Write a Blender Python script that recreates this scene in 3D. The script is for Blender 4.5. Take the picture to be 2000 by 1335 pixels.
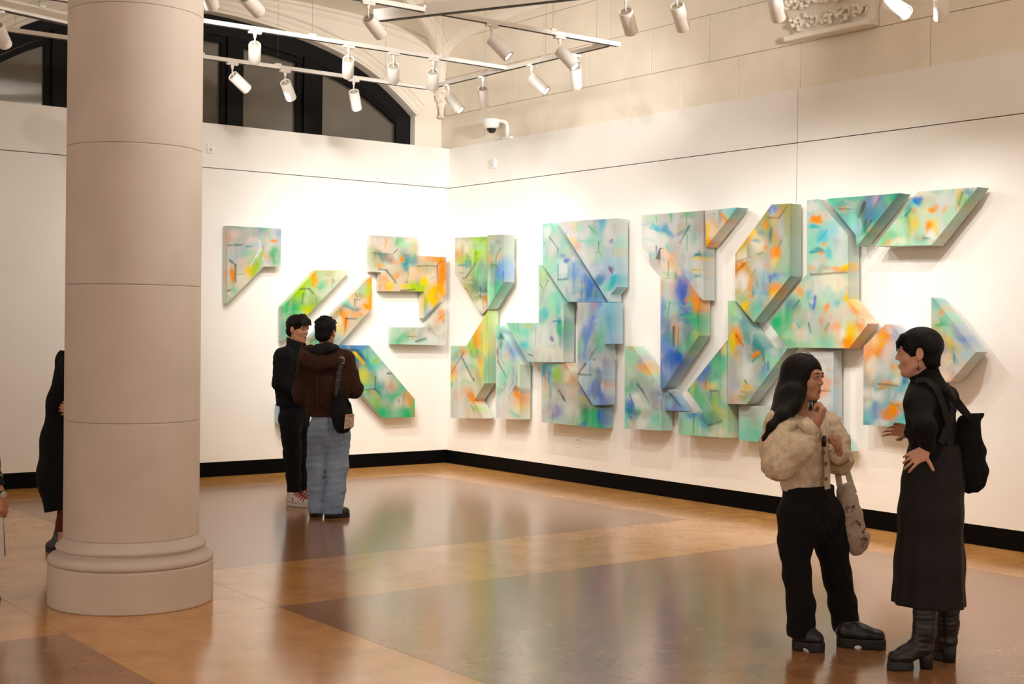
import bpy, bmesh, math, random
import numpy as np
from mathutils import Vector, Matrix

# ---------------------------------------------------------------- clear
for o in list(bpy.data.objects):
    bpy.data.objects.remove(o, do_unlink=True)
scene = bpy.context.scene
C = scene.collection

# ---------------------------------------------------------------- camera
cam_data = bpy.data.cameras.new('camera')
cam_data.sensor_width = 36.0
cam_data.lens = 47.69
cam_data.clip_start = 0.1
cam = bpy.data.objects.new('camera', cam_data)
C.objects.link(cam)
_yaw, _pitch, _roll = 0.923929, -0.0114854, 0.012289
_f = Vector((math.cos(_yaw)*math.cos(_pitch), math.sin(_yaw)*math.cos(_pitch), math.sin(_pitch)))
_r = _f.cross(Vector((0, 0, 1))).normalized()
_u = _r.cross(_f)
_r2 = math.cos(_roll)*_r + math.sin(_roll)*_u
_u2 = -math.sin(_roll)*_r + math.cos(_roll)*_u
cam.matrix_world = Matrix(((_r2.x, _u2.x, -_f.x, -9.3807), (_r2.y, _u2.y, -_f.y, -13.7453), (_r2.z, _u2.z, -_f.z, 1.68), (0, 0, 0, 1)))
scene.camera = cam

# ---------------------------------------------------------------- world: the warm light of the rest of the hall
world = bpy.data.worlds.new('hall_light')
scene.world = world
world.use_nodes = True
_bg = world.node_tree.nodes['Background']
_bg.inputs[0].default_value = (1.0, 0.90, 0.81, 1)
_bg.inputs[1].default_value = 1.0

# ---------------------------------------------------------------- exposure
vs = scene.view_settings
vs.view_transform = 'Standard'
vs.look = 'None'
vs.exposure = 0.0
vs.gamma = 1.0
vs.use_curve_mapping = False
scene.cycles.use_denoising = True
scene.cycles.max_bounces = 5
scene.cycles.diffuse_bounces = 3
scene.cycles.glossy_bounces = 3
scene.cycles.use_adaptive_sampling = True
scene.cycles.adaptive_threshold = 0.1
scene.cycles.caustics_reflective = False
scene.cycles.caustics_refractive = False
scene.cycles.sample_clamp_indirect = 4.0

LAMP_POWER = 120.0
LAMP_COLOR = (1.0, 0.98, 0.95)

# ---------------------------------------------------------------- helpers
def lin(c):
    c = c/255.0
    return c/12.92 if c <= 0.04045 else ((c+0.055)/1.055)**2.4
def rgb(r, g, b):
    return (lin(r), lin(g), lin(b), 1.0)

MATS = {}
def mat(name, col, rough=0.6, var=0.0, vscale=6.0, bump=0.0, bscale=40.0, metal=0.0, spec=0.5, stretch=None, coat=0.0, vcol=None, sheen=0.0, trans=0.0):
    """procedural principled material: colour broken up by noise, optional fine relief"""
    if name in MATS:
        return MATS[name]
    m = bpy.data.materials.new(name)
    m.use_nodes = True
    nt = m.node_tree
    b = nt.nodes['Principled BSDF']
    b.inputs['Base Color'].default_value = col
    b.inputs['Roughness'].default_value = rough
    b.inputs['Metallic'].default_value = metal
    b.inputs['Specular IOR Level'].default_value = spec
    b.inputs['Coat Weight'].default_value = coat
    b.inputs['Sheen Weight'].default_value = sheen
    b.inputs['Transmission Weight'].default_value = trans
    tc = nt.nodes.new('ShaderNodeTexCoord')
    src = tc.outputs['Object']
    if stretch:
        mp = nt.nodes.new('ShaderNodeMapping')
        mp.inputs['Scale'].default_value = stretch
        nt.links.new(src, mp.inputs['Vector'])
        src = mp.outputs['Vector']
    if var > 0:
        n = nt.nodes.new('ShaderNodeTexNoise')
        n.inputs['Scale'].default_value = vscale
        n.inputs['Detail'].default_value = 3
        nt.links.new(src, n.inputs['Vector'])
        mx = nt.nodes.new('ShaderNodeMix')
        mx.data_type = 'RGBA'
        c2 = vcol if vcol else tuple(max(0, x*(1-var)) for x in col[:3]) + (1,)
        mx.inputs[6].default_value = col
        mx.inputs[7].default_value = c2
        rp = nt.nodes.new('ShaderNodeMapRange')
        rp.inputs[1].default_value = 0.35
        rp.inputs[2].default_value = 0.68
        nt.links.new(n.outputs['Fac'], rp.inputs[0])
        nt.links.new(rp.outputs[0], mx.inputs[0])
        nt.links.new(mx.outputs[2], b.inputs['Base Color'])
    if bump > 0:
        n2 = nt.nodes.new('ShaderNodeTexNoise')
        n2.inputs['Scale'].default_value = bscale
        n2.inputs['Detail'].default_value = 2
        nt.links.new(src, n2.inputs['Vector'])
        bp = nt.nodes.new('ShaderNodeBump')
        bp.inputs['Strength'].default_value = bump
        bp.inputs['Distance'].default_value = 0.01
        nt.links.new(n2.outputs['Fac'], bp.inputs['Height'])
        nt.links.new(bp.outputs[0], b.inputs['Normal'])
    MATS[name] = m
    return m

def tag(o, label=None, cat=None, group=None, kind=None):
    if label: o['label'] = label
    if cat: o['category'] = cat
    if group: o['group'] = group
    if kind: o['kind'] = kind
    return o

def link(name, me, m=None, parent=None, smooth=False):
    o = bpy.data.objects.new(name, me)
    C.objects.link(o)
    if m is not None and not me.materials:
        me.materials.append(m)
    if parent is not None:
        o.parent = parent
    if smooth:
        me.polygons.foreach_set('use_smooth', [True]*len(me.polygons))
    return o

def empty(name, loc=(0, 0, 0), rz=0.0):
    o = bpy.data.objects.new(name, None)
    o.empty_display_size = 0.1
    o.location = loc
    o.rotation_euler = (0, 0, rz)
    C.objects.link(o)
    return o

def pydata(name, verts, faces):
    me = bpy.data.meshes.new(name)
    me.from_pydata([tuple(v) for v in verts], [], [tuple(f) for f in faces])
    me.validate()
    me.update()
    return me

def box_mesh(name, x0, x1, y0, y1, z0, z1, bevel=0.0, seg=1):
    bm = bmesh.new()
    bmesh.ops.create_cube(bm, size=1.0)
    for v in bm.verts:
        v.co = Vector((x0 if v.co.x < 0 else x1, y0 if v.co.y < 0 else y1, z0 if v.co.z < 0 else z1))
    if bevel > 0:
        bmesh.ops.bevel(bm, geom=bm.edges[:], offset=bevel, segments=seg, affect='EDGES', profile=0.5)
    me = bpy.data.meshes.new(name)
    bm.to_mesh(me)
    bm.free()
    return me

def box(name, x0, x1, y0, y1, z0, z1, m, parent=None, bevel=0.0, seg=1):
    return link(name, box_mesh(name, x0, x1, y0, y1, z0, z1, bevel, seg), m, parent)

def lathe_mesh(name, prof, seg=64, caps=True):
    """prof: list of (r, z) from bottom to top, around the z axis"""
    vs_, fs = [], []
    n = len(prof)
    for i in range(seg):
        a = 2*math.pi*i/seg
        for r, z in prof:
            vs_.append((r*math.cos(a), r*math.sin(a), z))
    for i in range(seg):
        j = (i+1) % seg
        for k in range(n-1):
            fs.append((i*n+k, j*n+k, j*n+k+1, i*n+k+1))
    b = [i*n for i in range(seg)]
    t = [i*n+n-1 for i in range(seg)]
    if caps and prof[0][0] > 1e-5: fs.append(tuple(reversed(b)))
    if caps and prof[-1][0] > 1e-5: fs.append(tuple(t))
    me = bpy.data.meshes.new(name)
    me.from_pydata(vs_, [], fs)
    bm = bmesh.new(); bm.from_mesh(me)
    bmesh.ops.remove_doubles(bm, verts=bm.verts[:], dist=1e-6)
    bmesh.ops.recalc_face_normals(bm, faces=bm.faces[:])
    bm.to_mesh(me); bm.free()
    return me

def tube_mesh(name, pts, rad, seg=10, closed=False, prof=None, up=None):
    """sweep a round (or given) profile along points; rad is a number or one per point.
    prof: list of (side, up) offsets swept with a fixed up vector"""
    P = [Vector(p) for p in pts]
    n = len(P)
    rr = [rad]*n if not hasattr(rad, '__len__') else list(rad)
    vs_, fs = [], []
    ref = Vector(up) if up else None
    last = None
    for i in range(n):
        a = P[i-1] if (i > 0 or closed) else P[i]
        b = P[(i+1) % n] if (i < n-1 or closed) else P[i]
        t = (b-a).normalized()
        if ref is not None:
            s = t.cross(ref)
            s = s.normalized() if s.length > 1e-6 else Vector((1, 0, 0))
            w = s.cross(t)
        else:
            if last is None:
                q = Vector((0, 0, 1)) if abs(t.z) < 0.9 else Vector((1, 0, 0))
                s = t.cross(q).normalized()
            else:
                s = (last - t*last.dot(t)).normalized()
            w = s.cross(t)
            last = s
        if prof:
            for (pa, pb) in prof:
                vs_.append(P[i] + s*pa*rr[i] + w*pb*rr[i])
        else:
            for k in range(seg):
                an = 2*math.pi*k/seg
                vs_.append(P[i] + s*math.cos(an)*rr[i] + w*math.sin(an)*rr[i])
    m_ = len(prof) if prof else seg
    for i in range(n if closed else n-1):
        j = (i+1) % n
        for k in range(m_):
            l = (k+1) % m_
            fs.append((i*m_+k, i*m_+l, j*m_+l, j*m_+k))
    if not closed:
        fs.append(tuple(range(m_)))
        fs.append(tuple((n-1)*m_+k for k in reversed(range(m_))))
    me = bpy.data.meshes.new(name)
    me.from_pydata([tuple(v) for v in vs_], [], fs)
    bm = bmesh.new(); bm.from_mesh(me)
    bmesh.ops.recalc_face_normals(bm, faces=bm.faces[:])
    bm.to_mesh(me); bm.free()
    return me

def tube(name, pts, rad, m, parent=None, seg=10, closed=False, prof=None, up=None, smooth=True):
    return link(name, tube_mesh(name, pts, rad, seg, closed, prof, up), m, parent, smooth)

def prism_mesh(name, pts2, fn, d0, d1):
    """polygon pts2 extruded between depths d0 and d1; fn(u, v, d) -> 3-D point"""
    n = len(pts2)
    V = [fn(u, v, d0) for u, v in pts2] + [fn(u, v, d1) for u, v in pts2]
    F = [tuple(range(n)), tuple(reversed(range(n, 2*n)))]
    F += [(i, (i+1) % n, n+(i+1) % n, n+i) for i in range(n)]
    me = bpy.data.meshes.new(name)
    me.from_pydata([tuple(v) for v in V], [], F)
    bm = bmesh.new(); bm.from_mesh(me)
    bmesh.ops.recalc_face_normals(bm, faces=bm.faces[:])
    bm.to_mesh(me); bm.free()
    return me

# --- signed distance modelling: smooth unions of rounded shapes turned into one continuous surface
def vnoise(X, Y, Z, s, seed=0):
    r = np.random.RandomState(seed)
    out = 0
    for k in range(5):
        d = r.normal(size=3); d /= np.linalg.norm(d)
        out = out + np.sin((X*d[0]+Y*d[1]+Z*d[2])*s*(0.7+0.35*k) + r.uniform(0, 6.28))
    return out/5

class Field:
    def __init__(self, lo, hi, h):
        self.h = h
        self.lo = np.array(lo, float)
        self.n = np.maximum(4, np.ceil((np.array(hi)-self.lo)/h).astype(int)+1)
        self.D = np.full(tuple(self.n), 1.0, np.float32)
        self.ax = [self.lo[i]+h*np.arange(self.n[i]) for i in range(3)]
    def _sub(self, lo, hi):
        a = np.clip(np.floor((np.array(lo)-self.lo)/self.h).astype(int), 0, self.n)
        b = np.clip(np.ceil((np.array(hi)-self.lo)/self.h).astype(int)+1, 0, self.n)
        if np.any(b <= a): return None
        sl = tuple(slice(a[i], b[i]) for i in range(3))
        X = self.ax[0][sl[0]][:, None, None]; Y = self.ax[1][sl[1]][None, :, None]; Z = self.ax[2][sl[2]][None, None, :]
        return sl, X, Y, Z
    def _merge(self, sl, d, k, sub=False):
        o = self.D[sl]
        if sub:
            d = -d
            if k > 0:
                hh = np.clip(0.5-0.5*(o-d)/k, 0, 1)
                self.D[sl] = o*(1-hh)+d*hh+k*hh*(1-hh)
            else:
                self.D[sl] = np.maximum(o, d)
        else:
            if k > 0:
                hh = np.clip(0.5+0.5*(o-d)/k, 0, 1)
                self.D[sl] = o*(1-hh)+d*hh-k*hh*(1-hh)
            else:
                self.D[sl] = np.minimum(o, d)
    def cap(self, a, b, ra, rb=None, k=0.02, sq=None, sub=False):
        """tapered capsule; sq=(axis vector, factor) flattens it along that axis"""
        rb = ra if rb is None else rb
        a = np.array(a, float); b = np.array(b, float)
        m = max(ra, rb)*(max(1, sq[1]) if sq else 1)+k+3*self.h
        g = self._sub(np.minimum(a, b)-m, np.maximum(a, b)+m)
        if g is None: return self
        sl, X, Y, Z = g
        ab = b-a; L2 = max(1e-9, ab@ab)
        t = np.clip(((X-a[0])*ab[0]+(Y-a[1])*ab[1]+(Z-a[2])*ab[2])/L2, 0, 1)
        dx = X-a[0]-t*ab[0]; dy = Y-a[1]-t*ab[1]; dz = Z-a[2]-t*ab[2]
        if sq:
            ax = np.array(sq[0], float); ax /= np.linalg.norm(ax)
            q = (dx*ax[0]+dy*ax[1]+dz*ax[2])
            e = q*(1/sq[1]-1)
            dx = dx+e*ax[0]; dy = dy+e*ax[1]; dz = dz+e*ax[2]
            d = np.sqrt(dx*dx+dy*dy+dz*dz)-(ra+(rb-ra)*t)
            d = d*min(1, sq[1])
        else:
            d = np.sqrt(dx*dx+dy*dy+dz*dz)-(ra+(rb-ra)*t)
        self._merge(sl, d, k, sub)
        return self
    def chain(self, pts, rads, k=0.02, sq=None):
        for i in range(len(pts)-1):
            self.cap(pts[i], pts[i+1], rads[i], rads[i+1], k, sq)
        return self
    def ell(self, c, r, R=None, k=0.02, sub=False):
        """ellipsoid with radii r; R = 3x3 rotation (columns are its axes)"""
        c = np.array(c, float); r = np.array(r, float)
        m = max(r)+k+3*self.h
        g = self._sub(c-m, c+m)
        if g is None: return self
        sl, X, Y, Z = g
        x, y, z = X-c[0], Y-c[1], Z-c[2]
        if R is not None:
            R = np.array(R, float)
            x, y, z = (x*R[0, 0]+y*R[1, 0]+z*R[2, 0], x*R[0, 1]+y*R[1, 1]+z*R[2, 1], x*R[0, 2]+y*R[1, 2]+z*R[2, 2])
        k0 = np.sqrt((x/r[0])**2+(y/r[1])**2+(z/r[2])**2)
        k1 = np.sqrt((x/r[0]**2)**2+(y/r[1]**2)**2+(z/r[2]**2)**2)+1e-9
        self._merge(sl, k0*(k0-1)/k1, k, sub)
        return self
    def cut(self, p, n, k=0.0):
        """remove the side of the plane that n points to"""
        n = np.array(n, float); n /= np.linalg.norm(n)
        X = self.ax[0][:, None, None]; Y = self.ax[1][None, :, None]; Z = self.ax[2][None, None, :]
        d = (X-p[0])*n[0]+(Y-p[1])*n[1]+(Z-p[2])*n[2]
        if k > 0:
            o = self.D
            hh = np.clip(0.5-0.5*(o-d)/k, 0, 1)
            self.D = (o*(1-hh)+d*hh+k*hh*(1-hh)).astype(np.float32)
        else:
            self.D = np.maximum(self.D, d).astype(np.float32)
        return self
    def bump(self, fn):
        X = self.ax[0][:, None, None]; Y = self.ax[1][None, :, None]; Z = self.ax[2][None, None, :]
        self.D = (self.D+fn(X, Y, Z)).astype(np.float32)
        return self
    def wrinkle(self, amp, s, seed=0, sq=(1, 1, 1)):
        return self.bump(lambda X, Y, Z: amp*vnoise(X*sq[0], Y*sq[1], Z*sq[2], s, seed))
    def mesh(self, name, relax=2):
        """naive surface nets"""
        D = np.pad(self.D, 1, constant_values=1.0)
        lo = self.lo-self.h
        S = D < 0
        n = D.shape
        cs = [(0, 0, 0), (1, 0, 0), (0, 1, 0), (1, 1, 0), (0, 0, 1), (1, 0, 1), (0, 1, 1), (1, 1, 1)]
        cnt = np.zeros((n[0]-1, n[1]-1, n[2]-1), np.int8)
        for c in cs:
            cnt += S[c[0]:n[0]-1+c[0], c[1]:n[1]-1+c[1], c[2]:n[2]-1+c[2]]
        act = (cnt > 0) & (cnt < 8)
        I = np.argwhere(act)
        idx = np.full(act.shape, -1, np.int64)
        idx[act] = np.arange(len(I))
        acc = np.zeros((len(I), 3)); w = np.zeros(len(I))
        val = [D[I[:, 0]+c[0], I[:, 1]+c[1], I[:, 2]+c[2]].astype(float) for c in cs]
        for a in range(8):
            for b in range(a+1, 8):
                df = [cs[b][i]-cs[a][i] for i in range(3)]
                if sum(abs(x) for x in df) != 1: continue
                x = (val[a] < 0) != (val[b] < 0)
                t = val[a]/(val[a]-val[b]+1e-12)
                for i in range(3):
                    acc[:, i] += np.where(x, cs[a][i]+np.clip(t, 0, 1)*df[i], 0)
                w += x
        V = (I+acc/np.maximum(w, 1)[:, None])*self.h+lo
        F = []
        for ax in range(3):
            b, c = (ax+1) % 3, (ax+2) % 3
            sa = [slice(None)]*3; sb = [slice(None)]*3
            sa[ax] = slice(0, n[ax]-1); sb[ax] = slice(1, n[ax])
            s0 = S[tuple(sa)]; s1 = S[tuple(sb)]
            E = np.argwhere(s0 != s1)
            E = E[(E[:, b] > 0) & (E[:, c] > 0) & (E[:, b] < n[b]-1) & (E[:, c] < n[c]-1)]
            if len(E) == 0: continue
            fl = s0[tuple(E.T)]
            q = []
            for (ob, oc) in ((-1, -1), (0, -1), (0, 0), (-1, 0)):
                e = E.copy(); e[:, b] += ob; e[:, c] += oc
                q.append(idx[tuple(e.T)])
            q = np.stack(q, 1)
            q = np.where(fl[:, None], q, q[:, ::-1])
            F.append(q)
        F = np.concatenate(F)
        F = F[(F >= 0).all(1)]
        for _ in range(relax):
            aa = np.concatenate([F[:, i] for i in range(4)]+[F[:, (i+1) % 4] for i in range(4)])
            bb = np.concatenate([F[:, (i+1) % 4] for i in range(4)]+[F[:, i] for i in range(4)])
            k = np.bincount(aa, minlength=len(V))
            s = np.stack([np.bincount(aa, weights=V[bb, i], minlength=len(V)) for i in range(3)], 1)
            V = 0.5*V+0.5*s/np.maximum(k, 1)[:, None]
        me = bpy.data.meshes.new(name)
        me.vertices.add(len(V)); me.vertices.foreach_set('co', V.astype(np.float32).ravel())
        me.loops.add(F.size); me.loops.foreach_set('vertex_index', F.astype(np.int32).ravel())
        me.polygons.add(len(F))
        me.polygons.foreach_set('loop_start', np.arange(0, F.size, 4, dtype=np.int32))
        me.polygons.foreach_set('loop_total', np.full(len(F), 4, np.int32))
        me.polygons.foreach_set('use_smooth', np.ones(len(F), bool))
        me.update(calc_edges=True)
        return me

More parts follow.
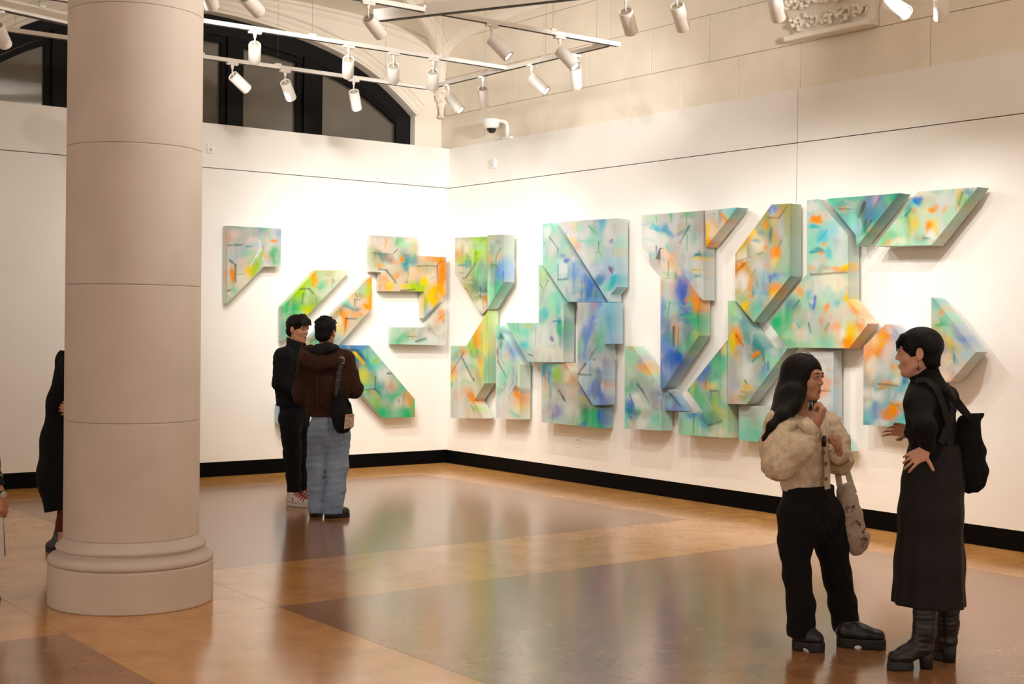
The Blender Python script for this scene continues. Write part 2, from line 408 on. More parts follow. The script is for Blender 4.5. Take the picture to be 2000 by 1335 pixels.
# ---------------------------------------------------------------- measured data
PAL = {'W': (228, 228, 222), 'PW': (240, 240, 236), 'G': (60, 185, 125), 'LG': (172, 222, 186), 'T': (20, 140, 150), 'DT': (15, 100, 110), 'B': (45, 105, 200), 'LB': (150, 205, 230), 'C': (60, 190, 205), 'O': (250, 150, 25), 'Y': (250, 210, 15), 'YG': (165, 205, 45), 'GY': (182, 178, 172), 'DG': (45, 110, 85), 'K': (45, 48, 52), 'P': (150, 155, 215), 'PK': (232, 208, 192), 'OL': (160, 158, 95), 'BR': (120, 80, 55), 'M': (120, 215, 190), 'CR': (238, 230, 205), 'PU': (120, 105, 165), 'SB': (110, 150, 215), 'A': (205, 210, 205)}
ART = [
('l',0.14,0.105,[(-2.986,2.732),(-2.339,2.736),(-2.344,2.315),(-2.55,2.305),(-2.98,1.892)],['GY','A','CR','CR'],[(-2.408,2.403,0.069,0.096,0,'G',0.95),(-2.447,2.589,0.038,0.023,0,'O',0.95),(-2.514,2.405,0.031,0.045,0,'O',0.5),(-2.969,2.592,0.03,0.044,0,'O',0.6),(-2.879,2.657,0.061,0.045,0,'PK',0.8),(-2.647,2.669,0.074,0.045,0,'GY',0.6),(-2.523,2.676,0.05,0.034,0,'BR',0.25),(-2.708,2.582,0.049,0.028,0,'PK',0.8),(-2.729,2.267,0.037,0.062,0,'Y',0.95),(-2.643,2.248,0.056,0.124,25,'YG',0.6),(-2.917,2.205,0.03,0.095,0,'O',1.0),(-2.824,1.99,0.11,0.045,-40,'LG',0.9),(-2.95,1.915,0.036,0.033,0,'G',0.5),(-2.646,2.518,0.087,0.022,0,'LB',0.5),(-2.828,2.381,0.049,0.033,0,'PK',0.9),(-2.768,2.467,0.049,0.045,0,'M',0.4),(-2.586,2.723,0.087,0.028,0,'G',0.5),(-2.889,2.406,0.036,0.05,0,'LB',0.5),(-2.795,2.159,0.061,0.078,0,'CR',0.9),(-2.399,2.71,0.05,0.028,0,'SB',0.4)],[(-2.573,2.667,-2.603,2.587,0.012,'LG'),(-2.603,2.587,-2.583,2.475,0.009,'PW'),(-2.571,2.465,-2.631,2.316,0.019,'YG'),(-2.631,2.316,-2.691,2.162,0.022,'YG'),(-2.59,2.492,-2.717,2.301,0.008,'PW'),(-2.955,2.365,-2.888,2.312,0.011,'K'),(-2.888,2.312,-2.886,2.123,0.012,'K'),(-2.98,2.525,-2.908,2.528,0.009,'DG'),(-2.89,2.529,-2.805,2.533,0.011,'DG'),(-2.756,2.518,-2.683,2.522,0.009,'T'),(-2.975,2.026,-2.939,2.038,0.012,'K'),(-2.875,2.212,-2.777,2.215,0.005,'DG')],'pale resin panel with orange bar and green leaf streak, leftmost on the wall'),
('l',0.14,0.105,[(-1.893,2.291),(-1.453,2.3),(-2.302,1.489),(-2.307,1.872)],['YG','CR','G','G'],[(-1.931,2.185,0.059,0.081,40,'O',0.8),(-1.747,2.232,0.08,0.052,0,'OL',0.8),(-1.648,2.27,0.06,0.041,0,'YG',0.7),(-1.533,2.239,0.068,0.047,0,'CR',0.9),(-2.072,2.066,0.143,0.069,40,'YG',0.95),(-2.198,1.862,0.09,0.137,30,'G',0.95),(-2.004,1.808,0.104,0.092,30,'YG',0.8),(-1.888,1.868,0.079,0.116,40,'OL',0.5),(-1.811,2.09,0.066,0.047,30,'G',0.8),(-1.713,2.163,0.067,0.07,0,'OL',0.5),(-2.26,1.661,0.038,0.126,0,'G',1.0),(-2.278,1.575,0.032,0.091,0,'T',0.7),(-2.1,1.72,0.078,0.058,40,'LG',0.8),(-1.678,2.047,0.094,0.047,40,'LG',0.7),(-1.931,2.243,0.039,0.046,0,'O',0.9),(-1.843,2.014,0.066,0.046,0,'PK',0.5),(-1.985,1.797,0.065,0.081,40,'Y',0.4)],[(-2.098,2.071,-1.988,2.08,0.009,'K'),(-1.988,2.08,-1.922,2.018,0.01,'K'),(-2.059,2.02,-2.077,1.91,0.01,'DG'),(-1.95,2.127,-1.897,2.088,0.01,'O'),(-1.687,2.169,-1.692,2.093,0.006,'BR'),(-1.896,2.013,-1.882,1.914,0.005,'BR'),(-1.938,2.226,-1.923,2.122,0.01,'O'),(-1.68,2.193,-1.66,2.153,0.008,'BR')],"slanted green and yellow-green resin panel behind the dark-jacketed man's head"),
('l',0.14,0.105,[(-1.219,2.207),(-1.164,2.239),(-1.163,1.869),(-1.597,1.439),(-1.961,1.438),(-1.962,1.519)],['CR','O','T','CR'],[(-1.342,2.115,0.082,0.095,40,'LG',0.8),(-1.232,2.106,0.035,0.083,0,'YG',0.8),(-1.188,1.97,0.028,0.119,0,'O',0.9),(-1.407,1.847,0.102,0.035,0,'DT',1.0),(-1.475,1.875,0.068,0.035,0,'T',0.9),(-1.527,1.727,0.054,0.082,30,'O',0.8),(-1.371,1.771,0.11,0.036,0,'O',0.7),(-1.673,1.608,0.134,0.059,40,'CR',0.9),(-1.87,1.508,0.092,0.07,0,'T',0.95),(-1.922,1.473,0.066,0.046,0,'G',0.8),(-1.339,1.937,0.096,0.047,40,'PK',0.8),(-1.592,1.58,0.067,0.059,40,'Y',0.5),(-1.306,2.027,0.041,0.036,0,'OL',0.8),(-1.608,1.785,0.094,0.047,40,'OL',0.6),(-1.472,1.64,0.054,0.059,0,'O',0.5),(-1.74,1.637,0.093,0.041,40,'O',0.5),(-1.529,1.892,0.054,0.029,0,'M',0.8),(-1.236,1.909,0.021,0.03,0,'O',1.0),(-1.275,2.235,0.041,0.047,0,'GY',0.4)],[(-1.394,1.965,-1.393,1.894,0.008,'K'),(-1.394,1.971,-1.312,1.961,0.007,'DG'),(-1.5,1.751,-1.371,1.747,0.01,'K'),(-1.5,1.751,-1.505,1.61,0.01,'K'),(-1.582,1.803,-1.514,1.745,0.01,'O'),(-1.514,1.745,-1.518,1.568,0.013,'O'),(-1.382,2.037,-1.36,1.978,0.007,'BR'),(-1.838,1.549,-1.948,1.473,0.01,'DT'),(-1.739,1.579,-1.902,1.45,0.006,'LB')],'slanted resin panel with teal oval and orange edge between the two heads'),
('l',0.14,0.105,[(-1.17,2.721),(-0.539,2.722),(-0.536,2.509),(-0.119,2.51),(-0.113,2.074),(-0.431,1.766),(-0.435,2.084),(-1.03,2.075),(-1.033,2.291),(-1.165,2.298)],['GY','CR','CR','O'],[(-1.037,2.632,0.112,0.072,0,'PK',0.8),(-0.79,2.656,0.071,0.048,0,'G',0.8),(-0.718,2.629,0.072,0.048,0,'LG',0.7),(-1.084,2.451,0.112,0.096,0,'OL',0.9),(-0.951,2.474,0.113,0.048,-20,'DT',0.8),(-0.716,2.465,0.072,0.097,0,'T',0.7),(-0.679,2.406,0.043,0.073,0,'T',0.8),(-0.572,2.453,0.087,0.055,-30,'T',0.8),(-1.048,2.38,0.035,0.024,0,'O',1.0),(-0.823,2.431,0.043,0.036,0,'O',0.7),(-0.738,2.47,0.036,0.03,-40,'O',1.0),(-0.813,2.25,0.036,0.03,0,'O',1.0),(-0.982,2.184,0.063,0.084,30,'O',0.9),(-0.911,2.138,0.042,0.06,-30,'Y',1.0),(-0.676,2.145,0.087,0.024,0,'Y',0.9),(-0.495,2.138,0.132,0.055,0,'YG',1.0),(-0.422,2.189,0.059,0.043,0,'Y',0.9),(-0.279,2.452,0.164,0.043,0,'O',1.0),(-0.187,2.27,0.06,0.173,0,'O',1.0),(-0.388,2.355,0.118,0.074,0,'OL',0.7),(-0.273,2.021,0.149,0.099,30,'Y',1.0),(-0.359,1.865,0.074,0.086,0,'A',0.95),(-0.419,1.956,0.037,0.086,0,'YG',0.7),(-0.199,2.072,0.06,0.062,0,'O',0.7),(-0.821,2.31,0.143,0.072,0,'OL',0.4),(-0.403,1.821,0.059,0.049,0,'LB',0.8),(-0.611,2.682,0.072,0.036,0,'CR',0.8),(-0.145,2.488,0.045,0.037,0,'GY',0.7),(-0.313,2.235,0.074,0.062,0,'CR',0.5)],[(-1.068,2.332,-0.97,2.323,0.01,'DT'),(-0.97,2.323,-0.834,2.177,0.012,'K'),(-0.825,2.576,-0.874,2.525,0.008,'K'),(-0.761,2.088,-0.552,2.093,0.013,'K'),(-0.527,2.381,-0.255,2.391,0.008,'BR'),(-0.255,2.391,-0.238,2.194,0.008,'BR'),(-0.256,2.403,-0.189,2.455,0.008,'BR'),(-0.547,2.258,-0.459,2.218,0.007,'GY'),(-0.349,2.228,-0.239,2.299,0.007,'GY'),(-0.664,2.346,-0.656,2.279,0.01,'T'),(-0.738,2.501,-0.652,2.522,0.007,'BR'),(-1.154,2.513,-0.888,2.513,0.008,'DT'),(-0.727,2.186,-0.64,2.189,0.005,'BR'),(-1.133,2.526,-1.118,2.455,0.007,'DT')],'stepped grey and orange resin panel hung beside the room corner'),
('l',0.14,0.105,[(-0.862,1.651),(-0.422,1.655),(-0.13,1.962),(-0.123,1.441),(-0.859,1.452)],['A','CR','LG','W'],[(-0.739,1.513,0.101,0.061,0,'G',0.85),(-0.803,1.476,0.057,0.03,0,'G',0.5),(-0.596,1.556,0.102,0.055,0,'OL',0.5),(-0.545,1.526,0.058,0.037,0,'O',0.3),(-0.428,1.557,0.059,0.074,0,'DT',0.5),(-0.4,1.619,0.059,0.049,0,'GY',0.7),(-0.303,1.558,0.119,0.074,0,'W',0.9),(-0.181,1.837,0.06,0.049,0,'O',0.7),(-0.254,1.774,0.059,0.049,0,'PK',0.8),(-0.15,1.745,0.022,0.037,0,'BR',0.5),(-0.342,1.681,0.104,0.049,-40,'GY',0.6),(-0.193,1.651,0.06,0.062,0,'CR',0.8),(-0.267,1.651,0.089,0.049,30,'GY',0.5)],[(-0.318,1.601,-0.206,1.527,0.01,'GY'),(-0.544,1.489,-0.398,1.526,0.013,'DT'),(-0.633,1.617,-0.631,1.525,0.003,'OL'),(-0.668,1.55,-0.523,1.55,0.005,'BR'),(-0.209,1.762,-0.143,1.8,0.014,'O')],'low pale resin panel with green blot under the orange stepped panel'),
('l',0.14,0.105,[(-1.671,1.439),(-1.189,1.439),(-0.549,0.799),(-0.546,0.585),(-0.975,0.586),(-1.669,1.257)],['B','LG','G','G'],[(-1.401,1.392,0.206,0.035,0,'SB',0.9),(-1.194,1.344,0.069,0.083,0,'G',0.7),(-1.089,1.284,0.112,0.072,-45,'LG',0.8),(-1.123,1.212,0.084,0.06,0,'M',0.9),(-1.227,1.195,0.097,0.071,0,'T',0.6),(-1.365,1.256,0.096,0.071,0,'DT',0.8),(-1.468,1.345,0.082,0.059,0,'DT',0.7),(-1.225,1.046,0.083,0.083,0,'YG',0.9),(-1.274,1.077,0.069,0.071,0,'Y',0.5),(-1.121,1.075,0.063,0.084,0,'OL',0.5),(-0.968,1.103,0.085,0.096,-40,'W',0.9),(-0.875,1.011,0.1,0.085,-40,'PK',0.8),(-1.015,0.971,0.056,0.072,0,'T',0.5),(-0.909,0.921,0.099,0.048,0,'GY',0.8),(-0.658,0.807,0.072,0.073,0,'O',0.8),(-0.729,0.766,0.072,0.061,0,'PK',0.8),(-0.835,0.678,0.114,0.061,0,'OL',0.4),(-1.048,0.774,0.098,0.072,0,'OL',0.5),(-1.188,0.855,0.083,0.048,20,'DG',0.7),(-1.153,0.806,0.112,0.072,45,'YG',0.5),(-0.763,0.628,0.216,0.042,0,'G',0.9),(-1.011,0.653,0.07,0.06,0,'G',0.9),(-1.285,0.928,0.069,0.059,0,'G',0.6),(-0.942,0.771,0.071,0.06,0,'GY',0.6),(-1.041,1.344,0.098,0.024,-45,'W',0.5),(-1.082,1.284,0.042,0.03,0,'YG',0.7),(-0.853,0.969,0.043,0.036,0,'O',0.4)],[(-1.523,1.38,-1.36,1.38,0.011,'K'),(-1.36,1.38,-1.235,1.267,0.011,'K'),(-1.522,1.345,-1.373,1.344,0.019,'Y'),(-1.373,1.344,-1.262,1.237,0.02,'Y'),(-1.094,1.074,-1.092,0.925,0.01,'K'),(-1.092,0.925,-1.272,0.916,0.01,'DG'),(-1.092,0.925,-1.021,0.863,0.01,'K'),(-1.147,0.914,-1.048,0.822,0.01,'O'),(-0.933,1.109,-0.883,1.108,0.012,'K'),(-0.78,0.798,-0.779,0.761,0.01,'DT'),(-1.299,0.911,-1.23,0.897,0.01,'Y')],'lower slanted resin panel with yellow band and green foot beside the brown jacket'),
('l',0.14,0.105,[(-2.339,0.788),(-1.992,0.779),(-1.987,0.362),(-2.149,0.369),(-2.336,0.571)],['LB','A','LB','W'],[(-2.3,0.718,0.051,0.057,0,'SB',0.6),(-2.25,0.774,0.077,0.023,0,'DT',0.4),(-2.299,0.632,0.038,0.046,0,'LB',0.8)],[],"small pale blue resin panel peeking out behind the dark-jacketed man's hip"),
('r',0.19,0.15,[(-0.429,2.727),(-1.072,2.71),(-1.089,1.872),(-0.98,1.801),(-0.438,2.294)],['GY','YG','CR','DG'],[(-0.529,2.504,0.085,0.097,0,'O',0.6),(-0.505,2.626,0.085,0.073,0,'CR',0.8),(-0.675,2.589,0.104,0.072,0,'CR',0.9),(-0.913,2.55,0.162,0.119,0,'YG',0.95),(-0.657,2.427,0.166,0.048,0,'YG',0.8),(-0.861,2.624,0.163,0.048,0,'LG',0.7),(-1.02,2.31,0.071,0.142,0,'DG',0.95),(-0.95,2.252,0.101,0.119,0,'G',0.7),(-0.766,2.196,0.124,0.096,0,'OL',0.8),(-0.679,2.378,0.104,0.036,0,'T',0.7),(-0.608,2.29,0.084,0.036,0,'GY',0.7),(-0.5,2.353,0.064,0.049,0,'PK',0.6),(-0.922,2.134,0.142,0.083,0,'DT',0.6),(-0.995,2.044,0.081,0.071,0,'DT',0.6),(-0.822,2.016,0.103,0.072,0,'OL',0.7),(-1.037,1.954,0.06,0.071,0,'O',0.9),(-0.927,1.908,0.102,0.059,0,'CR',0.9),(-0.685,2.107,0.083,0.06,0,'OL',0.6),(-1.029,1.866,0.06,0.047,0,'PK',0.8),(-0.621,2.682,0.063,0.024,0,'GY',0.5)],[(-0.598,2.242,-0.671,2.252,0.008,'K'),(-0.671,2.252,-0.855,2.409,0.01,'K'),(-0.862,2.54,-0.824,2.404,0.01,'DG'),(-0.855,2.409,-0.895,2.468,0.008,'DG'),(-0.51,2.401,-0.679,2.396,0.012,'T'),(-0.855,2.403,-0.865,1.896,0.003,'LG'),(-0.952,2.133,-0.955,2.014,0.013,'DT'),(-0.643,2.126,-0.706,2.089,0.01,'BR'),(-0.523,2.31,-0.618,2.308,0.005,'K')],'five-sided green and yellow resin panel, left half of the goblet shape'),
('r',0.23,0.15,[(-1.137,2.722),(-1.451,2.714),(-1.462,2.182),(-1.154,1.882)],['OL','GY','LG','G'],[(-1.219,2.596,0.079,0.105,0,'OL',0.8),(-1.203,2.421,0.079,0.059,0,'O',0.4),(-1.317,2.621,0.078,0.047,0,'GY',0.8),(-1.274,2.302,0.079,0.093,0,'DG',0.5),(-1.374,2.242,0.078,0.081,0,'B',0.6),(-1.42,2.356,0.058,0.081,0,'SB',0.6),(-1.327,2.126,0.098,0.07,0,'G',0.7),(-1.201,2.04,0.059,0.105,0,'LG',0.9),(-1.369,2.474,0.078,0.07,0,'GY',0.7),(-1.287,2.156,0.049,0.058,0,'DT',0.5),(-1.336,2.638,0.049,0.023,0,'T',0.6)],[(-1.396,2.566,-1.31,2.476,0.008,'K'),(-1.31,2.476,-1.303,2.371,0.008,'K'),(-1.303,2.371,-1.352,2.323,0.008,'K'),(-1.303,2.371,-1.263,2.361,0.006,'BR'),(-1.224,2.362,-1.227,2.216,0.008,'DG'),(-1.45,2.298,-1.443,2.194,0.013,'B')],'narrow green-grey resin panel, right half of the goblet shape'),
('r',0.19,0.15,[(-1.11,1.86),(-1.127,1.023),(-1.066,1.02),(-0.857,0.809),(-1.055,0.612),(-0.376,0.576),(-0.359,1.439),(-0.688,1.445)],['LG','YG','W','PK'],[(-1.035,1.57,0.09,0.189,0,'Y',0.95),(-0.983,1.658,0.061,0.095,0,'O',0.7),(-0.903,1.538,0.071,0.119,0,'O',0.8),(-1.084,1.659,0.06,0.177,0,'YG',0.9),(-0.846,1.358,0.102,0.06,0,'G',0.8),(-0.782,1.429,0.083,0.048,0,'YG',0.8),(-0.522,1.32,0.106,0.061,0,'T',0.6),(-0.67,1.324,0.063,0.048,0,'O',0.7),(-0.451,1.154,0.085,0.073,40,'O',0.8),(-0.409,1.073,0.054,0.049,0,'Y',0.8),(-0.39,0.981,0.043,0.037,0,'G',0.7),(-0.629,1.232,0.105,0.085,0,'A',0.9),(-0.737,1.115,0.145,0.072,0,'GY',0.5),(-0.666,1.01,0.104,0.024,0,'G',0.8),(-0.584,0.867,0.168,0.061,0,'PK',0.8),(-0.804,0.848,0.082,0.042,0,'O',1.0),(-0.741,0.905,0.104,0.048,0,'O',0.4),(-0.9,0.733,0.061,0.048,0,'YG',0.8),(-0.737,0.604,0.052,0.018,0,'PU',0.8),(-0.535,0.683,0.148,0.073,0,'W',0.9),(-0.992,1.184,0.081,0.083,0,'Y',0.6),(-1.073,1.186,0.06,0.142,0,'G',0.8),(-0.913,1.092,0.061,0.06,0,'OL',0.5),(-0.959,1.301,0.051,0.059,0,'O',0.6),(-0.633,1.051,0.146,0.06,0,'CR',0.8),(-0.467,1.41,0.064,0.037,0,'LG',0.6)],[(-0.637,1.371,-0.376,1.109,0.01,'DG'),(-0.585,1.322,-0.831,1.041,0.015,'DG'),(-0.831,1.059,-0.842,1.035,0.013,'K'),(-0.807,0.746,-0.859,0.689,0.013,'OL'),(-0.939,1.807,-0.989,1.362,0.008,'YG'),(-1.004,1.599,-1.01,1.303,0.01,'G'),(-0.5,1.35,-0.607,1.31,0.013,'GY'),(-0.91,1.205,-0.912,1.133,0.008,'OL')],'tapering yellow and white resin panel with crossed dark strokes below the goblet'),
('r',0.19,0.15,[(-1.272,1.69),(-1.311,1.69),(-1.733,1.253),(-1.736,0.642),(-1.284,0.631)],['LG','LG','W','CR'],[(-1.343,1.574,0.059,0.082,0,'T',0.6),(-1.433,1.476,0.087,0.104,0,'LB',0.4),(-1.608,1.376,0.095,0.08,-30,'SB',0.7),(-1.53,1.432,0.076,0.058,0,'B',0.4),(-1.436,1.314,0.116,0.093,0,'A',0.8),(-1.535,1.172,0.095,0.104,0,'LG',0.8),(-1.412,1.081,0.077,0.093,0,'M',0.8),(-1.346,0.962,0.068,0.07,0,'LG',0.8),(-1.587,0.973,0.095,0.081,0,'A',0.8),(-1.703,0.892,0.056,0.08,0,'O',0.95),(-1.686,0.805,0.075,0.057,0,'Y',0.5),(-1.638,0.831,0.076,0.057,0,'PK',0.9),(-1.447,0.763,0.135,0.081,0,'W',0.9),(-1.689,0.662,0.094,0.023,0,'M',0.7),(-1.307,1.427,0.039,0.093,0,'PK',0.8),(-1.642,1.119,0.057,0.115,0,'SB',0.4),(-1.405,0.953,0.019,0.012,0,'B',1.0),(-1.701,0.978,0.056,0.029,0,'BR',0.6),(-1.344,1.545,0.039,0.07,0,'DG',0.6)],[(-1.307,1.427,-1.32,1.288,0.011,'BR'),(-1.32,1.288,-1.479,1.107,0.011,'BR'),(-1.373,1.545,-1.378,1.312,0.006,'DG'),(-1.378,1.312,-1.438,1.244,0.006,'DG'),(-1.602,1.215,-1.605,1.054,0.006,'DG'),(-1.605,1.054,-1.521,0.958,0.006,'DG'),(-1.669,1.148,-1.672,1.022,0.006,'K'),(-1.672,1.022,-1.522,0.877,0.006,'BR'),(-1.522,0.877,-1.523,0.82,0.005,'T'),(-1.363,1.574,-1.422,1.534,0.016,'DG')],'upright cream resin panel with long brown bracket strokes near the corner'),
('r',0.19,0.15,[(-1.457,1.72),(-2.056,1.723),(-2.043,2.357),(-2.486,1.934),(-2.49,1.303),(-1.873,1.292)],['LG','LG','M','W'],[(-2.099,2.283,0.072,0.078,0,'LG',0.95),(-2.119,2.199,0.09,0.078,0,'YG',0.5),(-2.228,2.141,0.071,0.067,0,'YG',0.4),(-2.167,2.03,0.125,0.112,0,'A',0.8),(-2.347,1.946,0.122,0.088,0,'M',0.9),(-2.26,1.863,0.123,0.1,0,'LG',0.8),(-2.145,1.824,0.072,0.056,0,'C',0.8),(-2.083,1.751,0.072,0.034,0,'T',0.5),(-2.351,1.725,0.122,0.077,0,'A',0.9),(-2.44,1.67,0.052,0.077,0,'G',0.9),(-2.468,1.561,0.052,0.099,0,'T',0.6),(-1.669,1.652,0.15,0.069,0,'LG',0.9),(-1.81,1.608,0.13,0.057,0,'M',0.7),(-1.902,1.683,0.046,0.028,0,'Y',1.0),(-1.786,1.449,0.074,0.057,0,'C',0.9),(-1.69,1.521,0.094,0.069,0,'LG',0.9),(-1.861,1.382,0.092,0.045,0,'GY',0.6),(-2.132,1.556,0.178,0.101,0,'W',0.95),(-2.225,1.39,0.211,0.078,0,'CR',0.8),(-1.999,1.385,0.109,0.068,0,'A',0.8),(-2.429,1.753,0.035,0.044,0,'T',0.7),(-2.395,1.742,0.07,0.011,0,'T',0.6),(-1.621,1.664,0.057,0.057,0,'M',0.6),(-2.293,1.558,0.027,0.022,20,'PU',0.9)],[(-2.253,2.224,-2.174,2.131,0.008,'DG'),(-2.253,2.229,-2.297,2.239,0.006,'OL'),(-2.075,2.155,-2.13,2.098,0.009,'BR'),(-2.012,1.667,-2.016,1.459,0.006,'DG'),(-1.677,1.71,-1.679,1.618,0.006,'DG'),(-1.669,1.618,-1.652,1.52,0.005,'M'),(-2.307,1.736,-2.447,1.736,0.008,'T'),(-1.889,1.371,-1.972,1.362,0.011,'DG'),(-1.972,1.362,-2.01,1.307,0.008,'OL'),(-2.174,2.131,-2.105,2.003,0.005,'T')],'mint green L-shaped resin panel with pale grey field beside the brown bracket panel'),
('r',0.19,0.15,[(-2.107,2.797),(-2.25,2.806),(-3.153,1.945),(-2.555,1.95),(-2.116,2.361)],['M','W','LG','SB'],[(-2.18,2.726,0.071,0.078,0,'W',0.9),(-2.333,2.608,0.088,0.088,0,'A',0.9),(-2.247,2.501,0.124,0.078,0,'W',0.8),(-2.38,2.441,0.087,0.055,0,'GY',0.6),(-2.554,2.435,0.103,0.087,-40,'GY',0.7),(-2.51,2.491,0.069,0.044,0,'LG',0.6),(-2.25,2.335,0.106,0.055,0,'LG',0.9),(-2.383,2.303,0.087,0.077,0,'LB',0.5),(-2.47,2.301,0.078,0.077,0,'W',0.8),(-2.512,2.371,0.043,0.022,0,'B',1.0),(-2.433,2.428,0.069,0.022,0,'B',0.6),(-2.643,2.269,0.085,0.087,0,'SB',0.6),(-2.728,2.213,0.101,0.076,0,'SB',0.5),(-2.561,2.108,0.136,0.065,0,'A',0.9),(-2.662,2.133,0.051,0.098,0,'T',0.3),(-2.813,2.158,0.067,0.054,-30,'B',0.7),(-2.898,2.076,0.115,0.075,-35,'B',0.8),(-2.858,1.996,0.083,0.054,0,'B',0.7),(-3.023,1.994,0.081,0.043,0,'T',0.7),(-2.816,2.05,0.05,0.075,0,'T',0.6),(-2.691,1.987,0.101,0.033,0,'CR',0.5),(-2.315,2.195,0.053,0.044,0,'PK',0.5),(-2.432,2.027,0.087,0.055,0,'A',0.8),(-2.276,2.389,0.071,0.055,0,'LG',0.7)],[(-2.226,2.657,-2.37,2.519,0.009,'DG'),(-2.37,2.519,-2.371,2.475,0.009,'DT'),(-2.226,2.646,-2.228,2.574,0.005,'GY'),(-2.373,2.359,-2.377,2.193,0.009,'DG'),(-2.377,2.193,-2.559,2.19,0.009,'DG'),(-2.559,2.19,-2.556,2.326,0.005,'DG'),(-2.472,2.197,-2.542,2.196,0.008,'PU'),(-2.78,2.158,-2.784,1.953,0.007,'DG'),(-2.65,2.351,-2.654,2.106,0.015,'SB')],'white to blue triangular resin panel on the upper left of the tall pair'),
('r',0.19,0.15,[(-2.373,2.81),(-3.327,2.795),(-3.341,2.096),(-3.24,2.018),(-3.241,1.945),(-3.209,1.945)],['W','A','PW','LB'],[(-2.617,2.716,0.085,0.044,0,'PK',0.6),(-2.718,2.727,0.067,0.054,0,'M',0.4),(-2.68,2.539,0.068,0.065,0,'O',0.5),(-2.593,2.608,0.068,0.027,0,'Y',0.5),(-2.968,2.688,0.049,0.053,-30,'G',0.6),(-3.114,2.733,0.08,0.063,-30,'C',0.9),(-3.064,2.778,0.081,0.027,0,'B',0.5),(-3.131,2.653,0.096,0.063,0,'LB',0.6),(-3.011,2.579,0.081,0.074,0,'M',0.6),(-3.054,2.471,0.097,0.085,0,'LG',0.6),(-2.889,2.558,0.066,0.064,0,'M',0.5),(-3.212,2.623,0.079,0.105,0,'W',0.9),(-3.015,2.393,0.081,0.053,0,'LG',0.7),(-3.253,2.569,0.04,0.021,0,'PU',0.6),(-3.271,2.474,0.04,0.052,0,'GY',0.7),(-3.177,2.362,0.111,0.053,0,'LB',0.4),(-3.18,2.23,0.111,0.084,0,'P',0.3),(-3.06,2.18,0.073,0.053,0,'B',0.6),(-3.044,2.153,0.049,0.053,0,'T',0.7),(-3.261,2.149,0.047,0.084,25,'C',1.0),(-3.183,2.087,0.064,0.042,0,'M',0.8),(-3.219,2.281,0.032,0.032,-30,'PU',0.8),(-2.891,2.424,0.082,0.064,0,'W',0.8),(-3.264,1.992,0.063,0.042,0,'W',0.9),(-2.976,2.314,0.065,0.043,0,'P',0.4),(-3.297,2.724,0.032,0.063,0,'GY',0.7),(-3.317,2.54,0.031,0.073,0,'M',0.6)],[(-3.044,2.562,-3.046,2.461,0.009,'DG'),(-3.046,2.461,-3.104,2.406,0.007,'OL'),(-3.046,2.461,-2.981,2.453,0.006,'OL'),(-3.076,2.582,-3.044,2.546,0.006,'DG'),(-2.704,2.587,-3.011,2.579,0.009,'M'),(-2.885,2.745,-3.034,2.642,0.01,'G'),(-3.26,2.584,-3.221,2.57,0.012,'PU'),(-3.211,2.292,-3.259,2.238,0.012,'K'),(-3.169,2.378,-3.296,2.374,0.009,'LB'),(-3.323,2.2,-3.207,2.066,0.017,'C'),(-2.692,2.777,-2.702,2.69,0.006,'M')],'white and turquoise resin panel with dark Y-shaped stroke, upper right of the tall pair'),
('r',0.21,0.15,[(-2.741,1.943),(-3.288,1.939),(-3.297,1.515),(-3.177,1.513),(-3.19,0.886),(-3.012,0.871),(-2.757,1.128)],['A','LB','W','B'],[(-2.843,1.861,0.099,0.075,0,'OL',0.3),(-3.048,1.898,0.065,0.064,0,'SB',0.8),(-3.009,1.808,0.065,0.106,20,'P',0.7),(-2.93,1.674,0.074,0.118,25,'SB',0.8),(-2.89,1.594,0.066,0.096,20,'B',0.5),(-3.131,1.781,0.08,0.106,0,'LB',0.5),(-3.174,1.676,0.064,0.074,0,'M',0.7),(-3.253,1.703,0.048,0.105,0,'C',0.6),(-3.095,1.57,0.081,0.074,30,'G',0.6),(-2.793,1.458,0.067,0.108,0,'G',0.6),(-2.935,1.407,0.098,0.075,0,'SB',0.5),(-3.058,1.41,0.113,0.053,0,'GY',0.7),(-2.853,1.351,0.083,0.054,0,'B',0.4),(-3.019,1.303,0.13,0.064,0,'A',0.8),(-3.14,1.359,0.064,0.053,0,'OL',0.4),(-3.181,1.297,0.048,0.042,0,'PU',0.8),(-3.063,1.171,0.097,0.074,0,'DT',0.6),(-2.94,1.167,0.098,0.053,0,'A',0.8),(-2.9,1.085,0.099,0.075,-30,'LB',0.7),(-3.066,1.012,0.097,0.095,0,'B',0.8),(-3.147,0.989,0.08,0.095,0,'B',0.8),(-3.027,0.904,0.081,0.043,0,'LB',0.6),(-3.169,1.122,0.032,0.032,0,'O',0.6),(-3.154,1.069,0.04,0.042,0,'W',0.6),(-3.249,1.887,0.063,0.063,0,'LB',0.7),(-3.114,1.464,0.048,0.042,0,'G',0.6),(-2.803,1.781,0.067,0.054,0,'GY',0.5)],[(-3.0,1.435,-2.936,1.343,0.007,'K'),(-3.018,1.356,-3.043,1.351,0.015,'PU'),(-3.065,1.463,-2.961,1.354,0.006,'DG'),(-2.887,1.31,-2.764,1.198,0.013,'K'),(-2.756,1.187,-2.989,1.19,0.012,'DG'),(-2.756,1.187,-2.757,1.122,0.009,'BR'),(-3.135,1.597,-2.977,1.365,0.009,'G'),(-2.993,1.781,-2.852,1.405,0.018,'SB')],'tall blue-grey resin panel with dark arrow strokes under the turquoise panel'),
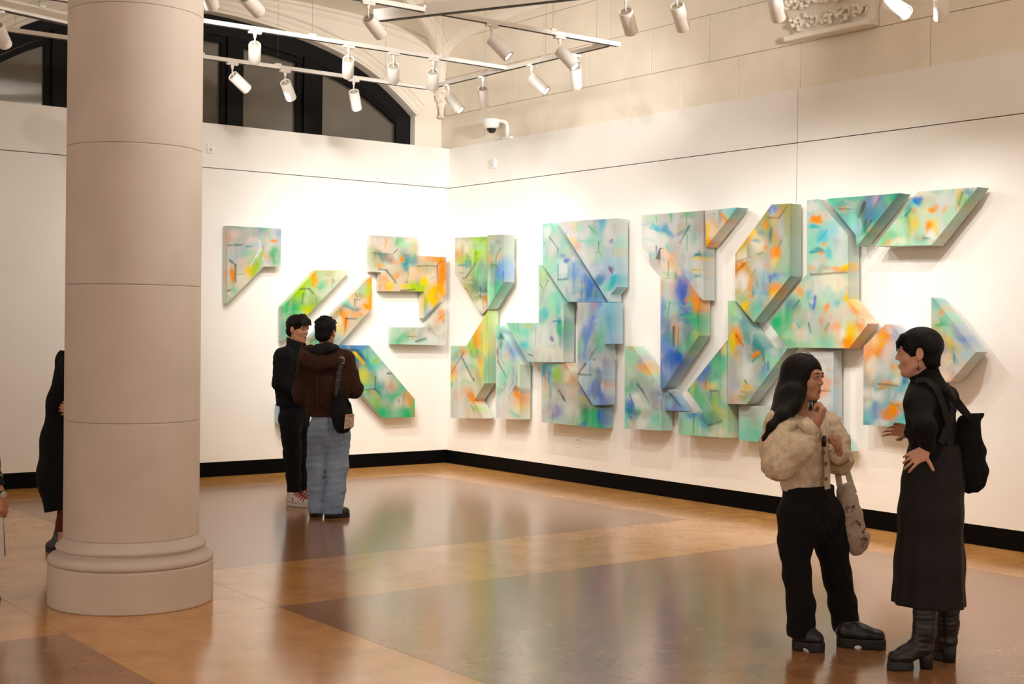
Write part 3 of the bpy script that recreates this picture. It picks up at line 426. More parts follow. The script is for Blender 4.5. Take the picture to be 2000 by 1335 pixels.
('r',0.17,0.15,[(-2.094,1.27),(-2.501,1.298),(-2.94,0.861),(-3.112,0.849),(-3.108,0.637),(-2.107,0.637)],['T','O','W','G'],[(-2.15,1.193,0.054,0.078,0,'DT',0.6),(-2.204,1.167,0.071,0.078,0,'SB',0.4),(-2.336,1.255,0.105,0.044,0,'LG',0.7),(-2.381,1.184,0.105,0.077,0,'YG',0.9),(-2.469,1.149,0.069,0.066,0,'YG',0.5),(-2.51,1.26,0.069,0.044,0,'O',0.6),(-2.555,1.179,0.068,0.077,0,'CR',0.8),(-2.599,1.099,0.085,0.055,0,'O',0.3),(-2.428,1.01,0.156,0.077,0,'GY',0.5),(-2.645,0.965,0.118,0.087,0,'PK',0.6),(-2.253,0.946,0.124,0.078,0,'W',0.9),(-2.475,0.847,0.121,0.055,0,'A',0.8),(-2.39,0.759,0.104,0.077,20,'P',0.9),(-2.32,0.7,0.088,0.044,20,'SB',0.5),(-2.257,0.78,0.106,0.078,0,'PK',0.7),(-2.649,0.774,0.118,0.076,0,'W',0.9),(-2.735,0.698,0.101,0.054,0,'LG',0.7),(-2.901,0.735,0.115,0.086,0,'G',0.95),(-2.833,0.812,0.066,0.054,0,'DG',0.5),(-3.024,0.759,0.081,0.085,0,'G',0.9),(-3.081,0.746,0.04,0.096,0,'B',0.9),(-2.803,0.648,0.067,0.027,0,'B',0.7),(-2.135,1.053,0.045,0.078,0,'CR',0.8),(-2.139,0.829,0.045,0.067,0,'LG',0.5),(-2.788,0.982,0.042,0.032,0,'P',0.8)],[(-2.402,1.003,-2.509,0.893,0.014,'BR'),(-2.473,0.935,-2.517,0.893,0.015,'K'),(-2.15,1.193,-2.163,0.987,0.006,'DG'),(-2.849,0.845,-2.853,0.641,0.007,'DT'),(-2.849,0.851,-2.908,0.806,0.009,'OL'),(-2.164,0.97,-2.173,0.948,0.009,'PK'),(-2.737,1.023,-2.74,0.861,0.004,'M')],'low grey resin panel with yellow-green patch and blue corner beneath the tall pair'),
('r',0.19,0.15,[(-3.47,1.492),(-3.593,1.495),(-4.019,1.096),(-4.027,0.674),(-3.487,0.663)],['W','LG','M','W'],[(-3.519,1.395,0.038,0.083,0,'LG',0.9),(-3.549,1.421,0.061,0.062,0,'M',0.7),(-3.627,1.32,0.091,0.092,0,'G',0.5),(-3.588,1.371,0.076,0.072,0,'LG',0.8),(-3.515,1.188,0.038,0.103,0,'YG',0.3),(-3.741,1.298,0.075,0.061,-30,'O',0.6),(-3.795,1.249,0.074,0.051,0,'O',0.8),(-3.825,1.209,0.059,0.025,0,'Y',0.7),(-3.733,1.334,0.045,0.031,0,'P',0.6),(-3.707,1.144,0.09,0.061,0,'G',0.7),(-3.67,1.106,0.09,0.051,0,'DT',0.6),(-3.594,1.062,0.091,0.051,0,'G',0.5),(-3.783,1.096,0.089,0.061,0,'GY',0.6),(-3.874,0.998,0.074,0.051,0,'GY',0.6),(-3.634,0.986,0.091,0.062,0,'PW',0.9),(-3.711,0.939,0.075,0.041,0,'W',0.9),(-3.918,1.026,0.073,0.051,0,'PU',0.5),(-3.949,0.926,0.066,0.05,0,'PU',0.7),(-3.559,0.905,0.061,0.072,0,'B',0.8),(-3.599,0.83,0.091,0.051,0,'B',0.7),(-3.675,0.819,0.075,0.041,0,'DT',0.5),(-3.545,0.853,0.061,0.041,0,'T',0.7),(-3.639,0.73,0.091,0.041,0,'W',0.6),(-3.752,0.762,0.104,0.061,0,'PW',0.9),(-3.825,0.843,0.089,0.041,0,'GY',0.7),(-3.938,0.764,0.088,0.061,0,'M',0.8),(-3.939,0.698,0.073,0.03,0,'LG',0.7),(-3.525,0.696,0.046,0.031,0,'LG',0.7)],[(-3.723,1.068,-3.845,0.946,0.01,'BR'),(-3.669,1.116,-3.761,1.039,0.014,'DG'),(-3.564,1.06,-3.55,0.967,0.006,'M'),(-3.893,1.166,-3.894,1.1,0.006,'T'),(-3.557,1.009,-3.605,0.898,0.011,'B'),(-4.014,0.98,-4.016,0.88,0.008,'K'),(-3.545,0.812,-3.676,0.778,0.006,'M')],'pale resin panel with orange smear and blue foot left of the tall blue panel'),
('r',0.14,0.1,[(-3.988,1.078),(-4.104,1.084),(-4.293,0.884),(-3.992,0.872)],['LB','DT','B','B'],[(-4.025,1.055,0.043,0.03,0,'PW',0.8),(-4.098,1.008,0.072,0.04,-40,'DT',0.8),(-4.064,0.931,0.058,0.04,0,'LB',0.6),(-4.171,0.937,0.071,0.04,-40,'B',0.8),(-4.026,0.979,0.029,0.025,0,'BR',0.5),(-4.043,0.895,0.043,0.025,0,'C',0.8)],[(-4.01,1.054,-4.069,1.022,0.008,'PW'),(-4.098,1.033,-4.207,0.939,0.014,'DT')],'small blue wedge of resin at the foot of the tall blue-green panel'),
('r',0.19,0.15,[(-3.696,2.805),(-4.561,2.799),(-4.578,1.95),(-4.564,1.95),(-4.043,2.465),(-3.963,2.468),(-3.906,2.364),(-3.817,2.393),(-3.702,2.509)],['W','GY','W','A'],[(-3.862,2.745,0.103,0.061,0,'LG',0.6),(-4.123,2.766,0.043,0.05,0,'G',0.8),(-4.045,2.735,0.143,0.06,0,'GY',0.6),(-4.259,2.723,0.14,0.069,0,'A',0.8),(-4.363,2.777,0.097,0.025,0,'G',0.6),(-3.9,2.667,0.059,0.03,0,'C',0.9),(-4.032,2.626,0.086,0.05,0,'C',0.95),(-4.017,2.646,0.058,0.04,0,'B',0.6),(-4.119,2.607,0.057,0.03,0,'B',0.5),(-4.047,2.6,0.043,0.025,0,'G',0.8),(-4.295,2.647,0.084,0.049,0,'GY',0.8),(-4.26,2.659,0.056,0.02,0,'Y',0.4),(-4.504,2.613,0.055,0.068,0,'O',0.3),(-4.402,2.52,0.11,0.088,0,'A',0.9),(-4.193,2.479,0.141,0.079,0,'GY',0.6),(-3.791,2.546,0.104,0.071,0,'PW',0.9),(-3.976,2.538,0.102,0.06,0,'W',0.9),(-3.869,2.391,0.074,0.025,0,'C',0.4),(-4.071,2.474,0.029,0.04,0,'M',0.8),(-4.181,2.38,0.071,0.06,0,'O',0.35),(-4.372,2.325,0.138,0.088,0,'GY',0.7),(-4.508,2.379,0.041,0.029,0,'T',0.8),(-4.495,2.36,0.041,0.015,0,'Y',0.8),(-4.441,2.298,0.069,0.049,0,'A',0.8),(-4.374,2.202,0.069,0.059,-30,'SB',0.7),(-4.34,2.178,0.07,0.069,0,'B',0.6),(-4.477,2.224,0.055,0.039,0,'Y',0.3),(-4.478,2.175,0.068,0.024,0,'T',0.5),(-4.446,2.078,0.069,0.059,-35,'GY',0.7),(-4.535,2.077,0.041,0.097,0,'A',0.9),(-4.555,2.416,0.02,0.146,0,'GY',0.4)],[(-4.372,2.658,-4.249,2.506,0.014,'DG'),(-4.335,2.783,-4.338,2.631,0.009,'G'),(-4.346,2.571,-4.342,2.424,0.009,'G'),(-4.123,2.796,-4.124,2.721,0.011,'G'),(-3.912,2.793,-3.921,2.732,0.007,'G'),(-3.826,2.681,-3.974,2.639,0.008,'C'),(-4.46,2.381,-4.529,2.383,0.013,'DT'),(-3.742,2.385,-3.861,2.386,0.008,'M'),(-3.918,2.49,-3.92,2.414,0.01,'B'),(-4.401,2.236,-4.525,2.232,0.007,'DT'),(-4.408,2.235,-4.422,2.23,0.013,'Y'),(-4.491,2.233,-4.504,2.233,0.013,'Y'),(-4.263,2.526,-4.29,2.564,0.014,'GY'),(-4.457,2.176,-4.546,2.174,0.008,'T')],'tall pale grey resin panel with cyan blots left of the yellow triangle'),
('r',0.21,0.15,[(-3.999,2.456),(-4.057,2.464),(-4.536,1.979),(-4.543,1.615),(-4.076,1.094),(-4.025,1.091)],['CR','O','SB','DT'],[(-4.051,2.359,0.043,0.1,0,'PK',0.9),(-4.133,2.232,0.071,0.1,0,'CR',0.9),(-4.098,2.198,0.086,0.03,0,'LG',0.6),(-4.181,2.33,0.057,0.05,-35,'O',0.4),(-4.043,2.059,0.043,0.06,0,'LG',0.8),(-4.077,2.133,0.086,0.05,0,'CR',0.9),(-4.116,1.983,0.071,0.08,0,'A',0.8),(-4.306,2.08,0.07,0.108,0,'B',0.9),(-4.259,1.982,0.063,0.099,0,'B',0.7),(-4.33,1.907,0.084,0.059,0,'B',0.6),(-4.399,1.98,0.055,0.029,0,'O',0.8),(-4.489,1.931,0.055,0.058,-30,'O',0.9),(-4.155,1.858,0.114,0.08,0,'M',0.6),(-4.055,1.784,0.036,0.15,0,'SB',0.7),(-4.333,1.784,0.097,0.069,0,'T',0.7),(-4.437,1.809,0.069,0.059,0,'G',0.7),(-4.493,1.736,0.055,0.097,0,'G',0.95),(-4.519,1.833,0.034,0.078,0,'DT',0.6),(-4.158,1.684,0.071,0.07,0,'DT',0.5),(-4.265,1.685,0.07,0.099,0,'GY',0.7),(-4.37,1.662,0.083,0.079,0,'T',0.6),(-4.475,1.614,0.055,0.049,0,'YG',0.7),(-4.407,1.564,0.069,0.069,0,'G',0.7),(-4.16,1.56,0.085,0.06,0,'T',0.7),(-4.09,1.484,0.072,0.08,0,'SB',0.7),(-4.234,1.437,0.099,0.059,0,'SB',0.7),(-4.2,1.362,0.085,0.069,0,'B',0.8),(-4.291,1.389,0.056,0.049,0,'B',0.9),(-4.094,1.284,0.072,0.1,0,'B',0.6),(-4.075,1.159,0.043,0.05,0,'DT',0.6),(-4.167,1.212,0.057,0.05,0,'SB',0.6),(-4.304,1.488,0.07,0.049,0,'G',0.5)],[(-4.201,1.685,-4.204,1.526,0.019,'K'),(-4.229,1.715,-4.253,1.537,0.016,'O'),(-4.265,1.685,-4.268,1.488,0.007,'K'),(-4.268,1.488,-4.234,1.457,0.007,'BR'),(-4.11,2.322,-4.112,2.182,0.008,'DG'),(-4.226,2.22,-4.227,2.16,0.007,'DG'),(-4.063,2.159,-4.22,2.16,0.005,'G'),(-4.139,1.933,-4.099,1.759,0.008,'T'),(-4.283,1.809,-4.436,1.824,0.011,'T'),(-4.353,1.809,-4.395,1.794,0.014,'G'),(-4.248,1.438,-4.276,1.448,0.008,'DG'),(-4.481,2.369,-4.488,2.364,0.003,'K')],'tall blue-green resin panel with orange and black slash at its middle'),
('r',0.19,0.15,[(-4.582,2.798),(-4.997,2.801),(-4.602,2.453)],['W','C','O','O'],[(-4.67,2.749,0.08,0.048,0,'GY',0.7),(-4.619,2.607,0.04,0.097,0,'Y',0.9),(-4.687,2.594,0.053,0.058,0,'CR',0.8),(-4.738,2.673,0.066,0.058,-30,'PK',0.8),(-4.816,2.74,0.052,0.048,-40,'O',0.8),(-4.869,2.714,0.052,0.038,0,'BR',0.3),(-4.901,2.774,0.065,0.029,0,'M',0.8),(-4.87,2.68,0.039,0.038,0,'Y',0.8),(-4.74,2.601,0.04,0.048,0,'CR',0.8),(-4.635,2.5,0.04,0.048,0,'O',0.95),(-4.805,2.622,0.039,0.048,40,'Y',0.9),(-4.946,2.785,0.039,0.019,0,'T',0.7)],[(-4.712,2.679,-4.746,2.639,0.005,'OL'),(-4.746,2.639,-4.746,2.601,0.005,'OL'),(-4.783,2.766,-4.896,2.679,0.013,'O'),(-4.697,2.771,-4.71,2.761,0.008,'T')],'small yellow and orange triangular resin panel'),
('r',0.19,0.15,[(-5.416,2.802),(-5.632,2.797),(-5.644,2.154),(-5.22,1.745),(-4.988,1.951),(-4.98,2.372)],['OL','OL','O','M'],[(-5.477,2.748,0.06,0.037,0,'SB',0.9),(-5.435,2.76,0.048,0.028,0,'B',0.7),(-5.526,2.722,0.06,0.027,-40,'O',0.5),(-5.585,2.778,0.048,0.027,0,'OL',0.9),(-5.376,2.662,0.061,0.055,40,'OL',0.7),(-5.528,2.608,0.084,0.091,0,'GY',0.8),(-5.346,2.594,0.061,0.055,0,'OL',0.6),(-5.351,2.654,0.025,0.032,0,'O',0.8),(-5.285,2.574,0.062,0.023,0,'T',0.6),(-5.415,2.531,0.03,0.055,0,'DT',0.6),(-5.192,2.556,0.044,0.037,0,'Y',0.9),(-5.162,2.487,0.063,0.037,40,'O',0.4),(-5.256,2.46,0.087,0.065,0,'CR',0.9),(-5.349,2.433,0.031,0.028,0,'O',0.8),(-5.225,2.484,0.05,0.014,0,'T',0.7),(-5.133,2.371,0.063,0.066,0,'A',0.9),(-5.057,2.351,0.051,0.056,0,'CR',0.9),(-5.145,2.394,0.025,0.056,0,'OL',0.7),(-5.485,2.359,0.06,0.064,0,'O',1.0),(-5.474,2.3,0.042,0.037,0,'Y',0.9),(-5.478,2.405,0.048,0.027,0,'O',0.9),(-5.561,2.47,0.048,0.091,0,'GY',0.7),(-5.383,2.293,0.085,0.064,0,'GY',0.7),(-5.26,2.251,0.087,0.074,0,'A',0.9),(-5.053,2.233,0.057,0.042,40,'O',0.8),(-5.008,2.211,0.026,0.038,0,'O',0.8),(-5.353,2.262,0.025,0.023,0,'O',0.7),(-5.324,2.157,0.098,0.055,0,'LB',0.6),(-5.446,2.154,0.06,0.037,0,'B',0.8),(-5.477,2.13,0.048,0.023,0,'C',0.7),(-5.074,2.115,0.076,0.075,0,'PW',0.9),(-5.338,2.055,0.061,0.055,0,'PU',0.4),(-5.479,2.039,0.084,0.064,0,'O',0.95),(-5.437,2.007,0.048,0.037,0,'Y',0.6),(-5.327,1.995,0.061,0.046,0,'T',0.6),(-5.203,2.01,0.019,0.033,0,'T',0.9),(-5.265,2.019,0.074,0.093,0,'LB',0.6),(-5.109,1.95,0.101,0.066,0,'LG',0.8),(-5.117,1.88,0.051,0.047,40,'Y',1.0),(-5.079,1.857,0.032,0.023,0,'Y',0.9),(-5.237,1.833,0.075,0.065,0,'M',0.8),(-5.267,1.903,0.062,0.056,0,'C',0.5),(-5.389,1.948,0.085,0.046,0,'A',0.5),(-5.593,2.332,0.036,0.182,0,'A',0.4),(-5.605,2.649,0.024,0.136,0,'OL',0.4)],[(-5.363,2.69,-5.509,2.682,0.008,'BR'),(-5.509,2.682,-5.597,2.772,0.01,'BR'),(-5.414,2.591,-5.404,2.486,0.013,'DG'),(-5.537,2.471,-5.496,2.409,0.008,'DG'),(-5.103,2.279,-4.983,2.188,0.009,'BR'),(-5.138,2.418,-5.146,2.338,0.01,'OL'),(-5.258,2.367,-5.326,2.388,0.006,'DG'),(-5.356,2.423,-5.349,2.442,0.013,'O'),(-5.202,2.029,-5.203,1.982,0.01,'T'),(-5.411,2.1,-5.41,2.155,0.008,'PU'),(-5.007,2.296,-5.184,2.346,0.005,'BR'),(-5.2,2.481,-5.281,2.477,0.006,'C'),(-5.23,2.228,-5.175,2.16,0.008,'OL')],'long eight-sided resin panel with orange spots and yellow top edge'),
('r',0.19,0.15,[(-5.824,2.812),(-5.944,2.813),(-6.277,2.487),(-6.287,1.945),(-6.5,1.738),(-6.306,1.529),(-5.626,1.524),(-5.406,1.741),(-5.836,2.168)],['A','M','G','CR'],[(-5.877,2.768,0.068,0.045,0,'W',0.9),(-5.963,2.696,0.056,0.044,0,'PK',0.7),(-5.925,2.641,0.062,0.036,0,'O',0.9),(-5.964,2.656,0.045,0.027,0,'O',0.5),(-6.076,2.668,0.067,0.044,0,'A',0.8),(-5.909,2.579,0.057,0.018,0,'C',0.9),(-5.995,2.496,0.051,0.062,35,'C',0.8),(-6.106,2.534,0.088,0.07,0,'LB',0.6),(-6.191,2.443,0.066,0.079,0,'A',0.8),(-6.147,2.445,0.044,0.026,0,'GY',0.5),(-5.941,2.361,0.068,0.022,0,'T',0.9),(-6.054,2.339,0.028,0.053,0,'C',0.8),(-6.013,2.429,0.022,0.018,0,'O',0.7),(-5.97,2.333,0.034,0.022,0,'O',0.7),(-5.883,2.412,0.046,0.089,0,'M',0.5),(-6.193,2.312,0.066,0.07,0,'A',0.9),(-5.983,2.266,0.045,0.022,0,'O',0.4),(-5.915,2.242,0.057,0.036,0,'A',0.8),(-6.196,2.194,0.131,0.026,0,'O',0.95),(-6.25,2.215,0.054,0.022,0,'Y',0.9),(-5.87,2.212,0.046,0.027,0,'O',0.5),(-6.001,2.195,0.078,0.022,0,'BR',0.4),(-5.98,2.111,0.034,0.018,0,'O',0.8),(-6.086,2.118,0.111,0.053,0,'CR',0.9),(-6.198,2.05,0.098,0.07,0,'CR',0.9),(-5.861,2.056,0.069,0.054,0,'PK',0.8),(-5.717,2.035,0.07,0.045,40,'O',0.7),(-5.857,2.002,0.029,0.027,0,'C',0.9),(-5.91,1.922,0.04,0.044,0,'SB',0.8),(-5.904,1.944,0.029,0.018,0,'PW',0.9),(-5.919,2.055,0.068,0.089,0,'A',0.8),(-6.069,1.885,0.028,0.044,0,'O',1.0),(-6.174,1.898,0.033,0.031,0,'C',0.8),(-6.31,1.897,0.043,0.061,-35,'Y',0.95),(-6.376,1.832,0.053,0.052,-35,'O',0.8),(-6.257,1.811,0.076,0.061,0,'PK',0.7),(-5.661,1.878,0.082,0.063,0,'DT',0.7),(-5.602,1.855,0.071,0.054,0,'T',0.6),(-5.574,1.787,0.083,0.055,0,'G',0.9),(-5.485,1.732,0.06,0.046,0,'G',1.0),(-5.75,1.81,0.081,0.063,0,'OL',0.5),(-5.867,1.788,0.08,0.071,0,'GY',0.8),(-5.981,1.766,0.068,0.08,0,'A',0.9),(-6.121,1.745,0.077,0.061,0,'GY',0.7),(-6.161,1.71,0.033,0.031,0,'O',0.8),(-6.037,1.788,0.022,0.035,0,'O',0.6),(-5.74,1.72,0.07,0.054,0,'T',0.5),(-5.682,1.697,0.029,0.027,0,'Y',0.7),(-5.783,1.631,0.081,0.036,0,'O',0.6),(-5.666,1.607,0.082,0.045,0,'LG',0.9),(-5.87,1.609,0.08,0.054,0,'A',0.9),(-6.096,1.591,0.078,0.053,0,'M',0.7),(-6.233,1.636,0.054,0.035,0,'PW',0.8),(-6.315,1.637,0.065,0.061,30,'Y',0.9),(-6.289,1.572,0.065,0.043,0,'O',0.95),(-6.421,1.703,0.053,0.052,40,'O',0.8),(-6.447,1.738,0.042,0.026,0,'PK',0.7),(-6.473,1.747,0.026,0.017,0,'O',0.6)],[(-5.876,2.171,-6.294,2.161,0.01,'BR'),(-5.863,2.582,-5.966,2.577,0.007,'C'),(-6.051,2.537,-5.94,2.445,0.01,'C'),(-5.867,2.363,-6.003,2.367,0.01,'T'),(-6.074,1.885,-6.085,1.912,0.012,'O'),(-5.748,1.945,-5.679,1.864,0.009,'DT'),(-6.088,1.744,-6.045,1.678,0.007,'DG'),(-5.932,1.979,-5.911,1.877,0.015,'B'),(-5.884,2.656,-5.885,2.625,0.01,'O'),(-5.93,2.654,-5.931,2.623,0.01,'O'),(-5.964,2.665,-5.965,2.621,0.01,'O'),(-5.884,2.055,-5.914,1.699,0.005,'GY'),(-5.753,1.698,-5.723,1.734,0.007,'T'),(-5.856,1.743,-5.881,1.654,0.01,'DT')],'big grey resin panel with orange bar and orange lower corner above the long-haired woman'),
('r',0.19,0.15,[(-6.04,2.81),(-6.799,2.805),(-6.371,2.388),(-6.358,2.487)],['M','DT','M','DT'],[(-6.13,2.774,0.077,0.035,0,'G',0.5),(-6.294,2.741,0.086,0.035,0,'GY',0.7),(-6.455,2.731,0.115,0.051,-30,'K',0.5),(-6.481,2.751,0.073,0.043,-30,'PU',0.5),(-6.559,2.758,0.083,0.043,-30,'SB',0.6),(-6.662,2.781,0.082,0.025,-35,'T',0.9),(-6.186,2.705,0.066,0.026,0,'T',0.6),(-6.214,2.664,0.038,0.022,0,'O',0.9),(-6.268,2.691,0.043,0.017,0,'PK',0.7),(-6.296,2.633,0.086,0.043,0,'M',0.9),(-6.325,2.545,0.054,0.052,0,'LB',0.7),(-6.403,2.67,0.053,0.052,30,'K',0.5),(-6.457,2.581,0.032,0.051,20,'DT',0.95),(-6.509,2.642,0.052,0.043,30,'B',0.5),(-6.485,2.516,0.042,0.06,35,'G',0.8),(-6.407,2.434,0.053,0.043,35,'LG',0.9),(-6.586,2.68,0.062,0.059,35,'T',0.8),(-6.713,2.757,0.051,0.042,35,'G',0.7)],[(-6.164,2.715,-6.322,2.705,0.006,'DT'),(-6.454,2.753,-6.392,2.649,0.019,'K'),(-6.525,2.607,-6.458,2.534,0.014,'DT'),(-6.61,2.785,-6.509,2.642,0.014,'PU')],'dark teal triangular resin panel in the upper row'),
('r',0.19,0.15,[(-6.977,2.805),(-7.528,2.801),(-7.117,2.369),(-6.556,2.381)],['CR','A','LG','LG'],[(-7.012,2.778,0.078,0.033,0,'CR',0.9),(-7.204,2.772,0.076,0.041,0,'LG',0.6),(-6.964,2.711,0.039,0.025,0,'B',0.95),(-6.945,2.679,0.049,0.029,0,'C',0.9),(-6.892,2.641,0.04,0.033,30,'T',0.8),(-6.946,2.625,0.025,0.017,0,'O',0.6),(-7.014,2.695,0.049,0.041,0,'B',0.3),(-6.868,2.58,0.069,0.058,0,'G',0.8),(-6.769,2.502,0.09,0.059,35,'LG',0.9),(-6.694,2.442,0.081,0.042,0,'G',0.6),(-6.943,2.535,0.044,0.05,30,'Y',0.8),(-6.91,2.474,0.04,0.033,30,'Y',0.7),(-7.159,2.658,0.033,0.024,0,'O',0.95),(-7.112,2.628,0.034,0.016,0,'O',1.0),(-7.24,2.641,0.019,0.024,0,'O',1.0),(-7.086,2.691,0.058,0.041,0,'GY',0.5),(-7.206,2.703,0.066,0.057,0,'A',0.8),(-7.142,2.524,0.048,0.041,0,'Y',0.95),(-7.09,2.511,0.029,0.041,0,'O',1.0),(-7.209,2.541,0.057,0.049,0,'A',0.7),(-7.393,2.711,0.046,0.056,30,'G',0.8),(-7.369,2.733,0.037,0.04,0,'OL',0.6),(-7.46,2.778,0.055,0.02,0,'T',0.7),(-7.302,2.597,0.065,0.056,35,'LG',0.6),(-7.257,2.498,0.066,0.04,35,'PW',0.6),(-7.067,2.426,0.068,0.025,0,'G',0.6),(-7.019,2.387,0.145,0.021,0,'LG',0.8),(-7.139,2.443,0.067,0.041,35,'PW',0.8),(-6.821,2.395,0.1,0.021,0,'CR',0.7),(-7.164,2.401,0.029,0.033,0,'G',0.8)],[(-7.337,2.715,-7.334,2.627,0.004,'OL'),(-7.392,2.771,-7.356,2.673,0.009,'DG'),(-7.452,2.727,-7.375,2.64,0.011,'G'),(-6.867,2.622,-6.916,2.669,0.011,'DT'),(-6.949,2.733,-6.994,2.701,0.014,'B'),(-7.033,2.427,-7.091,2.421,0.009,'T')],'green parallelogram resin panel with orange squares, topmost at the right end'),
('r',0.19,0.15,[(-4.894,1.943),(-4.936,1.942),(-5.336,1.519),(-5.627,1.515),(-5.147,0.995),(-4.912,0.987)],['LG','M','GY','LG'],[(-4.931,1.857,0.039,0.076,0,'YG',0.4),(-4.984,1.786,0.064,0.066,0,'LG',0.7),(-5.063,1.716,0.045,0.056,0,'T',0.8),(-5.115,1.669,0.063,0.066,0,'T',0.7),(-4.968,1.62,0.064,0.076,0,'O',0.8),(-4.944,1.549,0.039,0.076,0,'Y',0.9),(-5.02,1.597,0.051,0.038,0,'O',0.6),(-5.059,1.565,0.038,0.042,-25,'O',1.0),(-5.023,1.456,0.051,0.057,0,'O',0.5),(-5.18,1.576,0.088,0.065,0,'DT',0.6),(-5.243,1.507,0.087,0.074,0,'T',0.7),(-5.275,1.462,0.099,0.065,0,'DT',0.6),(-5.15,1.459,0.075,0.066,0,'GY',0.8),(-5.264,1.438,0.043,0.023,-40,'O',1.0),(-5.399,1.465,0.085,0.046,0,'T',0.6),(-5.49,1.467,0.096,0.037,0,'A',0.9),(-5.4,1.396,0.073,0.055,0,'LG',0.6),(-5.089,1.363,0.089,0.066,0,'A',0.9),(-4.961,1.312,0.052,0.095,0,'GY',0.8),(-5.185,1.296,0.087,0.065,0,'PW',0.8),(-5.31,1.3,0.074,0.065,0,'GY',0.7),(-5.371,1.325,0.037,0.037,0,'SB',0.6),(-5.341,1.255,0.049,0.046,30,'C',0.5),(-4.996,1.195,0.064,0.066,0,'P',0.4),(-5.124,1.2,0.051,0.037,0,'Y',0.4),(-5.194,1.147,0.063,0.028,25,'Y',1.0),(-5.155,1.187,0.031,0.028,0,'O',0.8),(-5.062,1.104,0.089,0.047,0,'PK',0.8),(-5.126,1.083,0.088,0.028,0,'OL',0.7),(-5.251,1.135,0.062,0.046,40,'SB',0.5),(-4.966,1.052,0.052,0.047,0,'O',0.3),(-5.032,1.008,0.089,0.028,0,'PK',0.7),(-5.218,1.204,0.075,0.047,0,'A',0.8),(-5.338,1.417,0.018,0.046,0,'BR',0.5)],[(-5.007,1.621,-5.098,1.528,0.013,'BR'),(-5.02,1.597,-5.085,1.532,0.01,'O'),(-5.214,1.39,-5.288,1.453,0.01,'DG'),(-5.4,1.396,-5.401,1.326,0.008,'K'),(-5.123,1.214,-5.181,1.151,0.01,'DG'),(-5.068,1.104,-5.22,1.097,0.01,'OL'),(-5.162,1.169,-5.257,1.136,0.015,'Y'),(-5.344,1.44,-5.376,1.363,0.008,'BR'),(-5.047,1.88,-5.146,1.693,0.008,'T')],"resin panel with glowing yellow patches left of the long-haired woman's head"),
('r',0.19,0.15,[(-4.891,1.576),(-4.915,0.669),(-4.264,0.656),(-4.26,0.869),(-4.605,0.884),(-4.375,1.087)],['T','G','LG','LG'],[(-4.841,1.475,0.052,0.057,40,'O',0.8),(-4.868,1.428,0.033,0.038,0,'Y',0.7),(-4.762,1.45,0.066,0.067,40,'DT',0.7),(-4.83,1.332,0.052,0.076,0,'G',0.9),(-4.731,1.329,0.079,0.077,0,'G',0.6),(-4.632,1.277,0.08,0.068,40,'B',0.9),(-4.565,1.202,0.081,0.068,40,'B',0.8),(-4.667,1.182,0.054,0.068,0,'DG',0.6),(-4.767,1.21,0.079,0.058,0,'G',0.8),(-4.702,1.126,0.06,0.034,0,'Y',1.0),(-4.668,1.148,0.033,0.039,0,'O',0.6),(-4.801,1.139,0.066,0.048,0,'LG',0.6),(-4.465,1.101,0.069,0.039,0,'G',0.8),(-4.535,1.031,0.081,0.058,0,'G',1.0),(-4.637,0.987,0.08,0.068,0,'G',0.8),(-4.737,1.04,0.053,0.048,0,'BR',0.4),(-4.771,0.994,0.053,0.067,0,'YG',0.8),(-4.805,0.948,0.053,0.038,0,'Y',0.5),(-4.706,0.919,0.067,0.048,0,'OL',0.6),(-4.585,0.912,0.054,0.039,0,'T',0.5),(-4.867,1.118,0.039,0.095,0,'W',0.7),(-4.851,0.974,0.052,0.048,0,'C',0.5),(-4.366,0.825,0.083,0.049,0,'LB',0.6),(-4.449,0.855,0.069,0.029,0,'B',0.6),(-4.403,0.729,0.083,0.049,0,'LG',0.7),(-4.573,0.814,0.081,0.049,0,'SB',0.7),(-4.674,0.844,0.107,0.048,0,'DG',0.6),(-4.741,0.8,0.093,0.038,0,'T',0.6),(-4.56,0.764,0.041,0.039,0,'M',0.9),(-4.807,0.852,0.066,0.048,0,'OL',0.6),(-4.809,0.757,0.092,0.057,0,'CR',0.9),(-4.677,0.7,0.093,0.029,0,'W',0.9),(-4.296,0.797,0.042,0.069,0,'LG',0.8),(-4.575,0.692,0.095,0.029,0,'LG',0.7),(-4.625,0.914,0.04,0.048,-30,'M',0.6),(-4.873,0.833,0.039,0.048,0,'LG',0.8)],[(-4.463,0.856,-4.466,0.67,0.008,'DG'),(-4.689,1.091,-4.795,1.096,0.008,'BR'),(-4.795,1.096,-4.81,1.03,0.005,'BR'),(-4.696,1.092,-4.697,1.039,0.007,'BR'),(-4.627,1.166,-4.622,1.098,0.008,'BR'),(-4.623,1.02,-4.712,0.933,0.008,'LG'),(-4.801,1.479,-4.803,1.379,0.008,'DG'),(-4.668,0.771,-4.84,0.831,0.013,'DG')],'green and blue resin panel with yellow patch beneath the slanting tall panel'),
('r',0.13,0.1,[(-4.995,0.971),(-5.713,1.01),(-5.717,0.838),(-6.127,0.865),(-6.296,0.654),(-5.001,0.654)],['A','W','M','LG'],[(-5.105,0.916,0.101,0.047,0,'GY',0.5),(-5.17,0.802,0.088,0.056,0,'LG',0.6),(-5.201,0.851,0.062,0.037,0,'GY',0.5),(-5.109,0.704,0.126,0.038,0,'M',0.8),(-5.266,0.692,0.087,0.028,0,'M',0.7),(-5.202,0.795,0.038,0.028,0,'OL',0.3),(-6.229,0.74,0.076,0.07,0,'M',1.0),(-6.172,0.824,0.077,0.053,0,'M',0.9),(-5.95,0.742,0.168,0.062,0,'M',0.7)],[(-5.156,0.858,-5.232,0.867,0.008,'GY'),(-5.12,0.775,-5.121,0.728,0.008,'GY')],'pale mint resin panel, lowest of all, behind the cream cardigan'),
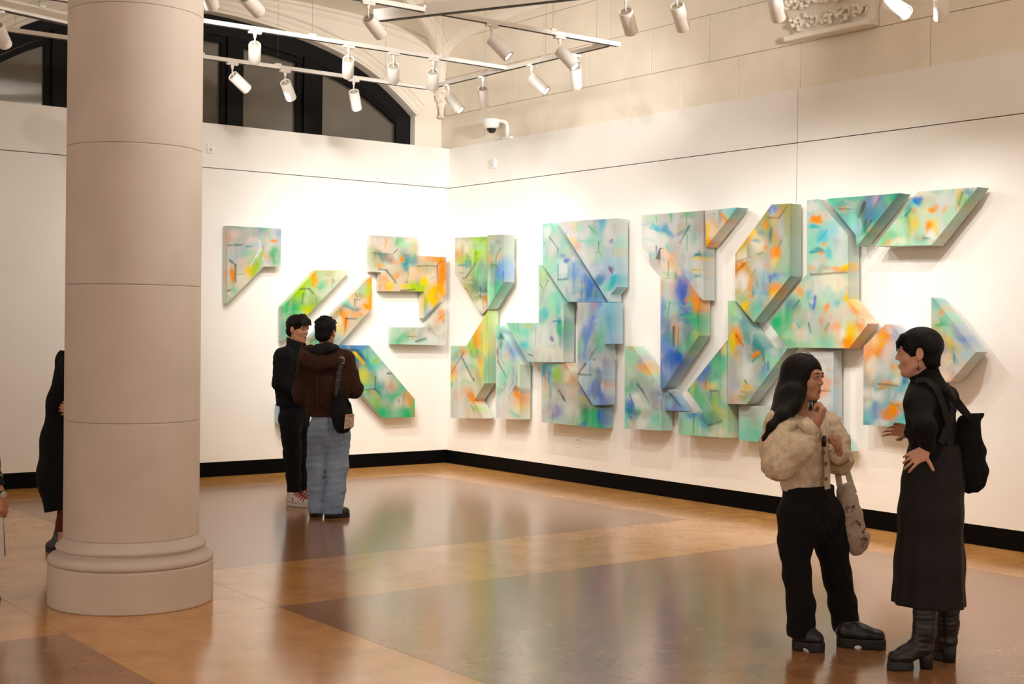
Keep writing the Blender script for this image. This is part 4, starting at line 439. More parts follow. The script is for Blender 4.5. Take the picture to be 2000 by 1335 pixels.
('r',0.15,0.11,[(-5.757,1.5),(-6.109,1.507),(-6.121,0.87),(-5.769,0.847)],['A','W','W','LB'],[(-5.982,1.434,0.079,0.062,0,'GY',0.5),(-6.026,1.205,0.067,0.053,0,'O',0.95),(-6.004,1.133,0.067,0.035,0,'O',0.8),(-5.959,1.166,0.045,0.036,0,'PK',0.6),(-6.057,1.325,0.017,0.026,0,'O',0.5),(-6.046,1.037,0.067,0.062,0,'W',0.9),(-6.048,0.94,0.067,0.053,0,'SB',0.6),(-5.984,1.323,0.056,0.044,0,'W',0.9),(-6.066,1.436,0.033,0.062,0,'A',0.8),(-6.076,0.907,0.045,0.035,0,'LG',0.6),(-5.962,0.988,0.056,0.044,0,'PK',0.5)],[(-5.982,1.149,-6.083,1.15,0.006,'BR'),(-5.975,1.478,-5.982,1.434,0.005,'GY')],"pale upright resin panel with orange patch just right of the long-haired woman's face"),
('r',0.17,0.13,[(-6.445,1.549),(-6.661,1.735),(-6.722,1.735),(-7.022,1.461),(-7.033,0.893),(-6.452,0.892)],['O','LB','C','C'],[(-6.54,1.534,0.083,0.085,30,'O',0.95),(-6.643,1.621,0.072,0.042,30,'O',0.8),(-6.591,1.599,0.062,0.051,0,'Y',0.4),(-6.489,1.469,0.063,0.06,0,'O',0.8),(-6.693,1.685,0.051,0.034,0,'PK',0.7),(-6.759,1.664,0.04,0.042,-40,'SB',0.5),(-6.696,1.495,0.061,0.084,0,'PK',0.8),(-6.647,1.367,0.072,0.059,0,'A',0.8),(-6.517,1.362,0.063,0.068,0,'CR',0.9),(-6.765,1.391,0.035,0.021,0,'O',0.9),(-6.801,1.351,0.05,0.021,0,'Y',0.5),(-6.701,1.263,0.102,0.021,0,'O',0.6),(-6.665,1.236,0.072,0.017,0,'OL',0.9),(-6.573,1.173,0.093,0.043,0,'W',0.9),(-6.728,1.18,0.081,0.042,0,'GY',0.4),(-6.565,1.066,0.031,0.034,0,'B',0.9),(-6.556,1.001,0.052,0.051,0,'B',0.8),(-6.628,1.048,0.046,0.059,0,'PU',0.5),(-6.756,1.055,0.081,0.05,0,'O',1.0),(-6.731,1.011,0.071,0.042,0,'O',0.95),(-6.805,1.099,0.05,0.033,0,'O',0.8),(-6.679,1.029,0.041,0.042,0,'BR',0.3),(-6.499,0.955,0.063,0.06,0,'C',0.9),(-6.484,0.911,0.053,0.034,0,'T',0.9),(-6.578,0.93,0.062,0.034,0,'C',0.7),(-6.655,0.943,0.072,0.034,0,'W',0.8),(-6.469,1.125,0.042,0.06,0,'W',0.9),(-6.887,1.283,0.025,0.033,0,'T',0.9),(-6.928,1.21,0.049,0.058,0,'LG',0.8),(-6.884,0.916,0.069,0.033,0,'M',0.8),(-6.802,1.296,0.05,0.025,0,'CR',0.8),(-6.951,1.314,0.039,0.05,0,'Y',0.4),(-6.855,1.144,0.05,0.042,0,'W',0.6)],[(-6.714,1.082,-6.791,1.082,0.012,'OL'),(-6.791,1.082,-6.847,1.031,0.012,'OL'),(-6.598,1.233,-6.788,1.233,0.009,'DG'),(-6.882,1.312,-6.888,1.25,0.009,'T')],"resin panel with orange discs and blue corner before the short-haired woman's face"),
('r',0.19,0.15,[(-7.119,1.954),(-7.153,1.938),(-7.533,1.526),(-7.308,1.287),(-7.132,1.28)],['LG','LG','O','A'],[(-7.165,1.852,0.038,0.057,0,'LG',0.9),(-7.194,1.819,0.033,0.028,0,'O',0.6),(-7.247,1.751,0.066,0.049,0,'M',0.7),(-7.215,1.71,0.066,0.024,0,'G',0.6),(-7.272,1.67,0.066,0.04,0,'LG',0.8),(-7.375,1.691,0.046,0.056,-35,'SB',0.7),(-7.436,1.624,0.046,0.056,-40,'SB',0.7),(-7.412,1.652,0.037,0.04,-40,'B',0.5),(-7.25,1.581,0.084,0.032,0,'Y',0.6),(-7.181,1.506,0.038,0.057,0,'O',0.7),(-7.321,1.55,0.074,0.032,0,'OL',0.5),(-7.205,1.446,0.038,0.041,0,'O',0.6),(-7.276,1.448,0.066,0.048,0,'CR',0.8),(-7.392,1.511,0.064,0.04,0,'A',0.9),(-7.346,1.478,0.023,0.032,0,'T',0.6),(-7.438,1.532,0.046,0.032,0,'LB',0.6),(-7.301,1.38,0.047,0.04,0,'GY',0.7),(-7.24,1.366,0.057,0.049,0,'PK',0.8),(-7.232,1.305,0.057,0.032,0,'CR',0.8),(-7.371,1.41,0.055,0.04,40,'W',0.8)],[(-7.167,1.73,-7.295,1.727,0.007,'G'),(-7.336,1.502,-7.337,1.445,0.008,'T'),(-7.213,1.783,-7.214,1.734,0.007,'G'),(-7.278,1.379,-7.31,1.421,0.009,'GY')],"pale green triangular resin panel behind the short-haired woman's shoulder")]
LAMPS = [('A', (-4.353, -3.53, 4.08), (-2.663, 0.0, 1.939), 1), ('A', (-3.468, -3.53, 4.08), (-1.557, 0.0, 1.371), 1), ('A', (-3.011, -3.53, 4.08), (-0.795, -0.0, 1.614), 1), ('A', (-2.594, -3.53, 4.08), (-0.164, 0.0, 0.995), 0.8), ('B', (-3.903, -2.16, 4.08), (0.0, -1.424, 1.401), 1), ('B', (-3.361, -2.16, 4.08), (-0.828, 0.0, 1.37), 1), ('B', (-2.613, -2.16, 4.08), (-0.529, 0.0, 0.631), 1), ('C', (-1.75, -2.541, 4.08), (-0.886, -4.429, 1.748), 0.7), ('C', (-1.75, -3.124, 4.08), (0.0, -1.18, 1.395), 1), ('C', (-1.75, -3.886, 4.08), (-0.706, -5.831, 1.96), 0.8), ('C', (-1.75, -4.517, 4.08), (0.0, -2.694, 1.1), 1), ('D', (-3.019, -5.0, 4.08), (-1.722, -6.612, 1.835), 0.9), ('D', (-2.322, -5.0, 4.08), (-1.362, -6.96, 1.78), 0.9), ('D', (-5.428, -5.0, 4.08), (-2.447, 0.0, 2.172), 1), ('D', (-5.159, -5.0, 4.08), (0.0, -1.793, 1.867), 1), ('D', (-4.157, -5.0, 4.08), (0.0, -2.934, 1.541), 1), ('E', (-2.931, -6.496, 4.05), (0.0, -4.576, 1.469), 1), ('E', (-2.767, -6.847, 4.05), (0.0, -5.477, 1.211), 1), ('E', (-2.472, -7.478, 4.05), (0.0, -6.051, 1.591), 1), ('L', (-6.278, -3.049, 4.05), (-3.75, 0.0, 1.048), 0.3), ('G', (-1.62, -7.758, 4.08), (-1.911, -10.268, 2.356), 0.4), ('G', (-1.62, -8.187, 4.08), (0.0, -7.146, 1.278), 1)]
# ================================================================ the setting
WHITE = mat('white_wall_paint', rgb(243, 238, 230), 0.75, var=0.03, vscale=1.5)
BACK = mat('dark_joint', rgb(70, 60, 54), 0.9)
BLACK_BASE = mat('black_gloss_base', rgb(8, 7, 7), 0.45, var=0.3, vscale=3, spec=.06)
STONE = mat('limestone', rgb(243, 231, 212), 0.8, var=0.10, vscale=2.2, bump=0.12, bscale=22)
STONE_JOINT = mat('stone_mortar', rgb(190, 165, 138), 0.9)
PLASTER = mat('vault_plaster', rgb(244, 235, 220), 0.85, var=0.05, vscale=1.2)
COLUMN = mat('column_limestone', rgb(212, 196, 182), 0.72, var=0.09, vscale=2.5, bump=0.10, bscale=14)

def linoleum(name, c1, c2, c3):
    m = bpy.data.materials.new(name)
    m.use_nodes = True
    nt = m.node_tree
    b = nt.nodes['Principled BSDF']
    tc = nt.nodes.new('ShaderNodeTexCoord')
    def noise(scale, detail, sx=1, sy=1):
        mp = nt.nodes.new('ShaderNodeMapping'); mp.inputs['Scale'].default_value = (sx, sy, 1)
        n = nt.nodes.new('ShaderNodeTexNoise'); n.inputs['Scale'].default_value = scale; n.inputs['Detail'].default_value = detail
        n.inputs['Distortion'].default_value = 0.2
        nt.links.new(tc.outputs['Object'], mp.inputs[0]); nt.links.new(mp.outputs[0], n.inputs['Vector'])
        return n.outputs['Fac']
    def ramp(src, a, b_, k=1.0):
        r = nt.nodes.new('ShaderNodeMapRange'); r.inputs[1].default_value = a; r.inputs[2].default_value = b_
        r.inputs[4].default_value = k; nt.links.new(src, r.inputs[0]); return r.outputs[0]
    def mix(f, a, b_):
        x = nt.nodes.new('ShaderNodeMix'); x.data_type = 'RGBA'
        nt.links.new(f, x.inputs[0])
        for i, v in ((6, a), (7, b_)):
            if isinstance(v, tuple): x.inputs[i].default_value = v
            else: nt.links.new(v, x.inputs[i])
        return x.outputs[2]
    base = mix(ramp(noise(3.5, 3, 1, 1), 0.35, 0.65), c1, c2)
    base = mix(ramp(noise(24, 3, 1, 0.5), 0.50, 0.78, .25), base, c3)
    base = mix(ramp(noise(30, 2, 0.4, 1), 0.62, 0.78, .09), base, tuple(x*0.62 for x in c2[:3])+(1,))
    nt.links.new(base, b.inputs['Base Color'])
    rr = nt.nodes.new('ShaderNodeMapRange'); rr.inputs[3].default_value = 0.155; rr.inputs[4].default_value = 0.20
    nt.links.new(noise(6, 3), rr.inputs[0]); nt.links.new(rr.outputs[0], b.inputs['Roughness'])
    b.inputs['Specular IOR Level'].default_value = 0.9
    b.inputs['Coat Weight'].default_value = 0.25
    b.inputs['Coat Roughness'].default_value = 0.16
    return m
LINO_TAN = linoleum('tan_linoleum', rgb(217, 157, 88), rgb(198, 137, 72), rgb(234, 186, 122))
LINO_BROWN = linoleum('brown_linoleum', rgb(164, 115, 75), rgb(146, 98, 62), rgb(186, 138, 98))

# floor: sheets of linoleum inlaid in a grid, tan strips round brown fields
floor = box('floor', -16, 0.4, -20, 0.6, -0.2, -0.006, BACK)
tag(floor, 'glossy linoleum floor of tan strips around brown fields', kind='structure')
GX = [-16.0, -13.16, -11.56, -6.9, -5.63, -0.97, 0.02]
GY = [-20.0, -17.5, -16.05, -11.85, -10.7, -6.5, -5.17, -0.96, 0.02]
for i in range(len(GX)-1):
    for j in range(len(GY)-1):
        brown = (i in (2, 4)) and (j in (2, 4, 6))
        box('linoleum_sheet', GX[i]+.0012, GX[i+1]-.0012, GY[j]+.0012, GY[j+1]-.0012, -0.006, 0.0, LINO_BROWN if brown else LINO_TAN, floor)

# lower display walls: white panels over a dark recess, black base
SEAM, TOP = 3.359, 3.841
wl = box('wall_left', -16, 0.10, 0.02, 0.22, 0.0, TOP-0.01, BACK)
tag(wl, 'white panelled display wall left of the corner', kind='structure')
for a, b in ((-16, -10.2), (-10.2, 0.0)):
    box('wall_panel', a+.003, b-.0, 0.0, 0.02, 0.161, SEAM-.004, WHITE, wl)
    box('wall_panel', a+.003, b-.0, 0.0, 0.22, SEAM+.004, TOP, WHITE, wl)
wr = box('wall_right', 0.02, 0.05, -20, 0.10, 0.0, TOP-0.01, BACK)
tag(wr, 'white panelled display wall right of the corner', kind='structure')
VS = -5.538
for a, b in ((VS+.004, 0.0), (-11.2, VS-.004), (-20, -11.208)):
    box('wall_panel', 0.0, 0.02, a, b, 0.161, SEAM-.004, WHITE, wr)
    box('wall_panel', 0.0, 0.05, a, b, SEAM+.004, TOP, WHITE, wr)
bl = box('baseboard_left', -16, 0.012, 0.004, 0.03, 0.0, 0.161, BLACK_BASE); tag(bl, 'black glossy base along the left wall', kind='structure')
br = box('baseboard_right', 0.006, 0.03, -20, 0.012, 0.0, 0.161, BLACK_BASE); tag(br, 'black glossy base along the right wall', kind='structure')

# upper stone wall on the right: single limestone blocks with recessed joints
SX = 0.05
ws = box('wall_right_upper', SX+0.012, SX+0.4, -20, 0.3, 3.4, 6.2, STONE_JOINT)
tag(ws, 'cream limestone block wall above the right display wall', kind='structure')
COURSES = [(3.50, 3.80), (3.80, 4.262), (4.262, 4.717), (4.717, 5.172), (5.172, 5.63)]
VJ = [[0.3, -1.6, -3.2, -4.8, -6.4, -8, -9.6, -11.2, -12.8, -14.4, -16, -18, -20],
      [0.3, -0.66, -1.95, -3.22, -4.0, -4.757, -5.517, -6.9, -7.9, -9.3, -10.2, -11.6, -13, -14.6, -16, -18, -20],
      [0.3, -0.24, -1.31, -2.55, -3.55, -4.37, -5.42, -6.38, -7.5, -8.6, -9.8, -11, -12.2, -13.6, -15, -17, -20],
      [0.3, -0.68, -1.75, -2.9, -3.9, -4.75, -5.9, -7.0, -8.2, -9.5, -10.7, -12, -13.4, -15, -17, -20],
      [0.3, -1.2, -2.4, -3.4, -4.4, -5.4, -6.5, -7.6, -8.9, -10.2, -11.5, -13, -14.6, -17, -20]]
for (z0, z1), vj in zip(COURSES, VJ):
    for b, a in zip(vj[:-1], vj[1:]):
        box('stone_block', SX, SX+0.05, a+.0025, b-.0025, z0+.0025, z1-.0025, STONE, ws, bevel=0.003)

# vault over bays of 6.3 x 6.1 m
BX = [0.05, -6.265, -12.53, -18.8]
BY = [0.25, -5.825, -11.9, -18.0]
ZS, RISE = 4.80, 0.575
def prof(t):
    t = min(1, max(0, t))
    return ZS+RISE*(1-(1-t)**2.5)**0.25
def vault_z(x, y):
    for i in range(3):
        if BX[i+1] <= x <= BX[i]: break
    for j in range(3):
        if BY[j+1] <= y <= BY[j]: break
    cx, hx = (BX[i]+BX[i+1])/2, (BX[i]-BX[i+1])/2
    cy, hy = (BY[j]+BY[j+1])/2, (BY[j]-BY[j+1])/2
    return max(prof(1-abs(x-cx)/hx), prof(1-abs(y-cy)/hy))
TT = sorted(set([0, .002, .006, .012, .02, .03, .045, .065, .09, .12, .16, .21, .27, .34, .42, .51, .6, .7, .8, .9, 1.0]))
def axis(B):
    out = []
    for i in range(len(B)-1):
        h = (B[i+1]-B[i])/2
        out += [B[i]+h*t for t in TT]+[B[i+1]-h*t for t in reversed(TT[1:-1])]
    return out+[B[-1]]
vx, vy = axis(BX), axis(BY)
vv = [(x, y, vault_z(x, y)) for x in vx for y in vy]
ff = [(i*len(vy)+j, i*len(vy)+j+1, (i+1)*len(vy)+j+1, (i+1)*len(vy)+j) for i in range(len(vx)-1) for j in range(len(vy)-1)]
ceil_ = link('ceiling', pydata('ceiling', vv, ff), PLASTER, smooth=False)
tag(ceil_, 'plastered groin vault with moulded ribs', kind='structure')
RIBP = [(-.095, .02), (-.095, -.035), (-.06, -.05), (-.05, -.085), (-.02, -.115), (.02, -.115), (.05, -.085), (.06, -.05), (.095, -.035), (.095, .02)]
def rib(p0, p1, n=44, w=1.0, off=(0, 0)):
    pts = []
    for k in range(n+1):
        s = k/n
        t = 0.5-0.5*math.cos(math.pi*s)
        t = t if 0.1 < s < 0.9 else t
        x, y = p0[0]+(p1[0]-p0[0])*t, p0[1]+(p1[1]-p0[1])*t
        pts.append((x+off[0], y+off[1], vault_z(min(x, BX[0]), min(y, BY[0]))))
    return tube('rib', pts, w, PLASTER, ceil_, prof=RIBP, up=(0, 0, 1), smooth=False)
for i in range(2):
    for j in range(2):
        rib((BX[i], BY[j]), (BX[i+1], BY[j+1]))
        rib((BX[i+1], BY[j]), (BX[i], BY[j+1]))
for j in range(2):
    rib((BX[0], BY[j]), (BX[0], BY[j+1]), w=0.9)
    rib((BX[1], BY[j]), (BX[1], BY[j+1]), w=1.5)
for i in range(2):
    rib((BX[i], BY[0]), (BX[i+1], BY[0]), w=0.9)
    rib((BX[i], BY[1]), (BX[i+1], BY[1]), w=1.5)
# shaft of the wall rib that comes down to the corbel in the corner
tube('rib', [(0.0, 0.2, 4.45), (0.0, 0.2, 4.7), (-0.01, 0.19, 4.95)], [.05, .06, .10], PLASTER, ceil_, seg=12)

# lunette wall with the arched window openings on the left
YL = 0.25
def arch_pts(cx, hw, spring, rise, n=40):
    """flat four-centred arch from right to left"""
    out = []
    xs = [0, .27, .54, .87, 1.2, 1.54, 1.885, 2.1, 2.32, 2.5, 2.66]
    zs = [5.10, 5.088, 5.058, 5.018, 4.96, 4.875, 4.755, 4.645, 4.50, 4.37, 4.235]
    for k in range(n+1):
        c = 1-2*k/n
        out.append((cx+hw*c, float(np.interp(abs(hw*c), xs, zs))))
    return out
def lunette(cx, x0, x1, idx):
    ar = arch_pts(cx, 2.66, 4.22, 0.90)
    V, F = [], []
    zt = 6.0
    # wall face around the opening: strips from the arch to the wall top, plus jambs
    pts = [(x1, 3.5)]+[(cx+2.66, 3.5)]+ar+[(cx-2.66, 3.5), (x0, 3.5)]
    top = [(x1, zt), (x1, zt)]+[(u, zt) for u, v in ar]+[(x0, zt), (x0, zt)]
    for (u, v), (a, b) in zip(pts, top):
        V += [(u, YL, v), (a, YL, b)]
    for i in range(len(pts)-1):
        F.append((2*i, 2*i+2, 2*i+3, 2*i+1))
    # reveal of the opening
    n0 = len(V)
    op = [(cx+2.66, 3.5)]+ar+[(cx-2.66, 3.5)]
    for u, v in op:
        V += [(u, YL, v), (u, YL+0.45, v)]
    for i in range(len(op)-1):
        F.append((n0+2*i, n0+2*i+1, n0+2*i+3, n0+2*i+2))
    w = link('wall_left_upper', pydata('wall_left_upper', V, F), PLASTER)
    tag(w, 'plaster lunette wall around the arched dark window', kind='structure')
    # moulded architrave
    prof_ = [(0, .0), (.0, .05), (.03, .055), (.05, .03), (.09, .03), (.11, .055), (.15, .06), (.17, .03), (.20, .0)]
    tr = []
    P = [Vector((u, 0, v)) for u, v in ar]
    Vm, Fm = [], []
    for i, p in enumerate(P):
        a = P[max(0, i-1)]; b = P[min(len(P)-1, i+1)]
        t = (b-a).normalized()
        nrm = Vector((t.z, 0, -t.x))
        if nrm.dot(p-Vector((cx, 0, 4.0))) < 0: nrm = -nrm
        for o_, d_ in prof_:
            Vm.append((p.x+nrm.x*o_, YL-d_+0.002, p.z+nrm.z*o_))
    k_ = len(prof_)
    for i in range(len(P)-1):
        for q in range(k_-1):
            Fm.append((i*k_+q, (i+1)*k_+q, (i+1)*k_+q+1, i*k_+q+1))
    trm = link('trim_%d' % idx, pydata('arch_moulding', Vm, Fm), PLASTER)
    tag(trm, 'moulded plaster arch around the dark window', kind='structure')
    # window: black frame following the arch, mullions, one pane per light
    win = empty('window_%d' % idx, (0, 0, 0))
    tag(win, 'wide arched night-dark window with black mullions', kind='structure')
    FR = mat('black_window_frame', rgb(9, 8, 7), 0.5, var=0.3, vscale=5, spec=.15)
    GL = mat('night_window_glass', rgb(84, 78, 68), 0.06, spec=1.0, coat=1.0)
    y0, y1 = YL+0.10, YL+0.24
    fr = 0.19
    inner = [(cx+(u-cx)*(2.66-fr)/2.66, 4.22+(v-4.22)*(0.90-fr)/0.90-0.02) for u, v in ar]
    o1 = [(cx+2.66, 3.5)]+ar+[(cx-2.66, 3.5)]
    i1 = [(cx+2.66-fr, 3.5)]+inner+[(cx-2.66+fr, 3.5)]
    V, F = [], []
    for (a, b), (c, d) in zip(o1, i1):
        V += [(a, y0, b), (c, y0+.03, d), (c, y1, d), (a, y1, b)]
    for i in range(len(o1)-1):
        for q in range(4):
            F.append((4*i+q, 4*i+(q+1) % 4, 4*i+4+(q+1) % 4, 4*i+4+q))
    link('frame', pydata('frame', V, F), FR, win)
    def zin(x):
        best = None
        for (a, b), (c, d) in zip(inner[:-1], inner[1:]):
            if (a-x)*(c-x) <= 0 and abs(a-c) > 1e-9:
                return b+(d-b)*(x-a)/(c-a)
        return 4.1
    MU = [cx+1.28, cx+0.30, cx-0.68, cx-1.66]
    MW = [0.34, 0.27, 0.27, 0.27]
    for mx_, mw in zip(MU, MW):
        z_ = max(zin(mx_-mw/2), zin(mx_+mw/2))+0.03
        mu = box('mullion', mx_-mw/2, mx_+mw/2, y0+.03, y1, 3.5, z_, FR, win)
        box('mullion_bead', mx_-mw*.28, mx_+mw*.28, y0-.01, y0+.03, 3.5, z_-.03, FR, mu)
    edges = [cx+2.66-fr]+[v for mx_, mw in zip(MU, MW) for v in (mx_+mw/2, mx_-mw/2)]+[cx-2.66+fr]
    for q in range(0, len(edges), 2):
        a, b = edges[q+1], edges[q]
        n = 10
        up = [(a+(b-a)*k/n, zin(min(max(a+(b-a)*k/n, cx-2.66+fr+.01), cx+2.66-fr-.01))) for k in range(n+1)]
        link('pane', prism_mesh('pane', [(a, 3.5), (b, 3.5)]+list(reversed(up)), lambda u, v, d: (u, d, v), y0+.08, y0+.09), GL, win)
    # thin glazing bead along the head of each light
    bead = []
    for u, v in i1[1:-1]:
        bead.append((u, y0+.05, v-.045))
    tube('glazing_bead', bead, 1.0, FR, win, prof=[(-.03, -.03), (-.03, .03), (.03, .03), (.03, -.03)], up=(0, 1, 0), smooth=False)
lunette(-3.0, -6.265, 0.06, 1)
lunette(-9.3, -16.0, -6.265, 2)

# column: drums of limestone on a moulded base
CX, CY = -6.265, -5.825
col = empty('column', (CX, CY, 0))
tag(col, 'thick round limestone column standing on a moulded base', kind='structure')
link('plinth', lathe_mesh('plinth', [(.480, 0), (.484, .004), (.484, .012), (.484, .04), (.484, .2), (.484, .230), (.4835, .237), (.480, .243)], 96), COLUMN, col, True)
link('base_moulding', lathe_mesh('base_moulding', [(.466, .243), (.480, .250), (.486, .262), (.483, .277), (.470, .291), (.448, .302), (.428, .309), (.418, .316), (.424, .323), (.436, .331), (.441, .341), (.437, .352), (.424, .361), (.410, .368), (.402, .380), (.399, .40)], 96), COLUMN, col, True)
DZ = [.40, 1.091, 1.895, 2.712, 3.514, 4.30]
for a, b in zip(DZ[:-1], DZ[1:]):
    r0, r1 = .398-.0012*a, .398-.0012*b
    link('drum', lathe_mesh('drum', [(r0-.004, a+.0005), (r0-.001, a+.002), (r0, a+.004), (r0, a+.012), (r0, a+.05), (r1, b-.05), (r1, b-.012), (r1, b-.004), (r1-.001, b-.002), (r1-.004, b-.0005)], 96), COLUMN, col, True)
link('capital', lathe_mesh('capital', [(.392, 4.30), (.43, 4.31), (.43, 4.35), (.40, 4.37), (.42, 4.50), (.50, 4.62), (.58, 4.66), (.58, 4.70), (.64, 4.73), (.64, 4.86), (.3, 4.9)], 64), COLUMN, col, True)
for nm, lb in (('drum', None),): pass

# ================================================================ the relief of painted resin panels
def resin_material():
    m = bpy.data.materials.new('painted_frosted_resin')
    m.use_nodes = True
    nt = m.node_tree
    b = nt.nodes['Principled BSDF']
    at = nt.nodes.new('ShaderNodeAttribute'); at.attribute_name = 'paint'
    tc = nt.nodes.new('ShaderNodeTexCoord')
    mp = nt.nodes.new('ShaderNodeMapping'); mp.inputs['Scale'].default_value = (1, 1, .6)
    n = nt.nodes.new('ShaderNodeTexNoise'); n.inputs['Scale'].default_value = 9; n.inputs['Detail'].default_value = 3
    nt.links.new(tc.outputs['Object'], mp.inputs[0]); nt.links.new(mp.outputs[0], n.inputs['Vector'])
    hs = nt.nodes.new('ShaderNodeHueSaturation')
    r = nt.nodes.new('ShaderNodeMapRange'); r.inputs[1].default_value = .3; r.inputs[2].default_value = .7; r.inputs[3].default_value = .95; r.inputs[4].default_value = 1.03
    nt.links.new(n.outputs['Fac'], r.inputs[0]); nt.links.new(r.outputs[0], hs.inputs['Value'])
    hs.inputs['Saturation'].default_value = 1.1
    nt.links.new(at.outputs['Color'], hs.inputs['Color'])
    nt.links.new(hs.outputs[0], b.inputs['Base Color'])
    b.inputs['Roughness'].default_value = 0.35
    b.inputs['Specular IOR Level'].default_value = 0.35
    return m
RESIN = resin_material()
LINPAL = {k: np.array([lin(x) for x in v]) for k, v in PAL.items()}

def paint(U, V, bbox, base, blobs, strokes, seed):
    """colour of the painting at wall points (U, V)"""
    u0, u1, v0, v1 = bbox
    r = np.random.RandomState(seed)
    # brushy displacement: large swirls plus fine dragging, longer up and down than across
    def wob(amp, s, sv=.55, nw=7):
        o = 0
        for k in range(nw):
            th = r.uniform(0, 6.28); q = s*r.uniform(.6, 1.5)
            o = o+np.sin((U*math.cos(th)+V*sv*math.sin(th))*q+r.uniform(0, 6.28))
        return amp*o/nw**.5
    Uw = U+wob(.020, 9)+wob(.009, 28)+wob(.004, 75)
    Vw = V+wob(.026, 9)+wob(.012, 28)+wob(.006, 75)
    Us, Vs = U+wob(.006, 12), V+wob(.006, 12)
    fu = np.clip((Uw-u0)/(u1-u0), 0, 1)[:, None]; fv = np.clip((Vw-v0)/(v1-v0), 0, 1)[:, None]
    tl, tr, bl, br = [LINPAL[k] for k in base]
    col = (tl*(1-fu)+tr*fu)*fv+(bl*(1-fu)+br*fu)*(1-fv)
    for (bu, bv, ru, rv, an, c, al) in blobs:
        a = math.radians(an); ca, sa = math.cos(a), math.sin(a)
        ru, rv = ru*1.02, rv*1.02
        du, dv = Uw-bu, Vw-bv
        x, y = (du*ca+dv*sa)/ru, (-du*sa+dv*ca)/rv
        x, y = x, y
        d = np.sqrt(x*x+y*y)+0.10*np.sin(U*55+bv*40)*np.sin(V*38+bu*30)
        w = np.clip((1.7-d)/1.25, 0, 1); w = (al*.92*w*w*(3-2*w))[:, None]
        col = col*(1-w)+LINPAL[c]*w
    # dry-brush smears in the piece's own colours
    own = [LINPAL[x[5]] for x in blobs]+[LINPAL['A'], LINPAL['GY'], LINPAL['W']]
    for q in range(int(26+30*abs(u1-u0)*(v1-v0))):
        bu, bv = r.uniform(min(u0, u1), max(u0, u1)), r.uniform(v0, v1)
        ru, rv = r.uniform(.012, .05), r.uniform(.03, .13)
        if r.rand() < .3: ru, rv = rv, ru*.6
        c = own[r.randint(len(own))]
        d = ((Uw-bu)/ru)**2+((Vw-bv)/rv)**2
        w = (r.uniform(.15, .5)*np.exp(-d*1.2))[:, None]
        col = col*(1-w)+c*w
    # milky frost and darker veils
    hz = np.clip(wob(.5, 13)+.1, 0, 1)[:, None]*.30
    col = col*(1-hz)+LINPAL['W']*hz
    vl = np.clip(wob(.5, 17)-.05, 0, 1)[:, None]*.34
    col = col*(1-vl*(1-np.array([.80, .82, .84])*.62))
    for (a0, b0, a1, b1, w_, c) in strokes:
        du, dv = a1-a0, b1-b0; L2 = du*du+dv*dv+1e-9
        t = np.clip(((Us-a0)*du+(Vs-b0)*dv)/L2, 0, 1)
        d = np.sqrt((Us-a0-t*du)**2+(Vs-b0-t*dv)**2)
        w = np.clip((w_*1.55-d)/(w_*1.0+.003), 0, 1); w = (0.80*(1-.35*t)*w*w*(3-2*w))[:, None]
        col = col*(1-w)+LINPAL[c]*w
    return np.clip(col*.74, 0, 1)

def in_poly(U, V, P):
    ins = np.zeros(U.shape, bool)
    n = len(P)
    for i in range(n):
        (x1, y1), (x2, y2) = P[i], P[(i+1) % n]
        c = ((y1 > V) != (y2 > V))
        with np.errstate(divide='ignore', invalid='ignore'):
            xi = (x2-x1)*(V-y1)/(y2-y1+1e-12)+x1
        ins ^= c & (U < xi)
    return ins
def clip_cell(P, a0, a1, b0, b1):
    for ax, lim, sgn in ((0, a0, 1), (0, a1, -1), (1, b0, 1), (1, b1, -1)):
        out = []
        n = len(P)
        for i in range(n):
            p, q = P[i], P[(i+1) % n]
            dp, dq = sgn*(p[ax]-lim), sgn*(q[ax]-lim)
            if dp >= 0: out.append(p)
            if (dp > 0 and dq < 0) or (dp < 0 and dq > 0):
                t = dp/(dp-dq)
                out.append((p[0]+(q[0]-p[0])*t, p[1]+(q[1]-p[1])*t))
        P = out
        if len(P) < 3: return []
    return P

